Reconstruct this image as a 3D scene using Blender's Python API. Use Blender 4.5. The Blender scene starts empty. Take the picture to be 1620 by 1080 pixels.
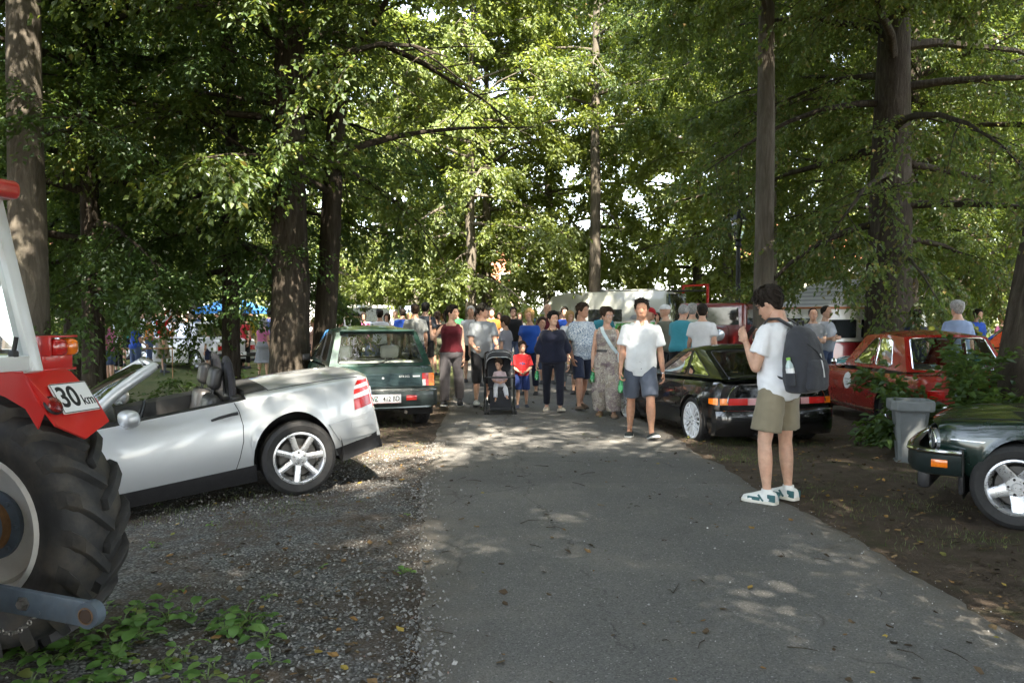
import bpy, bmesh, math, random
import numpy as np
from mathutils import Vector, Matrix, noise, geometry, Quaternion
R = math.radians
scene = bpy.context.scene
COL = scene.collection

# ---------------------------------------------------------------- camera
CAM_H = 1.57
PITCH = math.atan(40 / 1308)
FPX = 1308.0
cam_d = bpy.data.cameras.new('camera')
cam_d.sensor_width = 36.0
cam_d.lens = 36.0 * FPX / 1620.0
cam_d.clip_start = 0.05
cam_d.clip_end = 2000.0
cam = bpy.data.objects.new('camera', cam_d)
COL.objects.link(cam)
cam.location = (0, 0, CAM_H)
cam.rotation_euler = (math.pi / 2 - PITCH, 0, 0)
scene.camera = cam

# ---------------------------------------------------------------- sky, sun, exposure
SUN_DIR = Vector((0.24, -0.84, 1.08)).normalized()
world = bpy.data.worlds.new('World')
scene.world = world
world.use_nodes = True
wn = world.node_tree
for n in list(wn.nodes):
    wn.nodes.remove(n)
w_out = wn.nodes.new('ShaderNodeOutputWorld')
w_bg = wn.nodes.new('ShaderNodeBackground')
w_sky = wn.nodes.new('ShaderNodeTexSky')
w_sky.sky_type = 'NISHITA'
w_sky.sun_disc = False
w_sky.sun_elevation = math.asin(SUN_DIR.z)
w_sky.sun_rotation = math.atan2(SUN_DIR.x, SUN_DIR.y)
w_sky.air_density = 1.0
w_sky.dust_density = 1.0
w_sky.ozone_density = 1.0
w_bg.inputs['Strength'].default_value = 0.15
w_hs = wn.nodes.new('ShaderNodeHueSaturation')
w_hs.inputs['Saturation'].default_value = 0.5      # thin bright cloud over the blue
wn.links.new(w_sky.outputs['Color'], w_hs.inputs['Color'])
wn.links.new(w_hs.outputs['Color'], w_bg.inputs['Color'])
wn.links.new(w_bg.outputs['Background'], w_out.inputs['Surface'])
sun_d = bpy.data.lights.new('sun', 'SUN')
sun_d.energy = 5.0
sun_d.angle = R(0.55)
sun_d.color = (1.0, 0.91, 0.76)
sun = bpy.data.objects.new('sun', sun_d)
COL.objects.link(sun)
sun.rotation_euler = SUN_DIR.to_track_quat('Z', 'Y').to_euler()
sun.location = SUN_DIR * 60

scene.view_settings.view_transform = 'Standard'
scene.view_settings.look = 'None'
scene.view_settings.gamma = 1.0
scene.view_settings.use_curve_mapping = False
scene.view_settings.exposure = 3.02
scene.render.engine = 'CYCLES'
cy = scene.cycles
cy.max_bounces = 7
cy.diffuse_bounces = 4
cy.glossy_bounces = 3
cy.transmission_bounces = 4
cy.transparent_max_bounces = 10
cy.sample_clamp_indirect = 6.0
cy.caustics_reflective = False
cy.caustics_refractive = False
cy.use_denoising = True
cy.denoiser = 'OPENIMAGEDENOISE'
cy.denoising_input_passes = 'RGB_ALBEDO_NORMAL'

# ---------------------------------------------------------------- small library
def ray(u, v):
    x = (u - 810) / FPX
    z = -(v - 540) / FPX
    c, s = math.cos(PITCH), math.sin(PITCH)
    return Vector((x, c + s * z, -s + c * z))

def at(u, v, d):
    """the place seen at photo position (u, v), d metres in front of the camera"""
    r = ray(u, v)
    return Vector((0, 0, CAM_H)) + r * (d / r.y)

def ground_at(u, v, z=0.0):
    r = ray(u, v)
    return Vector((0, 0, CAM_H)) + r * ((z - CAM_H) / r.z)

def sstep(a, b, x):
    t = np.clip((x - a) / (b - a), 0, 1)
    return t * t * (3 - 2 * t)

def gz(x, y):
    """height of the ground: falls away to the left of the track"""
    return -0.60 * sstep(-1.9, -7.0, x) * (1 - sstep(17, 26, y)) - 0.06 * sstep(2.6, 6.0, x) * (1 - sstep(20, 30, y))

def to_mesh(name, verts, faces, mats=(), smooth=True, angle=40, midx=None):
    me = bpy.data.meshes.new(name)
    me.from_pydata([tuple(v) for v in verts], [], [tuple(f) for f in faces])
    for m in (mats if isinstance(mats, (list, tuple)) else [mats]):
        me.materials.append(m)
    if midx is not None:
        me.polygons.foreach_set('material_index', midx)
    me.polygons.foreach_set('use_smooth', [bool(smooth)] * len(me.polygons))
    me.update()
    if smooth and angle and angle < 180:
        me.set_sharp_from_angle(angle=R(angle))
    return me

def np_mesh(name, V, F, mats, smooth=False):
    """fast mesh from numpy arrays; F is (n,3) or (n,4)"""
    me = bpy.data.meshes.new(name)
    nv, nf, k = len(V), len(F), F.shape[1]
    me.vertices.add(nv)
    me.vertices.foreach_set('co', np.ascontiguousarray(V, dtype=np.float32).ravel())
    me.loops.add(nf * k)
    me.loops.foreach_set('vertex_index', np.ascontiguousarray(F, dtype=np.int32).ravel())
    me.polygons.add(nf)
    me.polygons.foreach_set('loop_start', np.arange(0, nf * k, k, dtype=np.int32))
    me.polygons.foreach_set('loop_total', np.full(nf, k, dtype=np.int32))
    for m in (mats if isinstance(mats, (list, tuple)) else [mats]):
        me.materials.append(m)
    me.polygons.foreach_set('use_smooth', np.full(nf, bool(smooth)))
    me.update(calc_edges=True)
    return me

def link(name, me, parent=None, loc=None, rot=None):
    o = bpy.data.objects.new(name, me)
    COL.objects.link(o)
    if parent is not None:
        o.parent = parent
    if loc is not None:
        o.location = loc
    if rot is not None:
        o.rotation_euler = rot
    return o

def tag(o, label=None, cat=None, group=None, kind=None):
    if label: o['label'] = label
    if cat: o['category'] = cat
    if group: o['group'] = group
    if kind: o['kind'] = kind
    return o

def thing(name, label, cat, loc=(0, 0, 0), rot=(0, 0, 0), group=None):
    o = bpy.data.objects.new(name, None)
    o.empty_display_size = 0.2
    COL.objects.link(o)
    o.location = loc
    o.rotation_euler = rot if isinstance(rot, (tuple, list)) or hasattr(rot, 'x') else (0, 0, rot)
    return tag(o, label, cat, group)

def copy_tree(o, parent=None):
    c = o.copy()
    COL.objects.link(c)
    if parent is not None:
        c.parent = parent
    for ch in list(o.children):
        copy_tree(ch, c)
    return c

class MB:
    """collects shapes, builds ONE mesh object"""
    def __init__(self):
        self.v, self.f, self.m, self.mi = [], [], [], 0
    def add(self, vs, fs):
        o = len(self.v)
        self.v += [tuple(v) for v in vs]
        self.f += [tuple(i + o for i in f) for f in fs]
        self.m += [self.mi] * len(fs)
        return self
    def box(self, c, s, rot=None, bev=0.0, seg=2, top=1.0):
        bm = bmesh.new()
        bmesh.ops.create_cube(bm, size=1)
        for v in bm.verts:
            k = top if v.co.z > 0 else 1.0
            v.co = Vector((v.co.x * s[0] * k, v.co.y * s[1] * k, v.co.z * s[2]))
        if bev > 0:
            bmesh.ops.bevel(bm, geom=list(bm.edges), offset=min(bev, min(s) * 0.49), segments=seg, affect='EDGES', profile=0.5)
        M = rot if rot is not None else Matrix.Identity(3)
        vs = [M @ v.co + Vector(c) for v in bm.verts]
        bm.verts.index_update()
        fs = [[v.index for v in f.verts] for f in bm.faces]
        bm.free()
        return self.add(vs, fs)
    def bar(self, a, b, w, h=None, up=(0, 0, 1), bev=0.0):
        """a box beam from a to b, w wide, h high"""
        a, b = Vector(a), Vector(b)
        d = b - a
        L = d.length
        y = d.normalized()
        x = y.cross(Vector(up))
        if x.length < 1e-4: x = y.cross(Vector((1, 0, 0)))
        x.normalize()
        z = x.cross(y)
        M = Matrix((x, y, z)).transposed()
        return self.box((a + b) / 2, (w, L, h or w), M, bev)
    def loft(self, rings, cap=True, close=True):
        n = len(rings[0])
        vs = [p for r in rings for p in r]
        fs = []
        for i in range(len(rings) - 1):
            for j in range(n if close else n - 1):
                k = (j + 1) % n
                fs.append((i * n + j, i * n + k, (i + 1) * n + k, (i + 1) * n + j))
        if cap:
            fs.append(tuple(range(n))[::-1])
            fs.append(tuple((len(rings) - 1) * n + j for j in range(n)))
        return self.add(vs, fs)
    def tube(self, pts, rad, n=8, cap=True, flat=None, up=None):
        pts = [Vector(p) for p in pts]
        rings = []
        if not hasattr(rad, '__len__'): rad = [rad] * len(pts)
        ref = Vector(up) if up is not None else None
        px = None
        for i, p in enumerate(pts):
            t = (pts[min(i + 1, len(pts) - 1)] - pts[max(i - 1, 0)])
            if t.length < 1e-9: t = Vector((0, 0, 1))
            t.normalize()
            if px is None:
                r0 = ref if ref is not None else (Vector((0, 0, 1)) if abs(t.z) < 0.9 else Vector((1, 0, 0)))
                px = r0 - t * r0.dot(t)
            else:
                px = px - t * px.dot(t)
            if px.length < 1e-6: px = t.orthogonal()
            px.normalize()
            py = t.cross(px)
            r = rad[i]
            ra, rb = (r if hasattr(r, '__len__') else (r, r))
            if flat: rb = ra * flat
            rings.append([p + px * (ra * math.cos(2 * math.pi * j / n)) + py * (rb * math.sin(2 * math.pi * j / n)) for j in range(n)])
        return self.loft(rings, cap)
    def lathe(self, prof, n=24, c=(0, 0, 0), axis='z', closed=False):
        """prof: list of (radius, height along the axis)"""
        rings = []
        for r, h in prof:
            ring = []
            for j in range(n):
                a = 2 * math.pi * j / n
                p = (r * math.cos(a), r * math.sin(a), h)
                if axis == 'x': p = (p[2], p[0], p[1])
                elif axis == 'y': p = (p[0], p[2], p[1])
                ring.append((p[0] + c[0], p[1] + c[1], p[2] + c[2]))
            rings.append(ring)
        if closed: rings.append(rings[0])
        return self.loft(rings, cap=False)
    def prism(self, poly, a, b, M=None):
        """polygon (x,y) extruded from height a to b, placed by 4x4 M"""
        n = len(poly)
        M = M or Matrix.Identity(4)
        vs = [M @ Vector((p[0], p[1], a)) for p in poly] + [M @ Vector((p[0], p[1], b)) for p in poly]
        fs = [(i, (i + 1) % n, n + (i + 1) % n, n + i) for i in range(n)] + [tuple(range(n))[::-1], tuple(range(n, 2 * n))]
        return self.add(vs, fs)
    def ell(self, c, r, nu=12, nv=8, M=None):
        M = M or Matrix.Identity(3)
        if not hasattr(r, '__len__'): r = (r, r, r)
        rings = []
        c = Vector(c)
        for i in range(nv + 1):
            ph = -math.pi / 2 + math.pi * i / nv
            cr = max(math.cos(ph), 0.02)
            rings.append([c + M @ Vector((r[0] * cr * math.cos(2 * math.pi * j / nu), r[1] * cr * math.sin(2 * math.pi * j / nu), r[2] * math.sin(ph))) for j in range(nu)])
        return self.loft(rings)
    def mesh(self, name, mats, smooth=True, angle=40):
        return to_mesh(name, self.v, self.f, mats, smooth, angle, self.m)
    def build(self, name, mats, parent=None, smooth=True, angle=40, loc=None, rot=None):
        return link(name, self.mesh(name, mats, smooth, angle), parent, loc, rot)

# ---------------------------------------------------------------- materials
class NT:
    def __init__(self, name):
        self.m = bpy.data.materials.new(name)
        self.m.use_nodes = True
        self.t = self.m.node_tree
        self.b = self.t.nodes['Principled BSDF']
        self.out = self.t.nodes['Material Output']
    def n(self, typ, **kw):
        nd = self.t.nodes.new('ShaderNode' + typ)
        for k, v in kw.items():
            if k in nd.inputs: nd.inputs[k].default_value = v
            else: setattr(nd, k, v)
        return nd
    def l(self, a, b):
        self.t.links.new(a, b)
    def set(self, **kw):
        for k, v in kw.items():
            self.b.inputs[k.replace('_', ' ')].default_value = v
        return self
    def coord(self, kind='Object', scale=(1, 1, 1)):
        tc = self.n('TexCoord')
        mp = self.n('Mapping')
        mp.inputs['Scale'].default_value = scale
        self.l(tc.outputs[kind], mp.inputs['Vector'])
        return mp.outputs['Vector']
    def noise(self, vec, scale, detail=4, rough=0.55, dist=0.0):
        nd = self.n('TexNoise')
        nd.inputs['Scale'].default_value = scale
        nd.inputs['Detail'].default_value = detail
        nd.inputs['Roughness'].default_value = rough
        nd.inputs['Distortion'].default_value = dist
        if vec is not None: self.l(vec, nd.inputs['Vector'])
        return nd.outputs['Fac']
    def ramp(self, fac, stops, interp='LINEAR'):
        nd = self.n('ValToRGB')
        cr = nd.color_ramp
        cr.interpolation = interp
        while len(cr.elements) < len(stops): cr.elements.new(0.5)
        for e, (p, c) in zip(cr.elements, stops):
            e.position = p
            e.color = (c, c, c, 1) if not hasattr(c, '__len__') else (c[0], c[1], c[2], 1)
        self.l(fac, nd.inputs['Fac'])
        return nd.outputs['Color']
    def mix(self, fac, a, b, blend='MIX'):
        nd = self.n('Mix')
        nd.data_type = 'RGBA'
        nd.blend_type = blend
        for s, i in ((fac, 0), (a, 6), (b, 7)):
            if hasattr(s, 'links'): self.l(s, nd.inputs[i])
            elif hasattr(s, '__len__'): nd.inputs[i].default_value = (s[0], s[1], s[2], 1)
            else: nd.inputs[i].default_value = s
        return nd.outputs[2]
    def math(self, op, a, b=None, clamp=False):
        nd = self.n('Math')
        nd.operation = op
        nd.use_clamp = clamp
        for i, s in enumerate((a, b)):
            if s is None: continue
            if hasattr(s, 'links'): self.l(s, nd.inputs[i])
            else: nd.inputs[i].default_value = s
        return nd.outputs[0]
    def color(self, c): self.l(c, self.b.inputs['Base Color']); return self
    def rough(self, c): self.l(c, self.b.inputs['Roughness']); return self
    def bump(self, h, strength=0.3, dist=0.01, normal=None):
        nd = self.n('Bump')
        nd.inputs['Strength'].default_value = strength
        nd.inputs['Distance'].default_value = dist
        self.l(h, nd.inputs['Height'])
        if normal is not None: self.l(normal, nd.inputs['Normal'])
        self.l(nd.outputs['Normal'], self.b.inputs['Normal'])
        return nd.outputs['Normal']

def rgb(r, g, b):
    """sRGB 0..255 -> linear"""
    f = lambda c: (c / 255 / 12.92) if c <= 10 else ((c / 255 + 0.055) / 1.055) ** 2.4
    return (f(r), f(g), f(b))

_MC = {}
def pmat(name, col, rough=0.6, metal=0.0, var=0.12, scale=8.0, bump=0.0, bscale=60.0, coat=0.0, emis=None, spec=0.5, dirt=0.0):
    """a plain coloured material with uneven tone, gloss and fine relief"""
    key = (name,)
    if key in _MC: return _MC[key]
    t = NT(name)
    v = t.coord('Object')
    f = t.noise(v, scale, 5)
    d = tuple(c * (1 - var) for c in col[:3])
    l = tuple(min(1, c * (1 + var)) for c in col[:3])
    c = t.ramp(f, [(0.3, d), (0.7, l)])
    if dirt > 0:
        f3 = t.noise(v, scale * 0.7, 8, 0.7)
        c = t.mix(t.math('MULTIPLY', t.ramp(f3, [(0.45, 0.0), (0.75, 1.0)]), dirt), c, (0.13, 0.105, 0.075))
    t.color(c)
    f2 = t.noise(v, scale * 3.1, 3)
    r = t.ramp(f2, [(0.3, max(0, rough - 0.06)), (0.7, min(1, rough + 0.06))])
    t.rough(r)
    t.set(Metallic=metal)
    t.b.inputs['Specular IOR Level'].default_value = spec
    if coat > 0:
        t.b.inputs['Coat Weight'].default_value = coat
        t.b.inputs['Coat Roughness'].default_value = 0.04
    if bump > 0:
        t.bump(t.noise(v, bscale, 5), bump, 0.004)
    if emis:
        t.b.inputs['Emission Color'].default_value = (*emis[0], 1)
        t.b.inputs['Emission Strength'].default_value = emis[1]
    _MC[key] = t.m
    return t.m

def cloth(name, col, var=0.10, fold=0.5):
    if (name,) in _MC: return _MC[(name,)]
    t = NT(name)
    v = t.coord('Object')
    f = t.noise(v, 7.0, 4)
    t.color(t.ramp(f, [(0.25, tuple(c * (1 - var) for c in col)), (0.75, tuple(min(1, c * (1 + var)) for c in col))]))
    t.set(Roughness=0.85)
    t.b.inputs['Specular IOR Level'].default_value = 0.2
    t.b.inputs['Sheen Weight'].default_value = 0.15
    h1 = t.noise(v, 9.0, 3, 0.5, 1.2)
    h2 = t.noise(v, 420.0, 2)
    nb = t.bump(h1, fold * .6, 0.02)
    b2 = t.n('Bump'); b2.inputs['Strength'].default_value = 0.15; b2.inputs['Distance'].default_value = 0.002
    t.l(h2, b2.inputs['Height']); t.l(nb, b2.inputs['Normal']); t.l(b2.outputs['Normal'], t.b.inputs['Normal'])
    _MC[(name,)] = t.m
    return t.m

def glass_mat(name, tint=(0.75, 0.8, 0.78), rough=0.02, solid=0.0, solid_col=(0.02, 0.02, 0.02)):
    """thin automotive pane: tinted see-through plus a Fresnel reflection"""
    if (name,) in _MC: return _MC[(name,)]
    t = NT(name)
    t.t.nodes.remove(t.b)
    tr = t.n('BsdfTransparent'); tr.inputs['Color'].default_value = (*tint, 1)
    gl = t.n('BsdfGlossy'); gl.inputs['Roughness'].default_value = rough
    fr = t.n('Fresnel'); fr.inputs['IOR'].default_value = 1.52
    k = t.math('MULTIPLY_ADD', fr.outputs[0], 1.7)
    k.node.inputs[2].default_value = 0.0
    k.node.use_clamp = True
    mx = t.n('MixShader'); t.l(k, mx.inputs[0]); t.l(tr.outputs[0], mx.inputs[1]); t.l(gl.outputs[0], mx.inputs[2])
    df = t.n('BsdfDiffuse'); df.inputs['Color'].default_value = (0.35, 0.33, 0.28, 1)
    v = t.coord('Object')
    dust = t.math('MULTIPLY', t.ramp(t.noise(v, 3.0, 7, 0.7), [(0.4, 0.0), (0.8, 1.0)]), 0.06)
    m2 = t.n('MixShader'); t.l(dust, m2.inputs[0]); t.l(mx.outputs[0], m2.inputs[1]); t.l(df.outputs[0], m2.inputs[2])
    t.l(m2.outputs[0], t.out.inputs['Surface'])
    _MC[(name,)] = t.m
    return t.m

def paint(name, col, metal=0.0, rough=0.28, dust=0.25, flake=0.0):
    if (name,) in _MC: return _MC[(name,)]
    t = NT(name)
    v = t.coord('Object')
    f = t.noise(v, 2.2, 6, 0.65)
    c = t.mix(t.math('MULTIPLY', t.ramp(f, [(0.42, 0.0), (0.8, 1.0)]), dust), col, (0.22, 0.19, 0.15))
    # road film towards the sills
    sep = t.n('SeparateXYZ'); t.l(v, sep.inputs[0])
    low = t.ramp(sep.outputs['Z'], [(0.15, 1.0), (0.45, 0.0)])
    fz = t.noise(v, 14.0, 6, 0.7)
    c = t.mix(t.math('MULTIPLY', t.math('MULTIPLY', low, fz), dust * 1.6), c, (0.16, 0.13, 0.10))
    t.color(c)
    t.set(Metallic=metal)
    t.rough(t.ramp(f, [(0.3, rough), (0.8, rough + 0.15)]))
    t.b.inputs['Coat Weight'].default_value = 0.9
    t.b.inputs['Coat Roughness'].default_value = 0.05
    _MC[(name,)] = t.m
    return t.m

GLASS = glass_mat('car_glass')
GLASS_DARK = glass_mat('tinted_glass', (0.35, 0.38, 0.36))
CHROME = pmat('chrome', (0.75, 0.75, 0.76), 0.12, 1.0, 0.05)
BLACK_PLASTIC = pmat('black_plastic', (0.018, 0.018, 0.02), 0.5, 0, 0.2, 20, 0.15, 300)
RUBBER = pmat('tyre_rubber', (0.016, 0.016, 0.017), 0.72, 0, 0.25, 12, 0.2, 90, dirt=0.12)
DARK = pmat('dark_interior', (0.012, 0.012, 0.013), 0.8, 0, 0.3, 6)
SILVER_RIM = pmat('silver_rim_paint', (0.62, 0.63, 0.65), 0.3, 0.75, 0.06, 9, dirt=0.15)
WHITE_RIM = pmat('white_rim_paint', (0.78, 0.80, 0.82), 0.35, 0, 0.05, 9, dirt=0.1)

# ---------------------------------------------------------------- ground, track
def interp(xs, ys, x):
    return np.interp(x, xs, ys)
ROAD_Y = [-14, 0, 3.5, 6.84, 11.4, 16, 22, 30, 48]
ROAD_L = [1.2, 0.0, -0.42, -0.80, -1.06, -1.15, -1.3, -1.6, -2.2]
ROAD_R = [3.6, 2.75, 2.56, 2.35, 2.05, 1.85, 1.9, 2.2, 2.4]

def ground_material():
    t = NT('earth_and_gravel')
    v = t.coord('Object')
    sep = t.n('SeparateXYZ'); t.l(v, sep.inputs[0])
    X, Y = sep.outputs['X'], sep.outputs['Y']
    nb = t.noise(v, 0.9, 6, 0.6)
    nm = t.noise(v, 5.0, 6, 0.65)
    nf = t.noise(v, 60.0, 4, 0.7)
    # bare soil with leaf mould
    soil = t.ramp(nm, [(0.3, (0.032, 0.023, 0.017)), (0.52, (0.066, 0.049, 0.037)), (0.75, (0.115, 0.090, 0.070))])
    soil = t.mix(t.math('MULTIPLY', nf, 0.55), soil, (0.13, 0.10, 0.075))
    # gravel
    vo = t.n('TexVoronoi'); vo.inputs['Scale'].default_value = 62.0; t.l(v, vo.inputs['Vector'])
    gcol = t.ramp(vo.outputs['Color'], [(0.1, (0.08, 0.08, 0.078)), (0.5, (0.19, 0.19, 0.187)), (0.9, (0.33, 0.33, 0.325))])
    gd = t.ramp(vo.outputs['Distance'], [(0.2, 1.0), (0.75, 0.35)])
    gcol = t.mix(1.0, gcol, gd, 'MULTIPLY')
    gcol = t.mix(t.ramp(nm, [(0.5, 0.0), (0.68, 0.75)]), gcol, (0.10, 0.078, 0.060))
    gx = t.math('MULTIPLY', t.ramp(t.math('MULTIPLY_ADD', X, 0.1), [(0, 0)]), 1)
    mask = t.n('MapRange'); mask.inputs[1].default_value = -0.35; mask.inputs[2].default_value = -0.95
    xo = t.math('ADD', X, t.math('MULTIPLY', t.math('SUBTRACT', nb, 0.5), 1.4))
    t.l(xo, mask.inputs[0])
    m2 = t.n('MapRange'); m2.inputs[1].default_value = -5.2; m2.inputs[2].default_value = -3.3
    t.l(xo, m2.inputs[0])
    m3 = t.n('MapRange'); m3.inputs[1].default_value = 11.5; m3.inputs[2].default_value = 7.2
    yo = t.math('ADD', Y, t.math('MULTIPLY', t.math('SUBTRACT', nb, 0.5), 5.0))
    t.l(yo, m3.inputs[0])
    gm = t.math('MULTIPLY', t.math('MULTIPLY', mask.outputs[0], m2.outputs[0]), m3.outputs[0])
    gm = t.math('MULTIPLY', gm, t.ramp(t.noise(v, 2.3, 7, 0.7), [(0.36, 0.15), (0.56, 1.0)]))
    col = t.mix(gm, soil, gcol)
    # dry park meadow farther off
    gr = t.ramp(t.noise(v, 1.7, 8, 0.7), [(0.3, (0.050, 0.075, 0.022)), (0.55, (0.11, 0.12, 0.045)), (0.8, (0.20, 0.17, 0.10))])
    mg = t.n('MapRange'); mg.inputs[1].default_value = 15.0; mg.inputs[2].default_value = 23.0
    t.l(yo, mg.inputs[0])
    col = t.mix(mg.outputs[0], col, gr)
    # thin green film where grass struggles on the right verge
    green = t.ramp(t.noise(v, 2.9, 7, 0.7), [(0.52, 0.0), (0.66, 0.55)])
    mr = t.n('MapRange'); mr.inputs[1].default_value = 1.8; mr.inputs[2].default_value = 2.6
    t.l(X, mr.inputs[0])
    col = t.mix(t.math('MULTIPLY', green, mr.outputs[0]), col, (0.050, 0.062, 0.022))
    t.color(col)
    t.set(Roughness=0.95)
    t.b.inputs['Specular IOR Level'].default_value = 0.15
    h = t.math('ADD', t.math('MULTIPLY', vo.outputs['Distance'], -0.6), t.math('MULTIPLY', nf, 1.0))
    t.bump(h, 0.8, 0.012)
    return t.m

def make_ground():
    xs = np.concatenate([[-260, -160, -100, -60, -40, -28, -20], np.arange(-15, -7, 0.4), np.arange(-7, 7.01, 0.11), np.arange(7.4, 15, 0.5), [17, 22, 30, 42, 60, 100, 160, 260]])
    ys = np.concatenate([[-200, -120, -60, -30, -15, -8, -4, -2], np.arange(-1, 13, 0.11), np.arange(13, 30, 0.45), [32, 36, 42, 50, 60, 75, 100, 150, 250, 420]])
    Xg, Yg = np.meshgrid(xs, ys)
    Z = gz(Xg, Yg)
    rng = np.random.default_rng(3)
    nz = rng.normal(0, 1, Z.shape)
    nz = (nz + np.roll(nz, 1, 0) + np.roll(nz, 1, 1) + np.roll(nz, (1, 1), (0, 1))) / 4
    xl = np.interp(Yg, ROAD_Y, ROAD_L); xr = np.interp(Yg, ROAD_Y, ROAD_R)
    off = np.maximum(xl - Xg, Xg - xr)           # metres outside the track
    Z = Z + nz * 0.009 * np.clip(off * 3, 0, 1) - 0.035 * np.clip(-off / 0.25, 0, 1)
    Z = Z + 0.022 * np.sin(Xg * 2.1 + 0.7) * np.sin(Yg * 1.7) * np.clip(off, 0, 1)
    V = np.stack([Xg, Yg, Z], -1).reshape(-1, 3)
    ny, nx = Xg.shape
    idx = np.arange(nx * ny).reshape(ny, nx)
    F = np.stack([idx[:-1, :-1], idx[:-1, 1:], idx[1:, 1:], idx[1:, :-1]], -1).reshape(-1, 4)
    me = np_mesh('ground', V, F, ground_material(), True)
    return tag(link('ground', me), kind='structure')
make_ground()

def asphalt_material():
    t = NT('worn_asphalt')
    v = t.coord('Object')
    sep = t.n('SeparateXYZ'); t.l(v, sep.inputs[0])
    big = t.noise(v, 0.55, 7, 0.62)
    mid = t.noise(v, 3.4, 6, 0.65)
    base = t.ramp(big, [(0.3, (0.105, 0.103, 0.100)), (0.55, (0.142, 0.138, 0.131)), (0.75, (0.185, 0.178, 0.165))])
    base = t.mix(t.math('MULTIPLY', mid, 0.35), base, (0.17, 0.16, 0.145))
    vo = t.n('TexVoronoi'); vo.inputs['Scale'].default_value = 120.0; t.l(v, vo.inputs['Vector'])
    sp = t.ramp(vo.outputs['Color'], [(0.0, 0.55), (0.5, 0.95), (0.86, 1.25), (0.94, 2.4)])
    base = t.mix(0.75, base, sp, 'MULTIPLY')
    pits = t.ramp(t.noise(v, 95.0, 3, 0.6), [(0.30, 0.35), (0.42, 1.0)])
    base = t.mix(0.8, base, pits, 'MULTIPLY')
    # cracks
    wv = t.n('TexNoise'); wv.inputs['Scale'].default_value = 1.6; wv.inputs['Detail'].default_value = 5; t.l(v, wv.inputs['Vector'])
    vv = t.n('VectorMath'); vv.operation = 'MULTIPLY_ADD'
    t.l(wv.outputs['Color'], vv.inputs[0]); vv.inputs[1].default_value = (0.55, 0.55, 0.0); t.l(v, vv.inputs[2])
    cr = t.n('TexVoronoi'); cr.feature = 'DISTANCE_TO_EDGE'; cr.inputs['Scale'].default_value = 0.42
    t.l(vv.outputs[0], cr.inputs['Vector'])
    crm = t.ramp(cr.outputs['Distance'], [(0.0015, 1.0), (0.005, 0.0)])
    crm = t.math('MULTIPLY', crm, t.ramp(t.noise(v, 1.3, 4), [(0.50, 0.0), (0.62, 0.6)]))
    base = t.mix(crm, base, (0.035, 0.033, 0.03))
    # dust blown in from the verges
    du = t.ramp(t.noise(v, 1.1, 8, 0.7), [(0.5, 0.0), (0.8, 0.55)])
    base = t.mix(du, base, (0.185, 0.165, 0.14))
    # soil and crumbs creeping in from both edges, one long crack, old patches
    at_ = t.n('Attribute'); at_.attribute_name = 'edge'
    ed = t.math('ADD', at_.outputs['Fac'], t.math('MULTIPLY', t.math('SUBTRACT', t.noise(v, 4.5, 7, 0.75), 0.5), 0.75))
    base = t.mix(t.ramp(ed, [(0.02, 0.9), (0.16, 0.35), (0.42, 0.0)]), base, t.mix(t.noise(v, 70, 4, .7), (0.06, 0.05, 0.04), (0.22, 0.195, 0.165)))
    ac = t.n('Attribute'); ac.attribute_name = 'across'
    lc = t.math('ABSOLUTE', t.math('SUBTRACT', t.math('ADD', ac.outputs['Fac'], t.math('MULTIPLY', t.noise(v, 1.1, 9, 0.72), 0.34)), 0.50))
    lcm = t.math('MULTIPLY', t.ramp(lc, [(0.0012, 1.0), (0.004, 0.0)]), t.ramp(t.noise(v, 2.1, 3), [(0.40, 0.0), (0.52, 0.8)]))
    base = t.mix(lcm, base, (0.030, 0.028, 0.026))
    sep2 = t.math('ADD', sep.outputs['Y'], t.math('MULTIPLY', t.noise(v, 3, 4), 0.12))
    pt = t.math('MULTIPLY', t.ramp(t.math('ABSOLUTE', t.math('SUBTRACT', sep2, 8.4)), [(0.70, 0.22), (0.73, 0.0)]), 1.0)
    base = t.mix(pt, base, (0.055, 0.054, 0.053))
    st = t.ramp(t.noise(v, 1.9, 5, 0.6, 1.0), [(0.64, 0.0), (0.72, 0.30)])
    base = t.mix(st, base, (0.045, 0.043, 0.041))
    t.color(base)
    t.set(Roughness=0.9)
    t.b.inputs['Specular IOR Level'].default_value = 0.25
    h = t.math('ADD', t.noise(v, 150.0, 3, 0.6), t.math('MULTIPLY', t.math('ADD', crm, lcm), -1.5))
    t.bump(h, 0.55, 0.006)
    return t.m

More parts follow.
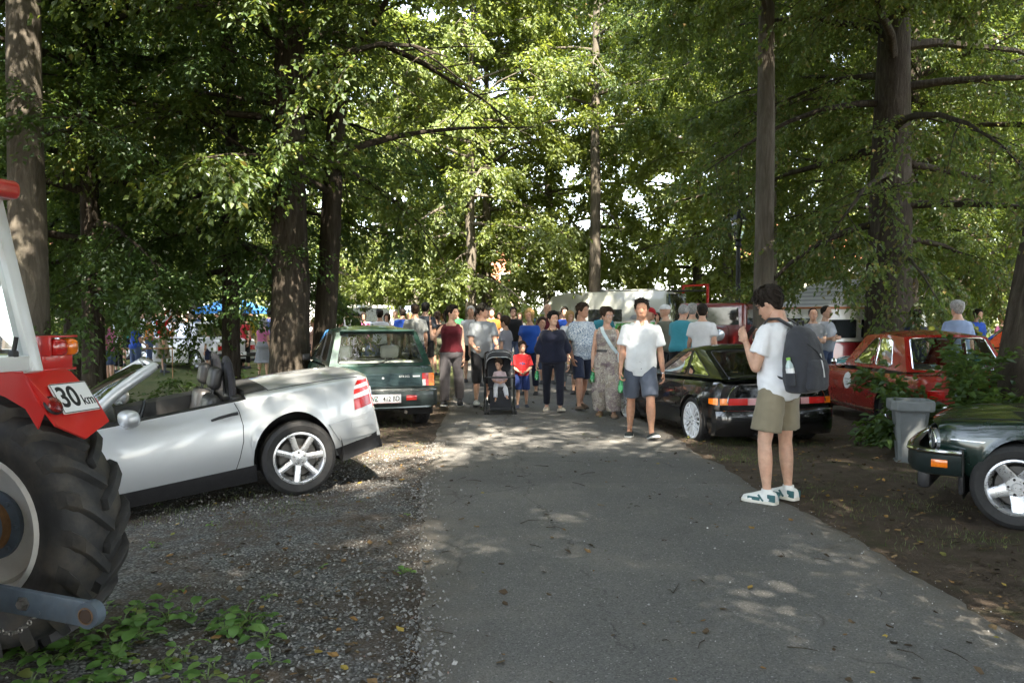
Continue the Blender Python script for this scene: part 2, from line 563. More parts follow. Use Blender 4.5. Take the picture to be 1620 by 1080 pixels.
def make_road():
    ys = np.concatenate([np.arange(-12, 1, 0.5), np.arange(1, 16, 0.06), np.arange(16, 48, 0.5)])
    nx = 24
    rng = random.Random(5)
    verts, faces, edge, across = [], [], [], []
    for i, y in enumerate(ys):
        xl = np.interp(y, ROAD_Y, ROAD_L) + 0.06 * noise.noise((y * 0.7, 3, 0)) + 0.05 * noise.noise((y * 3.1, 8, 0)) + 0.025 * noise.noise((y * 11, 1, 0))
        xr = np.interp(y, ROAD_Y, ROAD_R) + 0.12 * noise.noise((y * 0.6, 13, 0)) + 0.07 * noise.noise((y * 2.7, 18, 0)) + 0.03 * noise.noise((y * 9, 11, 0))
        for j in range(nx + 1):
            s = j / nx
            # crowd the columns towards the edges
            s = 0.5 - 0.5 * math.cos(math.pi * s)
            x = xl + (xr - xl) * s
            e = min(s, 1 - s) * (xr - xl)
            z = float(gz(x, y)) + 0.012 - 0.034 * max(0, 1 - e / 0.05) + 0.03 * math.sin(math.pi * s) * 0.5 + 0.004 * noise.noise((x * 1.3, y * 1.3, 2))
            verts.append((x, y, z)); edge.append(e); across.append(s)
    n = nx + 1
    for i in range(len(ys) - 1):
        for j in range(nx):
            faces.append((i * n + j, i * n + j + 1, (i + 1) * n + j + 1, (i + 1) * n + j))
    me = np_mesh('road', np.array(verts), np.array(faces), asphalt_material(), True)
    for nm, d in (('edge', edge), ('across', across)):
        me.attributes.new(nm, 'FLOAT', 'POINT').data.foreach_set('value', d)
    return tag(link('road', me), kind='structure')
make_road()

# ---------------------------------------------------------------- trees
def leaf_material(name, stops, trans=0.5, tcol=(0.30, 0.42, 0.06), per_object=False):
    t = NT(name)
    geo = t.n('NewGeometry')
    rnd = t.n('ObjectInfo').outputs['Random'] if per_object else geo.outputs['Random Per Island']
    c = t.ramp(rnd, stops)
    v = t.coord('Object')
    f = t.noise(v, 0.5, 3)
    c = t.mix(1.0, c, t.ramp(f, [(0.3, 0.75), (0.7, 1.2)]), 'MULTIPLY')
    t.t.nodes.remove(t.b)
    df = t.n('BsdfDiffuse'); t.l(c, df.inputs['Color'])
    tl = t.n('BsdfTranslucent')
    t.l(t.mix(0.55, c, tcol), tl.inputs['Color'])
    mx = t.n('MixShader'); mx.inputs[0].default_value = trans
    t.l(df.outputs[0], mx.inputs[1]); t.l(tl.outputs[0], mx.inputs[2])
    gl = t.n('BsdfGlossy'); gl.inputs['Roughness'].default_value = 0.5
    gl.inputs['Color'].default_value = (0.9, 0.95, 1.0, 1)
    m2 = t.n('MixShader'); m2.inputs[0].default_value = 0.035
    t.l(mx.outputs[0], m2.inputs[1]); t.l(gl.outputs[0], m2.inputs[2])
    t.l(m2.outputs[0], t.out.inputs['Surface'])
    return t.m

LEAF_A = leaf_material('linden_leaves', [(0.0, (0.030, 0.062, 0.012)), (0.35, (0.056, 0.096, 0.015)), (0.75, (0.088, 0.130, 0.022)), (0.96, (0.12, 0.155, 0.035)), (1.0, (0.26, 0.19, 0.04))], 0.45, (.34, .42, .05))
LEAF_B = leaf_material('hornbeam_leaves', [(0.0, (0.022, 0.052, 0.012)), (0.5, (0.038, 0.080, 0.016)), (1.0, (0.068, 0.115, 0.024))], 0.36)
LEAF_C = leaf_material('pale_lit_leaves', [(0.0, (0.078, 0.115, 0.020)), (0.5, (0.130, 0.168, 0.036)), (1.0, (0.18, 0.21, 0.055))], 0.5, (.38, .44, .05))  # paler far leaves, the sunlit look painted into their colour
LEAF_D = leaf_material('chestnut_leaves', [(0.0, (0.034, 0.060, 0.012)), (0.6, (0.062, 0.092, 0.018)), (0.82, (0.10, 0.105, 0.028)), (1.0, (0.20, 0.12, 0.035))], 0.42)

def bark_material(name, a, b, c, scale=1.0, moss=0.3):
    t = NT(name)
    v = t.coord('Object', (scale, scale, scale * 0.16))
    f = t.noise(v, 16, 8, 0.7, 0.6)
    col = t.ramp(f, [(0.28, a), (0.5, b), (0.72, c)])
    v2 = t.coord('Object')
    ms = t.math('MULTIPLY', t.ramp(t.noise(v2, 1.9, 6, 0.65), [(0.5, 0.0), (0.72, 1.0)]), moss)
    col = t.mix(ms, col, (0.055, 0.065, 0.030))
    t.color(col)
    t.set(Roughness=0.95)
    t.b.inputs['Specular IOR Level'].default_value = 0.12
    t.bump(f, 0.9, 0.04)
    return t.m
BARK_DARK = bark_material('furrowed_bark', (0.022, 0.017, 0.013), (0.050, 0.041, 0.032), (0.095, 0.080, 0.064))
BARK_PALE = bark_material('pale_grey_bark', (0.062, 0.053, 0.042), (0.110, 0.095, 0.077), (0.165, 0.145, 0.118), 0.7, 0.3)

def leaf_quads(C, A, N, ln, wd, fold=0.18):
    """C base points, A axis, N normal -> verts, faces of folded rhombic leaves"""
    A = A / np.linalg.norm(A, axis=1, keepdims=True)
    S = np.cross(A, N); S /= (np.linalg.norm(S, axis=1, keepdims=True) + 1e-9)
    Nn = np.cross(S, A)
    ln = ln[:, None]; wd = wd[:, None]
    b = C
    l = C + A * ln * 0.42 + S * wd * 0.5 + Nn * wd * fold
    r = C + A * ln * 0.42 - S * wd * 0.5 + Nn * wd * fold
    t = C + A * ln - Nn * ln * 0.10
    V = np.stack([b, r, t, l], 1).reshape(-1, 3)
    n = len(C)
    F = np.arange(n * 4).reshape(n, 4)
    return V, F

def leaf_ovals(C, A, N, ln, wd):
    """rounder six-point leaves for branches close to the camera"""
    A = A / np.linalg.norm(A, axis=1, keepdims=True)
    S = np.cross(A, N); S /= (np.linalg.norm(S, axis=1, keepdims=True) + 1e-9)
    Nn = np.cross(S, A)
    ln = ln[:, None]; wd = wd[:, None]
    q = lambda a, b, c: C + A * ln * a + S * wd * b + Nn * wd * c
    V = np.stack([q(0, 0, 0), q(.26, -.46, .12), q(.66, -.40, .10), q(1, 0, -.12), q(.66, .40, .10), q(.26, .46, .12)], 1).reshape(-1, 3)
    i = np.arange(len(C))[:, None] * 6
    return V, np.concatenate([i + np.array([[0, 1, 2, 3]]), i + np.array([[0, 3, 4, 5]])])

def sprays_to_leaves(P, D, L, n, size, rng, droop=0.25, spread=0.07, oval=False):
    N = len(P)
    t = rng.uniform(0.02, 1.0, (N, n))
    up = np.array([0, 0, 1.0])
    side = np.cross(D, up); side /= (np.linalg.norm(side, axis=1, keepdims=True) + 1e-6)
    sg = rng.choice([-1.0, 1.0], (N, n))
    C = P[:, None] + D[:, None] * (L[:, None] * t)[..., None]
    C = C + side[:, None] * (sg * rng.uniform(0, spread, (N, n)))[..., None]
    C[..., 2] += rng.normal(0, spread * 0.45, (N, n)) - droop * 0.35 * (t ** 2) * L[:, None]
    A = D[:, None] * rng.uniform(0.2, 0.9, (N, n))[..., None] + side[:, None] * (sg * rng.uniform(0.3, 1.0, (N, n)))[..., None]
    A[..., 2] -= rng.uniform(0.0, 0.9, (N, n)) * (droop + 0.25)
    Nn = rng.normal(0, 0.42, (N, n, 3)); Nn[..., 2] += 1.0
    ln = size * rng.uniform(0.65, 1.2, (N, n))
    C = C.reshape(-1, 3); A = A.reshape(-1, 3); Nn = Nn.reshape(-1, 3); ln = ln.ravel()
    return (leaf_ovals if oval else leaf_quads)(C, A, Nn, ln, ln * 0.66)

def tube_path(mb, pts, r0, r1, n=6):
    k = len(pts)
    mb.tube(pts, [r0 + (r1 - r0) * (i / (k - 1)) ** 0.8 for i in range(k)], n, cap=False)

def gen_tree(seed, H, base, rad, tr, leafmat, bark, limbs=26, secs=6, sprays=10, per=15, leaf=0.095,
             rise=0.45, droop=0.35, lean=(0, 0), fork=None, prof=0.38, wob=0.12, skirt=0.0, crown_top=1.0, trunk_top=0.93, spread=0.08, cull=None, oval=False):
    rng = np.random.default_rng(seed)
    rd = random.Random(seed)
    wood = MB()
    # trunk
    n = 14
    tp, trd = [], []
    for i in range(n + 1):
        s = i / n
        z = H * trunk_top * s
        tp.append(Vector((lean[0] * s * H + wob * rd.uniform(-1, 1) * s, lean[1] * s * H + wob * rd.uniform(-1, 1) * s, z)))
        trd.append(tr * ((1 - s) ** 0.75 * 0.95 + 0.05) * (1.0 + 0.40 * math.exp(-z / 0.30)))
    # finer near the foot, fluted
    nn = 14
    rings = []
    zs = [-0.4, 0.0, 0.12, 0.3, 0.6, 1.0, 1.6, 2.3, 3.2, 4.2, 5.5, 7.0, 9.0] + [H * trunk_top * k for k in (0.7, 0.85, 1.0)]
    zs = sorted(z for z in set(zs) if z <= H * trunk_top)
    def tpos(z):
        s = max(0, min(1, z / (H * trunk_top)))
        k = min(int(s * n), n - 1)
        f = s * n - k
        return tp[k].lerp(tp[k + 1], f), trd[k] + (trd[k + 1] - trd[k]) * f
    for z in zs:
        p, r = tpos(z)
        p = Vector((p.x, p.y, z))
        r = tr * ((1 - max(0, z) / (H * trunk_top)) ** 0.75 * 0.95 + 0.05) * (1.0 + 0.40 * math.exp(-max(z, 0) / 0.35))
        rings.append([p + Vector((math.cos(a), math.sin(a), 0)) * r * (1 + 0.10 * noise.noise((math.cos(a) * 1.6 + seed, math.sin(a) * 1.6, z * 0.22)) + 0.05 * noise.noise((math.cos(a) * 5 + seed, math.sin(a) * 5, z * 0.9)))
                      for a in [2 * math.pi * j / nn for j in range(nn)]])
    wood.loft(rings)
    P, D, L = [], [], []
    def branch(p0, d0, length, r0, depth, segs=5):
        pts = [Vector(p0)]
        d = Vector(d0).normalized()
        for k in range(segs):
            d = (d + Vector((rd.uniform(-1, 1), rd.uniform(-1, 1), rd.uniform(-0.6, 0.6))) * 0.16 + Vector((0, 0, -droop * 0.20 * (1 if depth == 0 else 0.7)))).normalized()
            pts.append(pts[-1] + d * (length / segs))
        return pts
    az = rd.uniform(0, 6.28)
    for i in range(limbs):
        s = (i + 0.5) / limbs
        z = base + (H * crown_top - base) * (s ** 0.9) * 0.93
        az += 2.39996 + rd.uniform(-0.35, 0.35)
        # crown outline: widest a third of the way up
        if s < prof: w = 0.62 + 0.38 * (s / prof)
        else: w = max(0.12, (1 - ((s - prof) / (1 - prof)) ** 1.7))
        ln = rad * w * rd.uniform(0.78, 1.15)
        el = rise + 0.55 * s * s + rd.uniform(-0.15, 0.15)
        if skirt and s < 0.25: el -= skirt
        d = Vector((math.cos(az) * math.cos(el), math.sin(az) * math.cos(el), math.sin(el)))
        p, r = tpos(min(z, H * trunk_top))
        p = Vector((p.x, p.y, min(z, H * trunk_top)))
        pts = branch(p, d, ln, 0, 0, 6)
        tube_path(wood, pts, min(r * 0.55, 0.016 * ln + 0.02), 0.008, 6)
        for k in range(secs):
            tt = 0.18 + 0.82 * (k + rd.random()) / secs
            q = tt * 6
            a, f = min(int(q), 5), q - min(int(q), 5)
            sp = pts[a].lerp(pts[a + 1], f)
            ld = (pts[a + 1] - pts[a]).normalized()
            sgn = 1 if k % 2 else -1
            ang = sgn * rd.uniform(0.5, 1.15)
            sd = Matrix.Rotation(ang, 3, 'Z') @ ld
            sd.z += rd.uniform(-0.55, 0.6)
            sl = ln * rd.uniform(0.28, 0.48) * (1.15 - 0.5 * tt)
            sp2 = branch(sp, sd, sl, 0, 1, 4)
            tube_path(wood, sp2, 0.010 + 0.004 * sl, 0.004, 4)
            for q2 in range(sprays):
                u = rd.uniform(0.05, 1.0) * 4
                a2 = min(int(u), 3)
                c = sp2[a2].lerp(sp2[a2 + 1], u - a2)
                dd = (sp2[a2 + 1] - sp2[a2]).normalized()
                dd = Matrix.Rotation(rd.uniform(-1.3, 1.3), 3, 'Z') @ dd
                dd.z += rd.uniform(-0.9, 0.45)
                P.append(c); D.append(dd.normalized()); L.append(rd.uniform(0.35, 0.8) * (0.7 + 0.06 * rad))
    P = np.array([tuple(p) for p in P]); D = np.array([tuple(p) for p in D]); L = np.array(L)
    if cull is not None:
        k = ~cull(P[:, 0], P[:, 1], P[:, 2]); P, D, L = P[k], D[k], L[k]
    V, F = sprays_to_leaves(P, D, L, per, leaf, rng, droop, spread, oval)
    trunk = wood.mesh('trunk', bark, True, 60)
    crown = np_mesh('crown', V, F, leafmat)
    return trunk, crown

_tree_no = 0
def plant(name, meshes, x, y, label, group, rz=0.0, s=1.0, sz=None, z=None):
    t = thing(name, label, 'tree', (x, y, float(gz(x, y)) if z is None else z), (0, 0, rz), group)
    t.scale = (s, s, sz or s)
    link('trunk', meshes[0], t)
    link('crown', meshes[1], t)
    return t

# the kinds
K_BIG = gen_tree(11, 17, 3.6, 6.4, 0.30, LEAF_A, BARK_DARK, limbs=42, secs=9, sprays=24, per=16, leaf=0.092, rise=0.25, droop=0.55, skirt=0.1)
K_LOW = gen_tree(23, 14, 2.65, 4.6, 0.20, LEAF_B, BARK_DARK, limbs=46, secs=7, sprays=20, per=15, leaf=0.088, rise=0.22, droop=0.45, skirt=0.15)
K_TALL = gen_tree(37, 21, 7.4, 5.4, 0.22, LEAF_A, BARK_PALE, limbs=36, secs=8, sprays=20, per=14, leaf=0.115, rise=0.30, droop=0.5, wob=0.08)
K_WIDE = gen_tree(41, 18, 2.8, 7.0, 0.55, LEAF_D, BARK_DARK, limbs=46, secs=8, sprays=22, per=15, leaf=0.105, rise=0.25, droop=0.6, skirt=0.25)
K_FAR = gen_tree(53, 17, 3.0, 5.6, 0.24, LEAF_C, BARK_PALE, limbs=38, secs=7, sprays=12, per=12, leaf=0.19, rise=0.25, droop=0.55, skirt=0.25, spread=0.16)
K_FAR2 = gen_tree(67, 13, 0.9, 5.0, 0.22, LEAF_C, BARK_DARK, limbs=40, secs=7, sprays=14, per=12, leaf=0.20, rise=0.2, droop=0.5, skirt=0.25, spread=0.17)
# the twin-stemmed one with the fork reaching over the track
K_TWIN = gen_tree(71, 17, 4.2, 6.2, 0.33, LEAF_A, BARK_DARK, limbs=38, secs=9, sprays=22, per=15, leaf=0.095, rise=0.28, droop=0.5, lean=(0.012, 0), skirt=0.1, cull=lambda x, y, z: (x > 1.9) & (z < 7.4))
K_TWIN2 = gen_tree(73, 15, 3.4, 5.2, 0.20, LEAF_A, BARK_DARK, limbs=20, secs=8, sprays=20, per=14, leaf=0.115, rise=0.40, droop=0.45, lean=(0.055, -0.01), cull=lambda x, y, z: (x > 1.7) & (z < 7.2))
K_NEAR = gen_tree(11, 17, 4.6, 6.2, 0.30, LEAF_A, BARK_DARK, limbs=34, secs=9, sprays=22, per=11, leaf=0.085, rise=0.28, droop=0.5, oval=True)

# where they stand ------------------------------------------------
plant('linden_tree', K_TALL, -6.55, 11.2, 'stout grey-brown trunk behind the tractor cab', 'trees along the left of the track', 0.4, 1.3, 1.0)
plant('hornbeam_tree', K_LOW, -7.0, 13.8, 'dark low-branched tree just behind the open silver roadster\'s windscreen', 'trees along the left of the track', 1.0)
plant('hornbeam_tree', K_LOW, -5.3, 15.6, 'thin leaning trunk in the dark hedge-like foliage behind the headrests', 'trees along the left of the track', 2.7, 0.92)
plant('hornbeam_tree', K_LOW, -9.0, 17.0, 'dense dark tree at the back of the left thicket', 'trees along the left of the track', 4.1, 1.05)
plant('linden_tree', K_TWIN, -3.62, 13.4, 'thick dark twin-stemmed trunk beside the dark green hatchback', 'trees along the left of the track', 0.0)
plant('linden_tree', K_TWIN2, -3.28, 14.1, 'slimmer second stem forking towards the track beside the thick trunk', 'trees along the left of the track', 0.6)
plant('linden_tree', K_NEAR, -7.3, 5.0, 'tree left of the tractor whose sunlit branches hang into the top of the view', 'trees shading the camera', 2.2)
plant('linden_tree', K_TALL, 5.05, 16.6, 'tall slim straight grey trunk behind the black coupe', 'trees along the right of the track', 0.3, 1.0)
plant('chestnut_tree', K_WIDE, 8.75, 19.2, 'massive dark trunk with yellowing leaves behind the red saloon', 'trees along the right of the track', 0.8)
tr = plant('chestnut_tree', K_TALL, 6.22, 10.2, 'leaning thick trunk at the far right beside the dark green car bonnet', 'trees along the right of the track', 0.0, 1.6, 1.0)
for c_ in tr.children:
    if c_.name.startswith('trunk'):
        c_.material_slots[0].link = 'OBJECT'; c_.material_slots[0].material = BARK_DARK
tr.rotation_euler = (0, R(9), 0)
# out-of-view trees beside and behind the camera, added for shade and dark reflections
for i, (k, x, y, rz, s, lab) in enumerate([
        (K_BIG, 6.6, 3.2, 1.3, 1.05, 'tree added right of the camera to shade the near track'),
        (K_BIG, 4.3, -4.2, 0.2, 1.0, 'unseen tree added behind the camera on the right verge for shade'),
        (K_BIG, 9.5, -1.5, 2.9, 1.1, 'unseen broad tree added behind the camera well right of the track for shade'),
        (K_BIG, 1.9, -11.5, 1.7, 1.0, 'unseen tree added behind the camera beside the track for shade'),
        (K_BIG, -3.6, -8.0, 0.7, 1.0, 'unseen tree added behind the camera left of the track for shade'),
        (K_BIG, 6.8, -10.5, 3.3, 1.05, 'unseen tree added far behind the camera on the right for shade'),
        (K_TALL, -2.3, -2.6, 1.1, 0.95, 'unseen tree added close behind the camera on the left to shade the roadster'),
        (K_LOW, -13.5, 5.0, 1.4, 1.1, 'unseen low-branched tree added well left of the tractor to block bright sky'),
        (K_LOW, -13.0, 11.0, 3.1, 1.1, 'unseen low-branched tree added at the far left behind the tractor to block bright sky'),
        (K_TALL, 4.3, 4.4, 2.4, 1.0, 'tall tree added just outside the right edge of the view to shade the walkers'),
        (K_WIDE, 12.0, 7.5, 5.0, 1.0, 'broad tree added beyond the right edge of the view for shade'),
        (K_BIG, 0.6, -5.6, 5.5, .95, 'unseen tree added behind the camera close to the track for shade')]):
    plant('linden_tree', k, x, y, lab, 'trees shading the camera', rz, s)
# middle distance and backdrop
for i, (k, x, y, rz, s, lab) in enumerate([
        (K_FAR, -1.55, 31.0, 0.5, 0.95, 'slim tree in the middle of the view above the walkers'),
        (K_FAR, -1.05, 34.5, 2.5, 1.0, 'darker thin trunk just right of the middle slim tree'),
        (K_TALL, 3.3, 33.0, 1.9, 1.15, 'tall sunlit pale trunk rising behind the white motorhome'),
        (K_FAR, 1.65, 37.0, 3.9, 1.05, 'dark trunk just left of the motorhome cab'),
        (K_FAR, -7.2, 33.0, 4.6, 0.9, 'tree with pale sunlit leaves left of the middle, above the parked cars'),
        (K_FAR, -11.5, 30.0, 1.2, 1.0, 'sunlit tree beyond the left thicket near the white stall'),
        (K_FAR2, -4.8, 46.0, 0.2, 1.2, 'round pale green tree far behind the crowd'),
        (K_TALL, 7.6, 24.3, 4.1, 0.9, 'slim tree added behind the tall slim grey trunk to shade the motorhome'),  # added tree whose crown puts the motorhome in shade
        (K_FAR, 9.0, 34.5, 3.1, 1.05, 'dark tree behind the rear of the motorhome'),
        (K_BIG, 11.5, 24.0, 5.2, 1.0, 'dark tree behind the slim grey trunk'),
        (K_BIG, 13.2, 28.5, 2.0, 1.15, 'dark leafy tree above the red and white camper van'),
        (K_WIDE, 16.5, 26.0, 1.1, 1.05, 'sunlit yellow-green tree behind the man in the pale blue shirt'),
        (K_FAR, 13.6, 36.0, 0.3, 1.1, 'pale tree far behind the camper van'),
        (K_FAR2, 19.5, 36.0, 0.9, 1.3, 'pale far tree beyond the parked cars on the right'),
        (K_FAR, 4.5, 44.0, 1.3, 1.2, 'far tree behind the sunlit pale trunk'),
        (K_FAR2, 10.5, 47.0, 5.3, 1.4, 'far pale tree right of the pale trunk'),
        (K_FAR2, -13.0, 50.0, 3.3, 1.35, 'far tree left of the round pale one'),
        (K_FAR, -18.0, 42.0, 2.3, 1.2, 'far tree seen through the left thicket'),
        (K_FAR2, -26.0, 50.0, 1.3, 1.5, 'far tree at the left end of the meadow'),
        (K_LOW, -12.5, 21.0, 0.8, 1.15, 'dark tree at the far left behind the thicket'),
        (K_FAR2, 27.0, 45.0, 4.4, 1.5, 'far tree at the right end of the park'),
        (K_FAR2, -38.0, 58.0, 0.6, 1.6, 'far tree closing the meadow on the left'),
        (K_FAR2, 38.0, 52.0, 2.6, 1.6, 'far tree closing the park on the right'),
        (K_FAR, -8.5, 62.0, 2.0, 1.5, 'tallest far tree behind the middle'),
        (K_FAR, 16.0, 60.0, 4.0, 1.5, 'tall far tree behind the right-hand trees')]):
    plant('park_tree', k, x, y, lab, 'park trees behind the crowd', rz, s)

# ---------------------------------------------------------------- vehicle building kit
def herm(xs, ys, x):
    """smooth interpolation through (xs, ys), slopes limited so that it does not overshoot"""
    xs = np.asarray(xs, float); ys = np.asarray(ys, float)
    d = np.diff(ys) / np.diff(xs)
    m = np.zeros(len(xs))
    m[1:-1] = np.where(d[:-1] * d[1:] > 0, 2 * d[:-1] * d[1:] / (d[:-1] + d[1:] + 1e-12), 0)
    m[0], m[-1] = d[0], d[-1]
    x = np.clip(x, xs[0], xs[-1])
    k = np.clip(np.searchsorted(xs, x) - 1, 0, len(xs) - 2)
    h = xs[k + 1] - xs[k]
    t = (x - xs[k]) / h
    return ((2 * t**3 - 3 * t**2 + 1) * ys[k] + (t**3 - 2 * t**2 + t) * h * m[k]
            + (-2 * t**3 + 3 * t**2) * ys[k + 1] + (t**3 - t**2) * h * m[k + 1])

def curve(*pts):
    """smooth 3-D curve through the points, parameter 0..1"""
    P = [Vector(p) for p in pts]
    if len(P) == 2:
        return lambda t: P[0].lerp(P[1], t)
    ts = [0.0]
    for a, b in zip(P, P[1:]): ts.append(ts[-1] + (b - a).length)
    ts = [t / ts[-1] for t in ts]
    X = [np.array([p[i] for p in P]) for i in range(3)]
    return lambda t: Vector([float(herm(ts, X[i], t)) for i in range(3)])

def coons(bot, top, left, right):
    p00, p10, p01, p11 = bot(0), bot(1), top(0), top(1)
    def f(s, t):
        return ((1 - t) * bot(s) + t * top(s) + (1 - s) * left(t) + s * right(t)
                - ((1 - s) * (1 - t) * p00 + s * (1 - t) * p10 + (1 - s) * t * p01 + s * t * p11))
    return f

def rounded(poly, r, seg=4):
    out = []
    n = len(poly)
    for i in range(n):
        p0, p1, p2 = (Vector((*poly[(i + k) % n], 0)) for k in (-1, 0, 1))
        a, b = (p0 - p1), (p2 - p1)
        q = min(r, a.length * 0.45, b.length * 0.45)
        A, B = p1 + a.normalized() * q, p1 + b.normalized() * q
        for k in range(seg + 1):
            t = k / seg
            p = (1 - t) ** 2 * A + 2 * t * (1 - t) * p1 + t * t * B
            out.append((p.x, p.y))
    return out

def in_poly(p, poly):
    x, y = p
    c = False
    n = len(poly)
    for i in range(n):
        x1, y1 = poly[i]; x2, y2 = poly[i - 1]
        if (y1 > y) != (y2 > y) and x < (x2 - x1) * (y - y1) / (y2 - y1) + x1:
            c = not c
    return c

def subdiv_poly(poly, step):
    out = []
    n = len(poly)
    for i in range(n):
        a, b = Vector((*poly[i], 0)), Vector((*poly[(i + 1) % n], 0))
        k = max(1, int((b - a).length / step))
        for j in range(k):
            p = a.lerp(b, j / k)
            out.append((p.x, p.y))
    return out

def tri_region(outer, holes, step):
    """triangulate a 2-D region; -> points, triangles of the frame, triangles of each hole"""
    pts, edges = [], []
    def loop(poly):
        o = len(pts)
        pts.extend(Vector(p) for p in poly)
        k = len(poly)
        edges.extend((o + i, o + (i + 1) % k) for i in range(k))
    loop(outer)
    for h in holes: loop(h)
    xs = [p[0] for p in outer]; ys = [p[1] for p in outer]
    x = min(xs) + step
    while x < max(xs):
        y = min(ys) + step
        while y < max(ys):
            if in_poly((x, y), outer): pts.append(Vector((x, y)))
            y += step
        x += step
    r = geometry.delaunay_2d_cdt(pts, edges, [], 0, 1e-6)
    V, F = r[0], r[2]
    frame, fills = [], [[] for _ in holes]
    for f in F:
        c = ((V[f[0]].x + V[f[1]].x + V[f[2]].x) / 3, (V[f[0]].y + V[f[1]].y + V[f[2]].y) / 3)
        for i, h in enumerate(holes):
            if in_poly(c, h):
                fills[i].append(tuple(f)); break
        else:
            if in_poly(c, outer): frame.append(tuple(f))
    return V, frame, fills

SQ = [(0, 0), (1, 0), (1, 1), (0, 1)]
def panel(fmap, holes, step=0.12, outer=SQ):
    """-> frame (verts, faces) and a pane (verts, faces, rim points) for each hole, mapped onto fmap(s,t)"""
    outer = subdiv_poly(outer, step)
    V, frame, fills = tri_region(outer, holes, step)
    P = [fmap(v.x, v.y) for v in V]
    panes = []
    for h, tris in zip(holes, fills):
        used = sorted({i for t in tris for i in t})
        mp = {i: k for k, i in enumerate(used)}
        panes.append(([P[i] for i in used], [tuple(mp[i] for i in t) for t in tris], [fmap(*q) for q in h]))
    return (P, frame), panes

def mirror(vf):
    v, f = vf[0], vf[1]
    return [Vector((-p.x, p.y, p.z)) for p in v], [tuple(t[::-1]) for t in f]

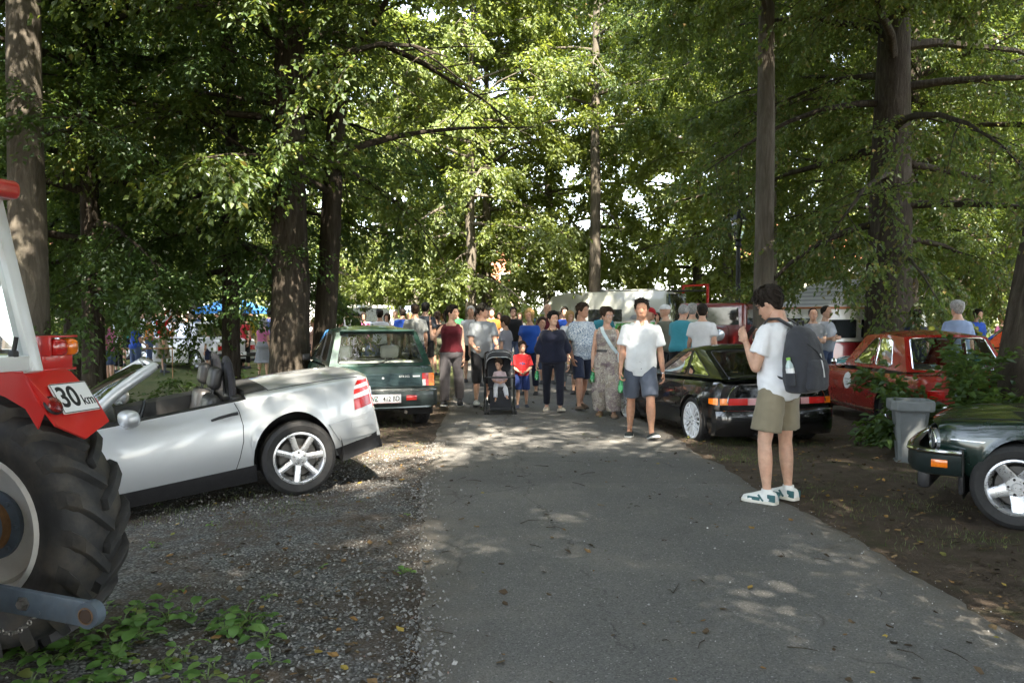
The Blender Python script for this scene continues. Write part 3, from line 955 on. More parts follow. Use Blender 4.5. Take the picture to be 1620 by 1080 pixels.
class CarBody:
    """lower body: lofted across stations along y (forward); profile = (height fraction, width factor)"""
    def __init__(s, y, w, zb, zt, zs, arches, prof, bow=(0, 0), rake=(0, 0), crease=None, top_pow=0.55):
        s.y, s._w, s._zb, s._zt, s._zs = y, w, zb, zt, zs
        s.arches, s.prof, s.bow, s.rake, s.tp = arches, prof, bow, rake, top_pow
        s.y0, s.y1 = y[0], y[-1]
    def w(s, y): return float(herm(s.y, s._w, y))
    def zb(s, y): return float(herm(s.y, s._zb, y))
    def zt(s, y): return float(herm(s.y, s._zt, y))
    def zs(s, y): return float(herm(s.y, s._zs, y))
    def zlow(s, y):
        z = s.zs(y)
        for yc, zc, r in s.arches:
            if abs(y - yc) < r:
                z = max(z, zc + math.sqrt(r * r - (y - yc) ** 2))
        return z
    def side_x(s, y, z):
        zs, zb = s.zs(y), s.zb(y)
        f = (z - zs) / (zb - zs)
        return s.w(y) * float(np.interp(f, [p[0] for p in s.prof], [p[1] for p in s.prof]))
    def warp(s, x, y, z):
        W = max(s._w)
        L = s.y1 - s.y0
        a = max(0, 1 - (y - s.y0) / (0.22 * L)) ; b = max(0, 1 - (s.y1 - y) / (0.22 * L))
        q = min(1.2, abs(x) / W)
        y2 = y + s.bow[0] * a * q ** 3 - s.bow[1] * b * q ** 3
        y2 += s.rake[0] * a * (z - 0.5) - s.rake[1] * b * (z - 0.5)
        return Vector((x, y2, z))
    def pt(s, y, z, side=1, off=0.0):
        e = 0.01
        x = s.side_x(y, z)
        return s.warp(side * (x + off), y, z)
    def top(s, y, x):
        """top surface (bonnet, boot lid) at signed x"""
        ge = s.prof[-1][1] * s.w(y)
        t = 1 - min(1, abs(x) / ge)
        z = s.zb(y) + (s.zt(y) - s.zb(y)) * math.sin(t * math.pi / 2) ** s.tp
        return s.warp(x, y, z)
    def end(s, x, z, rear=True, off=0.0):
        y = s.y0 - off if rear else s.y1 + off
        p = s.warp(x, s.y0 if rear else s.y1, z)
        p.y += -off if rear else off
        return p
    def shell(s, dy=0.035, openings=(), nt=8, ns=11, doors=(), topcut=0.0):
        """-> MB body, list of MB for the doors.  openings: (y0,y1) without a top; doors: (y0,y1,ztop?)"""
        ys = set(np.round(np.arange(s.y0, s.y1, dy), 4)) | {s.y0, s.y1}
        for yc, zc, r in s.arches:
            ys |= {yc - r + 1e-3, yc - r - 1e-3, yc + r - 1e-3, yc + r + 1e-3}
        for d in doors: ys |= {d[0], d[1]}
        for o in openings: ys |= {o[0], o[1]}
        ys = sorted(ys)
        rows = []
        for y in ys:
            zl, zb, zs = s.zlow(y), s.zb(y), s.zs(y)
            zl = min(zl, zb - 0.03)
            inarch = zl > zs + 0.004
            side = []
            for k in range(ns):
                f = (k / (ns - 1)) ** 0.9
                z = zl + f * (zb - zl)
                x = s.side_x(y, z)
                if inarch and k == 0: x += 0.010
                if inarch and k == 1: x += 0.006
                side.append((x, z))
            if not inarch:
                side[0] = (side[0][0] - 0.015, side[0][1])
            tops = []
            ge = s.prof[-1][1] * s.w(y)
            for k in range(1, nt + 1):
                t = (k / nt)
                tt = t ** 1.3
                tops.append((ge * (1 - tt), zb + (s.zt(y) - zb) * math.sin(tt * math.pi / 2) ** s.tp))
            half = side + tops
            row = [s.warp(-x, y, z) for x, z in half] + [s.warp(x, y, z) for x, z in half[::-1][1:]]
            rows.append(row)
        n = len(rows[0])
        mb = MB()
        dm = [MB() for _ in doors]
        mb.v = [tuple(p) for r in rows for p in r]
        for d in dm: d.v = list(mb.v)
        for i in range(len(ys) - 1):
            ym = (ys[i] + ys[i + 1]) / 2
            op = any(a < ym < b for a, b in openings)
            for j in range(n - 1):
                jj = min(j, n - 2 - j)
                if op and jj >= ns - 1: continue
                f = (i * n + j, i * n + j + 1, (i + 1) * n + j + 1, (i + 1) * n + j)
                put = mb
                for d, m in zip(doors, dm):
                    if d[0] < ym < d[1] and jj < ns - 1 and jj >= 1 and ((j < n / 2) == (d[2] < 0)):
                        put = m
                put.f.append(f); put.m.append(0)
        mb.f.append(tuple(range(n))); mb.m.append(0)
        e = (len(ys) - 1) * n
        mb.f.append(tuple(e + k for k in range(n))[::-1]); mb.m.append(0)
        for m in dm:
            used = sorted({i for f in m.f for i in f}); mp = {i: k for k, i in enumerate(used)}
            m.v = [m.v[i] for i in used]; m.f = [tuple(mp[i] for i in f) for f in m.f]
        return mb, dm
    def decal(s, poly, side=None, rear=None, off=0.004, step=0.05, depth=0.02):
        """raised piece following the surface: poly in (y,z) on a side, or (x,z) on an end"""
        f = (lambda a, b: s.pt(a, b, side, off)) if side is not None else (lambda a, b: s.end(a, b, rear, off))
        if side is not None: c = lambda p: Vector((p.x - side * depth, p.y, p.z))
        else: c = lambda p: Vector((p.x, p.y + (depth if rear else -depth), p.z))
        poly = subdiv_poly(poly, step)
        V, tri, _ = tri_region(poly, [], step)
        P = [f(v.x, v.y) for v in V]
        mb = MB()
        mb.add(P, tri)
        n = len(poly)
        rim = [f(*p) for p in poly]
        mb.add(rim + [c(p) for p in rim], [(i, (i + 1) % n, n + (i + 1) % n, n + i) for i in range(n)])
        return mb
    def wells(s, parent, depth=0.36, mat=None):
        for yc, zc, r in s.arches:
            for sd in (-1, 1):
                mb = MB()
                N = 18
                x0 = s.side_x(yc, zc + r) - 0.002
                a = [Vector((sd * x0, yc + (r + 0.006) * math.cos(math.pi * k / N), zc + (r + 0.006) * math.sin(math.pi * k / N))) for k in range(-2, N + 3)]
                b = [Vector((sd * (x0 - depth), p.y, p.z)) for p in a]
                m = len(a)
                mb.add(a + b, [(k, k + 1, m + k + 1, m + k) for k in range(m - 1)] + [tuple(m + k for k in range(m))])
                mb.build('wheel_well', mat or DARK, parent)
        ys = [a[0] for a in s.arches]
        mb = MB()
        zz = max(s.zs(s.y0), s.zs(s.y1), s.zs((s.y0 + s.y1) / 2)) + 0.06
        mb.box((0, (s.y0 + s.y1) / 2, zz), (1.0, (s.y1 - s.y0) * 0.94, 0.06))
        mb.box((0, (ys[0] + ys[-1]) / 2, zz), (1.46, abs(ys[-1] - ys[0]) - 2 * s.arches[0][2], 0.08))
        mb.build('underbody', DARK, parent)

def seam(body, path, side, parent, r=0.0035, name='panel_gap', mat=None):
    mb = MB()
    mb.tube([body.pt(y, z, side, 0.0008) for y, z in path], r, 5)
    return mb.build(name, mat or DARK, parent)

_WM = {}
def wheel_meshes(key, Rt, wd, Rr, style, rim_mat, tyre_mat):
    if key in _WM: return _WM[key]
    out = []
    # tyre, outward is +x
    mb = MB()
    h = wd / 2
    prof = [(Rr - 0.012, -h * 0.78), (Rr + 0.01, -h * 0.92), (Rr + (Rt - Rr) * 0.5, -h * 1.0), (Rt - 0.025, -h * 0.93), (Rt - 0.006, -h * 0.78)]
    for k in (-0.55, -0.5, -0.46, -0.16, -0.12, -0.08, 0.08, 0.12, 0.16, 0.46, 0.5, 0.55):
        g = 0.009 if abs(abs(k) - 0.5) < 0.01 or abs(abs(k) - 0.12) < 0.01 else 0
        prof.append((Rt - g, h * k))
    prof += [(Rt - 0.006, h * 0.78), (Rt - 0.025, h * 0.93), (Rr + (Rt - Rr) * 0.62, h * 1.0), (Rr + (Rt - Rr) * 0.56, h * 0.985), (Rr + (Rt - Rr) * 0.3, h * 0.98), (Rr + 0.012, h * 0.92), (Rr - 0.004, h * 0.80)]
    mb.lathe(prof, 48, axis='x')
    out.append(('tyre', mb.mesh('tyre', tyre_mat, True, 35)))
    # rim barrel and lip
    mb = MB()
    mb.lathe([(Rr + 0.004, h * 0.80), (Rr + 0.008, h * 0.90), (Rr - 0.006, h * 0.93), (Rr - 0.014, h * 0.86), (Rr - 0.022, h * 0.62), (Rr - 0.035, h * 0.1), (Rr - 0.035, -h * 0.8)], 40, axis='x')
    def spoke(a, r0, r1, w0, w1, x0, x1, th=0.02):
        ca, sa = math.cos(a), math.sin(a)
        pts = []
        for (r, w, x) in ((r0, w0, x0), ((r0 + r1) / 2, (w0 + w1) / 2 * 0.92, (x0 + x1) / 2 + 0.004), (r1, w1, x1)):
            ring = []
            for (dw, dx) in ((-w, -th), (-w, -0.004), (-w * 0.7, 0), (w * 0.7, 0), (w, -0.004), (w, -th)):
                ring.append((x + dx, r * ca - dw * sa, r * sa + dw * ca))
            pts.append(ring)
        mb.loft(pts)
    if style == 'seven':
        for k in range(7):
            spoke(math.pi / 2 + 2 * math.pi * k / 7 + 0.22, 0.045, Rr - 0.012, 0.026, 0.027, h * 0.66, h * 0.84, 0.03)
        mb.lathe([(0.075, h * 0.3), (0.075, h * 0.62), (0.066, h * 0.70), (0.035, h * 0.72), (0.033, h * 0.78), (0.0, h * 0.80)], 24, axis='x')
    elif style == 'multi':
        for k in range(16):
            spoke(2 * math.pi * k / 16, 0.05, Rr - 0.012, 0.010, 0.013, h * 0.80, h * 0.88, 0.03)
        mb.lathe([(0.07, h * 0.4), (0.07, h * 0.78), (0.06, h * 0.86), (0.03, h * 0.88), (0.0, h * 0.88)], 24, axis='x')
    elif style == 'star':
        for k in range(5):
            spoke(math.pi / 2 + 2 * math.pi * k / 5, 0.04, Rr - 0.012, 0.055, 0.038, h * 0.50, h * 0.80, 0.03)
        mb.lathe([(0.085, h * 0.2), (0.085, h * 0.50), (0.075, h * 0.58), (0.035, h * 0.58), (0.030, h * 0.64), (0.0, h * 0.64)], 24, axis='x')
    else:
        mb.lathe([(Rr - 0.02, h * 0.55), (Rr * 0.80, h * 0.40), (Rr * 0.62, h * 0.62), (Rr * 0.5, h * 0.66), (Rr * 0.42, h * 0.78), (Rr * 0.2, h * 0.85), (0.0, h * 0.86)], 32, axis='x')
    out.append(('rim', mb.mesh('rim', rim_mat, True, 35)))
    mb = MB()
    mb.lathe([(0.0, h * 0.1), (Rr * 0.74, h * 0.1), (Rr * 0.74, h * 0.0), (Rr - 0.03, -h * 0.3)], 24, axis='x')
    out.append(('brake_disc', mb.mesh('brake_disc', pmat('brake_metal', (0.10, 0.095, 0.09), 0.5, 0.7), True, 35)))
    if style in ('seven', 'star', 'multi'):
        r = 0.048 if style != 'star' else 0.058
        x = {'seven': 0.70, 'star': 0.58, 'multi': 0.86}[style] * h
        mb = MB()
        mb.lathe([(0.010, x - 0.01), (0.010, x + 0.006), (0.004, x + 0.009), (0.0, x + 0.006)], 8, (0, r, 0), 'x')
        bolt = mb.mesh('wheel_bolt', CHROME if style == 'seven' else BLACK_PLASTIC, True, 35)
        for k in range(5):
            out.append(('wheel_bolt', bolt, 2 * math.pi * k / 5 + (0.3 if style == 'seven' else 0.0)))
    _WM[key] = out
    return out

def wheels(car, key, specs, Rt, wd, Rr, style, rim_mat=None, tyre_mat=None, steer=0.0):
    """specs: (x, y, z) of the wheel centres; outward follows the sign of x"""
    ms = wheel_meshes(key, Rt, wd, Rr, style, rim_mat or SILVER_RIM, tyre_mat or RUBBER)
    for i, (x, y, z) in enumerate(specs):
        e = bpy.data.objects.new('wheel', None)
        e.empty_display_size = 0.1
        COL.objects.link(e)
        e.parent = car
        e.location = (x, y, z)
        e.rotation_euler = (R(17 * i), 0, (0 if x > 0 else math.pi) + (steer if y > 1.2 else 0))
        if x < 0: e.rotation_euler[0] = -e.rotation_euler[0]
        for q in ms:
            link(q[0], q[1], e, rot=(q[2], 0, 0) if len(q) > 2 else None)

def pane_obj(name, pane, mat, parent, off=0.0, mir=False, trim=None, trim_r=0.006, trim_name='window_trim'):
    v, f, rim = pane
    if mir:
        v = [Vector((-p.x, p.y, p.z)) for p in v]; f = [t[::-1] for t in f]; rim = [Vector((-p.x, p.y, p.z)) for p in rim]
    o = link(name, to_mesh(name, v, f, mat, True, 180), parent)
    if trim is not None:
        mb = MB()
        mb.tube(list(rim) + [rim[0], rim[1]], trim_r, 6)
        mb.build(trim_name, trim, o)
    return o

def greenhouse(car, pm, A, B, C, D, wa, wr, wd_, holes_side, trim, roof_bulge=0.05, glass=None, ws_bow=0.10, rw_bow=0.06,
               belt=None, rail=None, front_hole=0.06, rear_hole=0.07, pillar_mid=None, roof_name='roof', rear_mat=None, trim_r=0.007, rail_in=0.0):
    """A windscreen foot, B windscreen top, C rear-window top, D rear-window foot: each (halfwidth, y, z)"""
    glass = glass or GLASS
    vA, vB, vC, vD = (Vector(p) for p in (A, B, C, D))
    belt = belt or [vA, vD]
    rail = rail or [vB, vC]
    cb, cr = curve(*belt), curve(*rail)
    left = curve(vA, vB); right = curve(vC, vD) if False else curve(vD, vC)
    fs = coons(cb, cr, left, right)
    fr, panes = panel(fs, [rounded(h, 0.07) for h in holes_side], 0.09)
    for sd in (1, -1):
        mb = MB()
        mb.add(*(fr if sd > 0 else mirror(fr)))
        # inner skin a little inside gives the pillars thickness
        vv = [Vector((p.x - 0.03, p.y, p.z)) for p in fr[0]]
        inn = (vv, fr[1])
        mb.add(*(inn if sd > 0 else mirror(inn)))
        mb.build('pillar_frame', pm, car, True, 50)
        for p in panes:
            pane_obj('side_window', p, glass, car, mir=(sd < 0), trim=trim, trim_r=trim_r)
    def across(P, bow, up=0.0):
        return curve((-P.x, P.y, P.z), (-P.x * 0.55, P.y + bow * 0.75, P.z + up * 0.8), (0, P.y + bow, P.z + up), (P.x * 0.55, P.y + bow * 0.75, P.z + up * 0.8), (P.x, P.y, P.z))
    mirc = lambda c: (lambda t: Vector((-c(t).x, c(t).y, c(t).z)))
    # roof
    cB, cC = across(vB, ws_bow * 0.55, roof_bulge * 0.6), across(vC, -rw_bow * 0.5, roof_bulge * 0.6)
    rf = coons(cC, cB, mirc(lambda t: cr(1 - t)), lambda t: cr(1 - t))
    def roof(s, t):
        p = rf(s, t)
        p.z += roof_bulge * 0.55 * math.sin(math.pi * t) * math.sin(math.pi * s) ** 0.7
        return p
    (v, f), _ = panel(roof, [], 0.09)
    mb = MB(); mb.add(v, f)
    mb.add([Vector((p.x * 0.97, p.y, p.z - 0.03)) for p in v], f)
    ro = mb.build(roof_name, pm, car, True, 60)
    # windscreen
    cA = across(vA, ws_bow, 0.0)
    fw = coons(cA, cB, mirc(left), left)
    h = front_hole
    (v, f), pn = panel(fw, [rounded([(h, h * 0.8), (1 - h, h * 0.8), (1 - h, 1 - h), (h, 1 - h)], 0.05)], 0.09)
    mb = MB(); mb.add(v, f); mb.build('windscreen_frame', pm, car, True, 60)
    pane_obj('windscreen', pn[0], glass, car, trim=trim, trim_r=trim_r)
    # rear window
    cD = across(vD, -rw_bow, 0.0)
    fb = coons(cD, cC, mirc(right), right)
    h = rear_hole
    (v, f), pn = panel(fb, [rounded([(h, h), (1 - h, h), (1 - h, 1 - h), (h, 1 - h)], 0.06)], 0.09)
    mb = MB(); mb.add(v, f); mb.build('rear_window_frame', pm, car, True, 60)
    pane_obj('rear_window', pn[0], rear_mat or glass, car, trim=trim, trim_r=trim_r)
    return fs, fb

FONT_CACHE = {}
def text_mesh(name, txt, size, mat, parent, loc, rot, align='CENTER', extrude=0.001, sx=1.0, bold=0.0):
    """flat lettering as a real mesh"""
    cu = bpy.data.curves.new('lettering', 'FONT')
    cu.body = txt
    cu.size = size
    cu.align_x = align
    cu.align_y = 'CENTER'
    cu.extrude = extrude
    cu.offset = bold
    tmp = bpy.data.objects.new('lettering_tmp', cu)
    COL.objects.link(tmp)
    dg = bpy.context.evaluated_depsgraph_get()
    dg.update()
    me = bpy.data.meshes.new_from_object(tmp.evaluated_get(dg))
    bpy.data.objects.remove(tmp)
    bpy.data.curves.remove(cu)
    me.materials.clear()
    me.materials.append(mat)
    o = link(name, me, parent, loc, rot)
    o.scale = (sx, 1, 1)
    return o

def seat(car, x, y, z, mat, head=True, lean=0.25, hw=0.24, hh=0.62, name='seat', headname='headrest', gap=0.03):
    mb = MB()
    mb.box((0, 0.25, 0.08), (hw * 2, 0.5, 0.16), None, 0.05)
    M = Matrix.Rotation(lean, 3, 'X')
    mb.box(M @ Vector((0, -0.02, 0.08 + hh / 2)), (hw * 2, 0.13, hh), M, 0.06, 3)
    o = mb.build(name, mat, car, loc=(x, y, z))
    if head:
        mb = MB()
        c = M @ Vector((0, -0.01, 0.08 + hh + 0.11 + gap))
        mb.box(c, (hw * 1.15, 0.10, 0.20), M, 0.05, 4)
        for sx in (-0.06, 0.06):
            mb.tube([M @ Vector((sx, -0.01, 0.05 + hh)), M @ Vector((sx, -0.01, 0.12 + hh + gap))], 0.006, 6)
        mb.build(headname, mat, o)
    return o

def place_car(name, label, x, y, heading, group=None, z=None, pitch=0.0, roll=0.0):
    """heading: direction of the nose, in degrees to the left of straight ahead"""
    t = thing(name, label, 'car', (x, y, float(gz(x, y)) if z is None else z), (0, 0, 0), group)
    t.rotation_mode = 'XYZ'
    t.rotation_euler = (R(pitch), R(roll), R(heading))
    return t

# ---------------------------------------------------------------- silver roadster
SILVER = paint('silver_metallic_paint', (0.47, 0.49, 0.51), 0.45, 0.32, 0.08)
RED_LENS = pmat('red_lens', (0.45, 0.012, 0.010), 0.15, 0, 0.15, 30, coat=1.0)
AMBER_LENS = pmat('amber_lens', (0.85, 0.20, 0.01), 0.18, 0, 0.15, 30, coat=1.0)
CLEAR_LENS = pmat('clear_lens', (0.62, 0.60, 0.60), 0.15, 0, 0.1, 30, coat=1.0)
LEATHER = pmat('black_leather', (0.022, 0.021, 0.021), 0.42, 0, 0.2, 12, 0.25, 160)
PLATE_WHITE = pmat('plate_white', (0.78, 0.79, 0.80), 0.4, 0, 0.03, 10)
PLATE_BLUE = pmat('plate_blue', (0.02, 0.16, 0.62), 0.4, 0, 0.05, 10)
INK = pmat('plate_black', (0.012, 0.012, 0.013), 0.5, 0, 0.05, 10)

def tophalf(body, y0, y1, x0, x1, off=0.004, ny=14, nx=14):
    """a strip lying on the upper surface of a body"""
    V = []
    for i in range(ny + 1):
        for j in range(nx + 1):
            p = body.top(y0 + (y1 - y0) * i / ny, x0 + (x1 - x0) * j / nx)
            V.append(Vector((p.x, p.y, p.z + off)))
    F = [(i * (nx + 1) + j, i * (nx + 1) + j + 1, (i + 1) * (nx + 1) + j + 1, (i + 1) * (nx + 1) + j) for i in range(ny) for j in range(nx)]
    return V, F

def number_plate(car, c, wd, ht, txt, facing, tilt=0.0, blue=True, red_edge=True, tsize=0.075, mark=True):
    """facing: rotation about z of the outward direction, 0 = towards -y"""
    M = (R(90) + tilt, 0, facing)
    mb = MB()
    mb.box((0, 0, 0), (wd, ht, 0.012), None, 0.004)
    p = mb.build('number_plate', PLATE_WHITE, car, loc=c, rot=M)
    if blue:
        mb = MB(); mb.box((-wd / 2 + 0.026, 0, 0.0068), (0.042, ht - 0.014, 0.002))
        mb.build('blue_band', PLATE_BLUE, p)
    if red_edge:
        mb = MB()
        for sgn in (-1, 1):
            mb.box((0, sgn * (ht / 2 - 0.006), 0.0066), (wd - 0.012, 0.003, 0.002))
        mb.build('red_edge_line', RED_LENS, p)
    if txt:
        text_mesh('plate_lettering', txt, tsize, INK, p, (0.028, -0.002, 0.0075), (0, 0, 0), sx=0.78, bold=0.0012)
    if mark:
        mb = MB(); mb.prism([(-0.095 + 0.010 * math.cos(a), 0.016 * math.sin(a)) for a in [k * math.pi / 5 for k in range(10)]], 0.006, 0.0085)
        mb.build('crest', pmat('crest_green', (0.12, 0.35, 0.25), 0.5), p)
    return p

def make_roadster():
    car = place_car('roadster', 'silver open two-seat roadster parked nose-down beside the red tractor', -2.22, 8.01, 117.0, z=0.0, pitch=-7.0, roll=0.0)
    car.scale = (1.03, 1.03, 1.03)
    B = CarBody([-.83, -.74, -.4, 0, .5, 1.2, 1.75, 2.4, 2.9, 3.14],
                [.72, .80, .842, .858, .858, .857, .85, .845, .80, .66],
                [.87, .895, .90, .895, .875, .845, .82, .74, .62, .54],
                [.905, .945, .955, .95, .93, .91, .895, .84, .71, .60],
                [.34, .31, .26, .22, .20, .20, .20, .21, .22, .25],
                [(0, .345, .378), (2.4, .335, .37)],
                [(0, .90), (.10, .955), (.28, .99), (.5, 1.0), (.72, .985), (.90, .955), (1, .92)], bow=(0.16, 0.30), rake=(0.10, 0.10), top_pow=.42)
    mb, dm = B.shell(openings=[(.36, 1.58)], doors=[(.42, 1.74, -1), (.42, 1.74, 1)])
    mb.build('body', SILVER, car, True, 50)
    for d, sd in zip(dm, (-1, 1)):
        do = d.build('door', SILVER, car, True, 50)
        # handle in its dish
        m = MB()
        y0, z0 = .50, .775
        m.tube([B.pt(y0 - 0.05, z0 + .012, sd, .012), B.pt(y0, z0 + .012, sd, .030), B.pt(y0 + .10, z0 + .002, sd, .032), B.pt(y0 + .16, z0 - .012, sd, .012)], [.014, .013, .012, .010], 8)
        m.build('door_handle', BLACK_PLASTIC, do)
        m = B.decal([(y0 + .035 + .05 * math.cos(a), z0 - .005 + .036 * math.sin(a)) for a in [k * math.pi / 8 for k in range(16)]], sd, None, .002, .03, .01)
        m.build('handle_dish', pmat('shaded_dish', (0.42, 0.43, 0.45), 0.35, 0.3), do)
        # mirror
        m = MB()
        c = B.pt(1.26, .84, sd, .14)
        c.z += .055
        m.box(c, (.22, .13, .135), Matrix.Rotation(-sd * .25, 3, 'Z'), .055, 4)
        m.tube([B.pt(1.28, .83, sd, -.01), c + Vector((-sd * .03, .01, -.03))], [.035, .025], 8)
        m.build('mirror', SILVER, do)
        seam(B, [(.46, .87), (.435, .80), (.42, .68), (.435, .55), (.48, .42), (.52, .33)], sd, car)
        seam(B, [(1.74, .80), (1.76, .6), (1.75, .40), (1.70, .30)], sd, car)
        # dark sill
        m = B.decal([(.36, .185), (2.03, .185), (2.03, .30), (.36, .335)], sd, None, .012, .06, .04)
        m.build('sill', BLACK_PLASTIC, car)
        # bumper step, valance
        m = B.decal([(-.825, .40), (-.44, .40), (-.36, .56), (-.825, .60)], sd, None, .010, .05, .02)
        m.build('bumper_side', SILVER, car)
        m = B.decal([(-.82, .26), (-.42, .20), (-.38, .33), (-.82, .40)], sd, None, .0, .05, .05)
        m.build('valance', BLACK_PLASTIC, car)
        m = B.decal([(-.815, .49), (-.58, .49), (-.60, .545), (-.815, .555)], sd, None, .016, .05, .02)
        m.build('rub_strip', SILVER, car)
        # tail light in three bands
        RD = pmat('deep_red_lens', (0.24, 0.008, 0.008), 0.2, 0, .15, 30, coat=.5)
        for nm, pol, mt in (('tail_light', [(-.825, .66), (-.655, .64), (-.665, .735), (-.825, .75)], RD),
                            ('tail_light', [(-.825, .755), (-.667, .74), (-.675, .772), (-.825, .787)], CLEAR_LENS),
                            ('tail_light', [(-.825, .792), (-.676, .777), (-.688, .815), (-.825, .826)], pmat('bright_red_lens', (0.80, 0.02, 0.015), 0.15, coat=1.0)),
                            ('tail_light', [(-.825, .831), (-.690, .820), (-.70, .845), (-.825, .855)], CLEAR_LENS),
                            ('tail_light', [(-.825, .86), (-.702, .85), (-.735, .89), (-.825, .885)], RD)):
            B.decal(pol, sd, None, .006, .04, .03).build(nm, mt, car)
        # headlight
        B.decal([(2.98, .50), (3.13, .48), (3.12, .58), (2.90, .64)], sd, None, .004, .05, .03).build('headlight', CLEAR_LENS, car)
        B.decal([(2.62, .27), (3.12, .27), (3.12, .42), (2.70, .44)], sd, None, .010, .05, .03).build('front_bumper_side', SILVER, car)
        # seat, belt, padded hoop
        s = seat(car, sd * .36, .78, .30, LEATHER, True, .30, .25, .58)
        m = MB()
        m.tube([(sd * .36 - .17, .43, .88), (sd * .36 - .17, .42, 1.03), (sd * .36 - .12, .42, 1.17), (sd * .36, .42, 1.21), (sd * .36 + .12, .42, 1.17), (sd * .36 + .17, .42, 1.03), (sd * .36 + .17, .43, .88)], .032, 8)
        m.box((sd * .36, .42, 1.02), (.30, .03, .32), None, .012)
        m.build('roll_hoop', pmat('black_fabric', (0.016, 0.016, 0.02), 0.9), car)
    # boot seam and soft-top cover
    m = MB()
    pts = [B.top(.16, x * .70 / 8) for x in range(-8, 9)]
    m.tube([Vector((p.x, p.y, p.z + .001)) for p in pts], .004, 5)
    for sd in (-1, 1):
        pts = [B.top(.16 - .9 * k / 10, sd * .70) for k in range(11)]
        m.tube([Vector((p.x, p.y, p.z + .001)) for p in pts], .0035, 5)
    m.build('boot_lid_gap', DARK, car)
    v, f = tophalf(B, .17, .36, -.66, .66, .005)
    MB().add(v, f).build('soft_top_cover', pmat('black_cover', (0.02, 0.02, 0.021), 0.6, 0, 0.2, 20, .2, 200), car)
    # cockpit tub
    m = MB()
    for sd in (-1, 1):
        prev = None
        rows = []
        for k in range(13):
            y = .36 + (1.58 - .36) * k / 12
            a = B.warp(sd * B.prof[-1][1] * B.w(y), y, B.zb(y))
            rows.append([a, Vector((sd * .70, y, B.zb(y) + .012)), Vector((sd * .665, y, B.zb(y) - .02)), Vector((sd * .64, y, .55)), Vector((sd * .62, y, .25))])
        vs = [p for r in rows for p in r]
        m.add(vs, [(i * 5 + j, i * 5 + j + 1, i * 5 + j + 6, i * 5 + j + 5) for i in range(12) for j in range(4)])
    m.add([(-.66, .36, .25), (.66, .36, .25), (.66, 1.70, .25), (-.66, 1.70, .25)], [(0, 1, 2, 3)])
    m.add([(-.72, .36, .95), (.72, .36, .95), (.66, .36, .25), (-.66, .36, .25)], [(0, 1, 2, 3)])
    m.box((0, .41, .86), (1.36, .10, .10), None, .03)
    m.box((0, 1.05, .40), (.20, 1.2, .22), None, .03)
    m.box((0, 1.50, .80), (1.32, .34, .16), None, .06)
    m.build('cockpit', LEATHER, car)
    m = MB()
    m.lathe([(.175, -.012), (.19, 0), (.175, .012), (.16, 0), (.175, -.012)], 24)
    o = m.build('steering_wheel', BLACK_PLASTIC, car, loc=(-.36, 1.18, .80), rot=(R(-65), 0, 0))
    # windscreen
    foot = lambda sd: Vector((sd * .70, 1.60, .87)); head = lambda sd: Vector((sd * .53, 1.00, 1.25))
    cb = curve(foot(-1), (-.45, 1.74, .90), (0, 1.80, .91), (.45, 1.74, .90), foot(1))
    ct = curve(head(-1), (-.3, 1.04, 1.275), (0, 1.06, 1.28), (.3, 1.04, 1.275), head(1))
    cl = curve(foot(-1), (-.645, 1.27, 1.11), head(-1)); crr = curve(foot(1), (.645, 1.27, 1.11), head(1))
    fw = coons(cb, ct, cl, crr)
    (v, f), pn = panel(fw, [rounded([(.045, .03), (.955, .03), (.95, .94), (.05, .94)], .05)], .08)
    pane_obj('windscreen', pn[0], GLASS, car)
    m = MB()
    for c in (cl, crr):
        m.tube([c(k / 10) for k in range(11)], [(.045, .028)] * 10 + [(.036, .025)], 10)
    m.tube([ct(k / 12) for k in range(13)], [(.024, .03)] * 13, 8)
    m.build('windscreen_frame', SILVER, car)
    m = MB()
    m.tube([Vector((p.x * .93, p.y - .03, p.z - .012)) for p in [ct(k / 12) for k in range(13)]], .018, 8)
    for c in (cl, crr):
        m.tube([Vector((c(k / 10).x * .955, c(k / 10).y - .035, c(k / 10).z - .008)) for k in range(11)], .016, 6)
    m.build('windscreen_seal', BLACK_PLASTIC, car)
    m = MB(); m.box((0, 1.12, 1.20), (.22, .03, .07), None, .02); m.build('inner_mirror', BLACK_PLASTIC, car)
    # rear end
    m = B.decal([(-.70, .36), (.70, .36), (.72, .60), (-.72, .60)], None, True, .012, .07, .03); m.build('rear_bumper', SILVER, car)
    m = B.decal([(-.66, .24), (.66, .24), (.70, .37), (-.70, .37)], None, True, .004, .07, .06); m.build('rear_valance', BLACK_PLASTIC, car)
    for sd in (-1, 1):
        B.decal([(sd * .42, .63), (sd * .70, .63), (sd * .68, .86), (sd * .52, .86)][::sd], None, True, .006, .05, .03).build('tail_light', RED_LENS, car)
    number_plate(car, (0, -.86, .70), .50, .11, '', 0)
    B.decal([(-.45, .30), (.45, .30), (.45, .46), (-.45, .46)], None, False, .01, .07, .03).build('grille', BLACK_PLASTIC, car)
    B.wells(car)
    wheels(car, 'roadster', [(-.748, 0, .318), (.748, 0, .318), (-.745, 2.4, .318), (.745, 2.4, .318)], .318, .215, .216, 'seven', steer=R(6))
    return car
make_roadster()

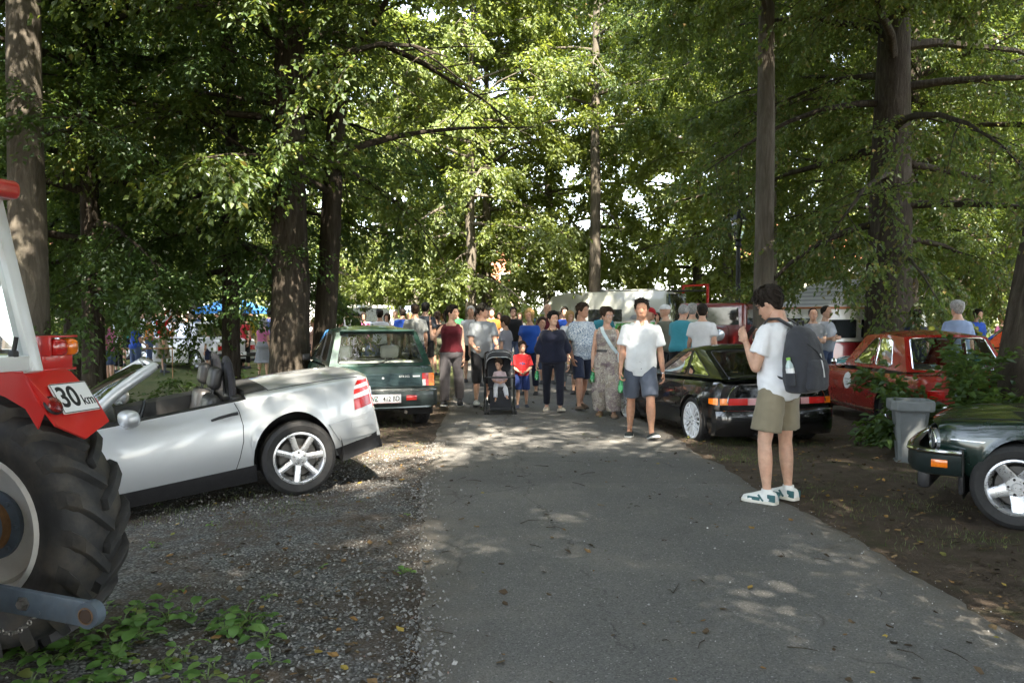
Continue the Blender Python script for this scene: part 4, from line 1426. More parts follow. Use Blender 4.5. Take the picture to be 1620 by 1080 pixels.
# ---------------------------------------------------------------- dark green hatchback
def make_hatchback():
    car = place_car('hatchback', 'dark green small hatchback with white seats showing its rear number plate', -1.99, 11.95, 20.0)
    GREEN = paint('dark_green_paint', (0.013, 0.042, 0.034), 0.25, 0.25, 0.06)
    B = CarBody([-.64, -.56, -.2, .3, 1.2, 1.85, 2.3, 2.8, 3.04],
                [.735, .765, .783, .785, .785, .78, .765, .73, .64],
                [.84, .865, .87, .865, .85, .84, .79, .72, .62],
                [.875, .90, .905, .90, .89, .90, .87, .80, .68],
                [.30, .27, .22, .20, .20, .20, .21, .22, .25],
                [(0, .285, .335), (2.42, .285, .335)],
                [(0, .92), (.12, .965), (.3, .99), (.5, 1.0), (.75, .99), (.92, .965), (1, .935)], bow=(0.05, 0.12), rake=(0.16, 0.08))
    mb, dm = B.shell(openings=[(-.45, 1.75)], doors=[(.55, 1.70, -1), (.55, 1.70, 1)])
    mb.build('body', GREEN, car, True, 50)
    for d, sd in zip(dm, (-1, 1)):
        do = d.build('door', GREEN, car, True, 50)
        m = MB(); m.box(B.pt(.70, .76, sd, .012), (.03, .12, .025), None, .008); m.build('door_handle', BLACK_PLASTIC, do)
        m = MB(); m.box(B.pt(1.60, .92, sd, .06), (.13, .09, .11), None, .03); m.build('mirror', BLACK_PLASTIC, do)
        seam(B, [(.55, .84), (.55, .55), (.57, .28)], sd, car); seam(B, [(1.70, .84), (1.72, .55), (1.70, .28)], sd, car)
        B.decal([(.36, .45), (2.06, .45), (2.06, .53), (.36, .53)], sd, None, .014, .08, .02).build('side_moulding', BLACK_PLASTIC, car)
    greenhouse(car, GREEN, (.70, 1.74, .88), (.565, 1.02, 1.345), (.575, -.20, 1.345), (.715, -.50, .88), 0, 0, 0,
               [[(.13, .10), (.47, .10), (.455, .90), (.30, .90)], [(.52, .10), (.83, .10), (.80, .90), (.50, .90)]], BLACK_PLASTIC,
               roof_bulge=.05, rail=[Vector((.565, 1.02, 1.345)), Vector((.585, .4, 1.375)), Vector((.575, -.20, 1.345))], rear_hole=.075)
    # small roof spoiler
    m = MB(); m.box((0, -.24, 1.365), (1.06, .12, .03), None, .012); m.build('roof_lip', GREEN, car)
    # tailgate: ribbed panel, lights, bumper
    RIB = pmat('ribbed_panel', (0.022, 0.050, 0.056), 0.55, 0, 0.1, 20)
    m = MB()
    for k in range(9):
        z = .615 + k * .018
        m.box((0, B.end(0, z).y - .010, z), (1.06, .02, .013), None, .003)
    B_ = B.decal([(-.55, .60), (.55, .60), (.55, .775), (-.55, .775)], None, True, .004, .08, .02); m.add(B_.v, B_.f)
    m.build('ribbed_rear_panel', RIB, car)
    y = B.end(0, .72).y - .022
    WT = pmat('badge_silver', (0.70, 0.72, 0.72), 0.35, 0.4)
    text_mesh('badge_lettering', 'GTX DCL', .036, WT, car, (.30, y, .735), (R(90), 0, 0), bold=.0006)
    text_mesh('badge_lettering', 'PEUGEOT', .036, WT, car, (-.40, y, .735), (R(90), 0, 0), bold=.0006)
    m = MB(); m.box((.47, y, .735), (.10, .004, .020), None, .001); m.build('badge_plate', WT, car)
    m = MB(); m.lathe([(0, -.012), (.014, -.010), (.018, 0), (.018, .012)], 14, (0, y, .715), 'y'); m.build('tailgate_lock', WT, car)
    for sd in (-1, 1):
        q = lambda a: [(sd * x, z) for x, z in a][::sd]
        B.decal(q([(.56, .69), (.65, .69), (.65, .775), (.56, .775)]), None, True, .016, .05, .04).build('tail_light', RED_LENS, car)
        B.decal(q([(.56, .60), (.605, .60), (.605, .688), (.56, .688)]), None, True, .016, .05, .04).build('reversing_light', CLEAR_LENS, car)
        B.decal(q([(.607, .60), (.65, .60), (.65, .688), (.607, .688)]), None, True, .016, .05, .04).build('brake_light', pmat('bright_red_lens', (0.80, 0.02, 0.015), 0.15, coat=1.0), car)
        B.decal(q([(.652, .60), (.735, .60), (.735, .775), (.652, .775)]), None, True, .014, .05, .04).build('indicator', AMBER_LENS, car)
    BUMP = pmat('dark_bumper', (0.020, 0.030, 0.030), 0.42, 0, 0.12, 14, coat=.3)
    m = MB()
    prof = [(.0, .33), (.015, .55), (.05, .575), (.10, .57)]
    rings = []
    for k in range(21):
        x = -.775 + 1.55 * k / 20
        yb = B.end(min(abs(x), .73) * (1 if x > 0 else -1), .45).y + (0.10 if abs(x) > .76 else 0)
        rings.append([(x, yb + .06, .30), (x, yb - .035, .33), (x, yb - .065, .40), (x, yb - .068, .53), (x, yb - .045, .57), (x, yb + .05, .585)])
    m.loft(rings)
    for sd in (-1, 1):
        m.box((sd * .772, -.42, .45), (.035, .26, .25), None, .012)
    m.build('rear_bumper', BUMP, car)
    m = MB(); m.tube([(-.74 + 1.48 * k / 12, B.end(-.72 + 1.44 * k / 12, .5).y - .066, .545) for k in range(13)], .007, 6); m.build('bumper_strip', CHROME, car)
    number_plate(car, (-.03, B.end(0, .44).y - .075, .44), .52, .12, 'WZ   412 BD', 0, tsize=.096)
    m = MB(); m.box((.38, B.end(.3, .44).y - .068, .445), (.15, .012, .07), None, .004); m.build('fog_light', RED_LENS, car)
    m = MB(); m.tube([(.30, -.45, .25), (.30, -.72, .25)], .024, 10); m.build('exhaust', pmat('exhaust_steel', (.10, .09, .08), .4, .9), car)
    # rear wiper, third light
    m = MB(); m.tube([(-.10, -.60, .90), (.10, -.565, .965), (.24, -.555, .985)], .008, 6); m.build('rear_wiper', BLACK_PLASTIC, car)
    WHITE_SEAT = pmat('white_leather', (0.62, 0.61, 0.58), .5, 0, .06, 12)
    for sd in (-1, 1):
        seat(car, sd * .36, .85, .32, WHITE_SEAT, True, .2, .25, .52, gap=.015)
    m = MB(); m.box((0, .05, .55), (1.25, .45, .35), None, .06); m.box((0, -.10, .76), (1.26, .14, .34), Matrix.Rotation(.2, 3, 'X'), .05)
    m.build('rear_bench', WHITE_SEAT, car)
    m = MB()
    m.box((0, .6, .30), (1.4, 2.2, .08)); m.box((0, 1.62, .80), (1.34, .30, .16), None, .05)
    for sd in (-1, 1): m.box((sd * .72, .6, .55), (.02, 2.2, .58))
    m.build('cabin_lining', DARK, car)
    m = MB(); m.box((0, -.36, .80), (1.24, .26, .03), None, .01); m.build('parcel_shelf', pmat('shelf_grey', (.12, .12, .115), .9), car)
    B.wells(car)
    wheels(car, 'hatchback', [(-.685, 0, .285), (.685, 0, .285), (-.685, 2.42, .285), (.685, 2.42, .285)], .285, .18, .18, 'steel', pmat('grey_wheel', (.30, .30, .31), .4, .5))
make_hatchback()

# ---------------------------------------------------------------- black coupe
def make_coupe():
    car = place_car('coupe', 'glossy black three-door coupe with white multi-spoke wheels on the right verge', 3.10, 10.72, 13.5, z=-.08)
    BLK = paint('black_paint', (0.005, 0.005, 0.006), 0.0, 0.14, 0.012)
    B = CarBody([-.68, -.60, -.2, .3, 1.2, 1.7, 2.3, 2.75, 3.02],
                [.76, .80, .835, .84, .835, .83, .815, .78, .66],
                [.80, .835, .835, .82, .78, .76, .70, .62, .55],
                [.84, .885, .885, .86, .82, .82, .76, .66, .58],
                [.22, .20, .17, .16, .16, .16, .17, .18, .20],
                [(0, .32, .335), (2.3, .32, .335)],
                [(0, .92), (.12, .965), (.3, .985), (.48, 1.0), (.75, .985), (.92, .955), (1, .92)], bow=(0.10, 0.22), rake=(0.06, 0.12))
    mb, dm = B.shell(openings=[(-.50, 1.65)], doors=[(.48, 1.62, -1), (.48, 1.62, 1)])
    mb.build('body', BLK, car, True, 50)
    for d, sd in zip(dm, (-1, 1)):
        do = d.build('door', BLK, car, True, 50)
        m = MB(); m.box(B.pt(.62, .68, sd, .010), (.025, .13, .03), None, .008); m.build('door_handle', BLACK_PLASTIC, do)
        m = MB(); m.box(B.pt(1.45, .83, sd, .06), (.15, .09, .11), None, .04, 3); m.build('mirror', BLK, do)
        seam(B, [(.48, .80), (.47, .5), (.52, .22)], sd, car); seam(B, [(1.62, .74), (1.64, .5), (1.62, .22)], sd, car)
        B.decal([(.36, .42), (1.95, .42), (1.95, .46), (.36, .46)], sd, None, .008, .08, .015).build('side_moulding', BLACK_PLASTIC, car)
    greenhouse(car, BLK, (.70, 1.55, .82), (.545, .80, 1.205), (.55, .20, 1.205), (.70, -.58, .885), 0, 0, 0,
               [[(.10, .10), (.50, .08), (.48, .90), (.30, .90)], [(.54, .08), (.86, .07), (.62, .88), (.53, .90)]], BLACK_PLASTIC,
               roof_bulge=.045, rail=[Vector((.545, .80, 1.205)), Vector((.56, .45, 1.222)), Vector((.55, .20, 1.205))], rear_hole=.055, rear_mat=GLASS_DARK, glass=GLASS_DARK)
    m = MB()
    m.tube([(-.62, -.585, .90), (-.4, -.66, .925), (0, -.69, .935), (.4, -.66, .925), (.62, -.585, .90)], [(.018, .05)] * 5, 8, up=(0, 0, 1)); m.build('tail_spoiler', BLK, car)
    # rear glass panel above the lights, framed
    B.decal(rounded([(-.58, .67), (.58, .67), (.50, .82), (-.50, .82)], .05), None, True, .004, .06, .02).build('rear_lower_window', pmat('smoked_panel', (0.004, 0.004, 0.004), .06, 0, .1, coat=1.), car)
    for sd in (-1, 1):
        q = lambda a: [(sd * x, z) for x, z in a][::sd]
        m = MB(); m.tube([B.end(sd * x, z, True, .012) for x, z in ((.665, .60), (.655, .68), (.60, .77), (.52, .825), (.30, .835))], .006, 6); m.build('window_edge_trim', CHROME, car)
        B.decal(q([(.66, .575), (.75, .575), (.75, .655), (.66, .655)]), None, True, .010, .05, .03).build('indicator', AMBER_LENS, car)
        B.decal([(-.66, .575), (-.50, .58), (-.50, .645), (-.66, .655)], sd, None, .006, .05, .02).build('indicator', AMBER_LENS, car)
        B.decal(q([(.42, .575), (.655, .575), (.655, .655), (.42, .655)]), None, True, .010, .05, .03).build('tail_light', pmat('coupe_red_lens', (0.55, 0.02, 0.018), 0.15, coat=1.0), car)
        B.decal(q([(.30, .575), (.415, .575), (.415, .655), (.30, .655)]), None, True, .010, .05, .03).build('reversing_light', pmat('pink_lens', (.55, .28, .28), .2, coat=1.), car)
        B.decal(q([(.10, .575), (.295, .575), (.295, .655), (.10, .655)]), None, True, .010, .05, .03).build('garnish', pmat('smoke_lens', (.10, .02, .02), .2, coat=1.), car)
        B.decal([(2.72, .50), (2.98, .48), (2.97, .56), (2.74, .60)], sd, None, .004, .06, .02).build('headlight', CLEAR_LENS, car)
    m = MB()
    rings = []
    for k in range(21):
        x = -.80 + 1.60 * k / 20
        yb = B.end(min(abs(x), .76) * (1 if x > 0 else -1), .4).y + (.08 if abs(x) > .78 else 0)
        rings.append([(x, yb + .06, .19), (x, yb - .03, .20), (x, yb - .06, .27), (x, yb - .07, .44), (x, yb - .05, .50), (x, yb + .04, .52)])
    m.loft(rings)
    m.build('rear_bumper', BLK, car)
    m = MB(); m.tube([(-.74 + 1.48 * k / 12, B.end(-.72 + 1.44 * k / 12, .5).y - .052, .508) for k in range(13)], .005, 6); m.build('bumper_strip', CHROME, car)
    text_mesh('badge_lettering', 'HONDA', .045, CHROME, car, (-.02, B.end(0, .69).y - .012, .695), (R(90), 0, 0), bold=.001)
    number_plate(car, (-.13, B.end(0, .36).y - .085, .355), .50, .115, '', 0, mark=False)
    m = MB(); m.tube([(-.30, -.45, .19), (-.30, -.76, .19)], .035, 12); m.build('exhaust', pmat('exhaust_steel', (.10, .09, .08), .4, .9), car)
    for sd in (-1, 1): seat(car, sd * .34, .72, .22, LEATHER, True, .25, .24, .52)
    m = MB()
    m.box((0, .5, .24), (1.4, 2.0, .08)); m.box((0, 1.45, .74), (1.34, .30, .14), None, .05); m.box((0, -.2, .60), (1.3, .7, .25), None, .04)
    for sd in (-1, 1): m.box((sd * .75, .5, .48), (.02, 2.0, .54))
    m.build('cabin_lining', DARK, car)
    B.wells(car)
    wheels(car, 'coupe', [(-.745, 0, .325), (.745, 0, .325), (-.74, 2.3, .325), (.74, 2.3, .325)], .30, .195, .228, 'multi', WHITE_RIM)
make_coupe()

# ---------------------------------------------------------------- red old saloon
def make_saloon():
    car = place_car('saloon', 'red old two-door saloon with a white oval sticker behind the litter bin', 5.90, 11.35, 1.0)
    RED = paint('saloon_red_paint', (0.27, 0.012, 0.008), 0.0, 0.20, 0.03)
    B = CarBody([-.92, -.84, -.3, .3, 1.2, 1.75, 2.4, 2.95, 3.12],
                [.70, .745, .78, .785, .785, .78, .765, .73, .66],
                [.78, .83, .845, .84, .83, .825, .80, .76, .66],
                [.83, .88, .895, .89, .88, .90, .86, .80, .70],
                [.34, .30, .25, .23, .23, .23, .24, .27, .32],
                [(0, .29, .325), (2.42, .29, .325)],
                [(0, .93), (.12, .97), (.3, .99), (.52, 1.0), (.62, .992), (.66, 1.0), (.9, .975), (1, .94)], bow=(0.06, 0.06), rake=(0.0, 0.0))
    mb, dm = B.shell(openings=[(-.30, 1.68)], doors=[(.62, 1.66, -1), (.62, 1.66, 1)])
    mb.build('body', RED, car, True, 50)
    for d, sd in zip(dm, (-1, 1)):
        do = d.build('door', RED, car, True, 50)
        m = MB(); m.box(B.pt(.78, .74, sd, .015), (.02, .13, .02), None, .006); m.build('door_handle', CHROME, do)
        seam(B, [(.62, .82), (.62, .5), (.64, .27)], sd, car); seam(B, [(1.66, .82), (1.67, .5), (1.66, .27)], sd, car)
        B.decal([(.36, .285), (2.08, .285), (2.08, .305), (.36, .305)], sd, None, .012, .08, .015).build('sill_trim', CHROME, car)
        m = MB(); m.ell(B.pt(1.72, .92, sd, .05), (.05, .03, .05), 12, 8); m.tube([B.pt(1.72, .84, sd), B.pt(1.72, .92, sd, .05)], .008, 6); m.build('mirror', CHROME, do)
    st = B.decal([(1.22 + .13 * math.cos(a), .66 + .125 * math.sin(a)) for a in [k * math.pi / 12 for k in range(24)]], -1, None, .004, .05, .004)
    so = st.build('oval_sticker', PLATE_WHITE, car)
    p = B.pt(1.22, .66, -1, .0065)
    text_mesh('sticker_print', 'OLDTIMER', .035, pmat('grey_print', (.35, .35, .34), .6), so, (p.x, p.y, p.z + .02), (R(90), 0, R(-90)), sx=1.0)
    text_mesh('sticker_print', '38', .10, pmat('grey_print', (.35, .35, .34), .6), so, (p.x, p.y, p.z - .045), (R(90), 0, R(-90)))
    greenhouse(car, RED, (.68, 1.60, .88), (.56, 1.05, 1.345), (.57, -.10, 1.345), (.69, -.42, .89), 0, 0, 0,
               [[(.15, .10), (.50, .10), (.46, .88), (.33, .88)], [(.535, .10), (.79, .10), (.76, .88), (.495, .88)]], CHROME,
               roof_bulge=.055, rail=[Vector((.56, 1.05, 1.345)), Vector((.585, .5, 1.37)), Vector((.57, -.10, 1.345))], rear_hole=.06, trim_r=.009)
    for sd in (-1, 1):
        B.decal([(sd * .45, .58), (sd * .66, .58), (sd * .66, .68), (sd * .45, .68)][::sd], None, True, .012, .05, .03).build('tail_light', RED_LENS, car)
        m = MB(); m.lathe([(.09, -.01), (.085, .02), (.05, .03), (0, .035)], 20, (sd * .50, B.end(.5, .62, False).y, .62), 'y'); m.build('headlight', CLEAR_LENS, car)
    m = MB(); m.box((0, B.y0 - .05, .46), (1.50, .05, .10), None, .02, 3)
    for sd in (-1, 1): m.box((sd * .755, B.y0 + .12, .46), (.03, .36, .10), None, .012)
    m.build('rear_bumper', CHROME, car)
    m = MB(); m.box((0, B.y1 + .05, .48), (1.48, .05, .10), None, .02, 3); m.build('front_bumper', CHROME, car)
    number_plate(car, (0, B.y0 - .035, .60), .50, .11, '', 0, mark=False)
    TAN = pmat('tan_seat', (.10, .075, .05), .6)
    for sd in (-1, 1): seat(car, sd * .34, .95, .32, TAN, False, .2, .25, .48)
    m = MB(); m.box((0, .05, .50), (1.2, .45, .25), None, .05); m.box((0, -.12, .72), (1.2, .12, .40), Matrix.Rotation(.2, 3, 'X'), .05); m.build('rear_bench', TAN, car)
    m = MB()
    m.box((0, .7, .32), (1.38, 2.0, .08)); m.box((0, 1.55, .82), (1.3, .22, .12), None, .04)
    for sd in (-1, 1): m.box((sd * .71, .7, .55), (.02, 2.0, .52))
    m.build('cabin_lining', DARK, car)
    B.wells(car)
    wheels(car, 'saloon', [(-.665, 0, .29), (.665, 0, .29), (-.665, 2.42, .29), (.665, 2.42, .29)], .29, .165, .185, 'steel', CHROME)
make_saloon()

# ---------------------------------------------------------------- dark green grand tourer, nose into the picture
def make_tourer():
    car = place_car('touring_car', 'very dark green long-bonnet car nosing in at the right edge', 3.84, 7.02, 55.0, z=-.05)
    car.location = (6.40, 5.36, -.03)
    DG = paint('racing_green_paint', (0.005, 0.020, 0.016), 0.15, 0.2, 0.025)
    B = CarBody([-.95, -.85, -.3, .4, 1.3, 1.9, 2.6, 3.02, 3.17, 3.25],
                [.78, .83, .88, .89, .89, .885, .885, .875, .86, .83],
                [.78, .85, .88, .86, .83, .805, .79, .77, .755, .735],
                [.82, .89, .92, .90, .88, .865, .85, .815, .79, .755],
                [.34, .30, .24, .20, .20, .20, .22, .36, .45, .47],
                [(0, .315, .37), (2.60, .315, .37)],
                [(0, .94), (.10, .97), (.3, .99), (.55, 1.0), (.80, .985), (.94, .96), (1, .93)], bow=(0.10, 0.16), rake=(0.0, 0.0), top_pow=.7)
    mb, dm = B.shell(openings=[(.0, 1.70)], doors=[(.55, 1.68, -1), (.55, 1.68, 1)])
    mb.build('body', DG, car, True, 50)
    for d, sd in zip(dm, (-1, 1)):
        d.build('door', DG, car, True, 50)
        seam(B, [(.55, .82), (.55, .5), (.57, .25)], sd, car); seam(B, [(1.68, .80), (1.70, .5), (1.68, .25)], sd, car)
        B.decal([(2.92, .635), (3.18, .642), (3.18, .650), (2.90, .645)], sd, None, .006, .08, .012).build('coachline', pmat('coachline_silver', (.6, .6, .62), .35, .5), car)
        # oval headlight glass under the bonnet edge
        q = [(sd * (.58 + .20 * math.cos(a)), .605 + .085 * math.sin(a)) for a in [k * math.pi / 10 for k in range(20)]][::sd]
        ho = B.decal(q, None, False, .012, .05, .03).build('headlight', pmat('headlight_glass', (.55, .58, .60), .08, .3, coat=1.), car)
        m = MB(); rim = [B.end(x, z, False, .016) for x, z in q]; m.tube(rim + rim[:2], .008, 6); m.build('headlight_rim', CHROME, ho)
    greenhouse(car, DG, (.74, 1.66, .88), (.58, .90, 1.24), (.58, .15, 1.24), (.74, -.35, .93), 0, 0, 0,
               [[(.13, .10), (.55, .10), (.53, .88), (.32, .88)], [(.60, .10), (.80, .10), (.72, .88), (.58, .88)]], CHROME, rail=[Vector((.58, .90, 1.24)), Vector((.60, .5, 1.26)), Vector((.58, .15, 1.24))])
    # bonnet bulge and its seam, washer jets
    for sd in (-1, 1):
        pts = [B.top(1.85 + 1.35 * k / 14, sd * (.74 - .10 * (k / 14) ** 2)) for k in range(15)]
        m = MB(); m.tube([p + Vector((0, 0, .001)) for p in pts], .004, 5); m.build('bonnet_gap', DARK, car)
    m = MB(); rings = []
    for k in range(15):
        y = 1.95 + 1.20 * k / 14
        c = B.top(y, 0).z
        rings.append([Vector((x, y, B.top(y, x).z + .002 + .02 * math.sin(math.pi * (k / 14) ** .6) * math.cos(x / .34 * math.pi / 2) ** .7 if abs(x) < .34 else B.top(y, x).z)) for x in [-.34 + .68 * j / 12 for j in range(13)]])
    m.loft(rings, cap=False, close=False); m.build('bonnet_bulge', DG, car, True, 70)
    # bumper: dark body, bright upper strip, amber marker
    DB = pmat('dark_bumper_green', (0.010, 0.018, 0.018), .35, 0, .15, 14, coat=.4)
    def ring(x, y, nx, ny):
        return [(x + nx * .00, y + ny * .00, .36), (x + nx * .045, y + ny * .045, .375), (x + nx * .075, y + ny * .075, .43), (x + nx * .075, y + ny * .075, .53), (x + nx * .045, y + ny * .045, .56), (x, y, .565)]
    path = [(-.88, 2.96, -1, 0), (-.89, 3.05, -1, 0), (-.885, 3.13, -1, .1), (-.86, 3.22, -.75, .65), (-.79, 3.28, -.25, 1), (-.5, 3.32, 0, 1), (0, 3.34, 0, 1)]
    path += [(-a, b, -c, d) for a, b, c, d in path[-2::-1]]
    m = MB(); m.loft([ring(*p) for p in path]); m.build('front_bumper', DB, car)
    m = MB(); m.tube([(x + nx * .062, y + ny * .062, .553) for x, y, nx, ny in path], [(.018, .026)] * len(path), 8, up=(0, 0, 1)); m.build('bumper_chrome', CHROME, car)
    for sd in (-1, 1):
        m = MB(); m.box((sd * .963, 3.11, .465), (.014, .115, .060), None, .004); m.build('side_marker', AMBER_LENS, car)
        m = MB(); m.box((sd * .83, 2.97, .40), (.10, .04, .36), None, .02); m.build('arch_liner', BLACK_PLASTIC, car)
    m = MB(); m.box((0, 3.25, .30), (1.5, .10, .16), None, .03); m.build('front_valance', BLACK_PLASTIC, car)
    m = MB(); m.box((0, 3.26, .62), (.72, .03, .12), None, .01)
    m.build('grille', BLACK_PLASTIC, car)
    m = MB()
    m.tube([(-.62, 1.95, .925), (-.2, 2.02, .945), (.35, 1.98, .945)], .010, 6); m.tube([(-.2, 2.02, .935), (-.22, 1.85, .95)], .012, 6)
    m.build('wiper', CHROME, car)
    m = MB()
    m.box((0, .8, .30), (1.5, 2.0, .08)); m.box((0, 1.6, .80), (1.4, .25, .14), None, .05)
    for sd in (-1, 1): m.box((sd * .79, .8, .55), (.02, 2.0, .5))
    m.build('cabin_lining', DARK, car)
    for sd in (-1, 1): seat(car, sd * .36, .80, .30, LEATHER, True, .25, .25, .5)
    B.wells(car)
    wheels(car, 'tourer', [(-.775, 0, .318), (.775, 0, .318), (-.775, 2.6, .318), (.775, 2.6, .318)], .318, .225, .205, 'star', steer=0)
make_tourer()

# ---------------------------------------------------------------- red tractor
TRED = paint('tractor_red_paint', (0.56, 0.018, 0.015), 0.0, 0.34, 0.28)
TWHITE = paint('cab_white_paint', (0.72, 0.74, 0.75), 0.0, 0.35, 0.10)
TGREY = pmat('machine_blue_grey', (0.085, 0.11, 0.14), .45, .1, .2, 14, .1, 60, dirt=.35)
TRIM = pmat('cream_rim_paint', (.62, .60, .56), .45, 0, .08, 6, dirt=.25)
TYRE_OLD = pmat('dusty_tractor_rubber', (0.024, 0.024, 0.025), .68, 0, .4, 7, .5, 30, dirt=.55)

def rounded_rect(w, h, r, seg=4):
    return rounded([(-w / 2, -h / 2), (w / 2, -h / 2), (w / 2, h / 2), (-w / 2, h / 2)], r, seg)

def lug_mesh(Rt, hw, span, hgt, w0, sgn):
    """one chevron bar from the shoulder to just past the middle of the tread"""
    mb = MB()
    rings = []
    N = 7
    for k in range(N + 1):
        t = k / N
        x = sgn * (hw * 1.03 * (1 - t) - .012 * t)
        a = span * (t ** 0.85)
        if t < 0.12: r_base, r_top = Rt - .085, Rt - .03 + hgt * .2
        else:
            drop = .030 * (abs(x) / hw) ** 3
            r_base, r_top = Rt - .03 - drop, Rt + hgt - drop
        w = w0 * (1.25 if t < .15 else 1.0) * (1 - .15 * t)
        # bar runs diagonally: its width is laid along the wheel's turn
        def P(r, da, dx):
            return (x + dx, r * math.cos(a + da), r * math.sin(a + da))
        dw = w / Rt
        rings.append([P(r_base, -dw * 1.15, 0), P(r_top - .006, -dw * .95, 0), P(r_top, -dw * .8, 0), P(r_top, dw * .8, 0), P(r_top - .006, dw * .95, 0), P(r_base, dw * 1.15, 0)])
    mb.loft(rings)
    return mb.mesh('lug', TYRE_OLD, True, 35)

def tractor_wheel(parent, x, y, Rt, wd, Rr, nl, inner=False):
    e = bpy.data.objects.new('wheel', None); COL.objects.link(e); e.parent = parent
    e.location = (x, y, Rt); e.empty_display_size = .1
    h = wd / 2
    key = ('tw', Rt)
    if key not in _WM:
        R0 = Rt - .04
        mb = MB()
        prof = [(Rr - .01, -h * .72), (Rr + .02, -h * .86), (Rr + (R0 - Rr) * .35, -h * 1.0), (Rr + (R0 - Rr) * .62, -h * 1.04), (R0 - .05, -h * .98), (R0 - .012, -h * .80), (R0 + .002, -h * .4), (R0 + .006, 0)]
        prof = prof + [(r, -z) for r, z in prof[-2::-1]]
        mb.lathe(prof, 64, axis='x')
        tyre = mb.mesh('tyre', TYRE_OLD, True, 40)
        mb = MB()
        mb.lathe([(Rr + .015, -h * .84), (Rr - .005, -h * .90), (Rr - .02, -h * .80), (Rr - .03, -h * .50), (Rr - .05, -h * .30), (Rr - .05, h * .30), (Rr - .03, h * .50), (Rr - .02, h * .80), (Rr - .005, h * .90), (Rr + .015, h * .84)], 48, axis='x')
        mb.lathe([(Rr - .045, -.03), (Rr * .80, -.05), (Rr * .55, -.02), (Rr * .45, -.02), (0.02, -.02)], 40, axis='x')
        mb.lathe([(Rr - .045, .03), (Rr * .80, .0), (Rr * .55, .02), (Rr * .45, .02), (0.02, .02)], 40, axis='x')
        rim = mb.mesh('rim', TRIM, True, 40)
        lug = [lug_mesh(R0, h, .30 * (.62 / Rt) ** .5, .045 * (Rt / .62) ** .5, .030 * (Rt / .62) ** .6, s) for s in (1, -1)]
        _WM[key] = (tyre, rim, lug)
    tyre, rim, lug = _WM[key]
    to = link('tyre', tyre, e)
    link('rim', rim, e)
    for k in range(nl):
        for i in (0, 1):
            a = 2 * math.pi * (k + .5 * i) / nl
            link('lug', lug[i], e, rot=(a, 0, 0))
    return e

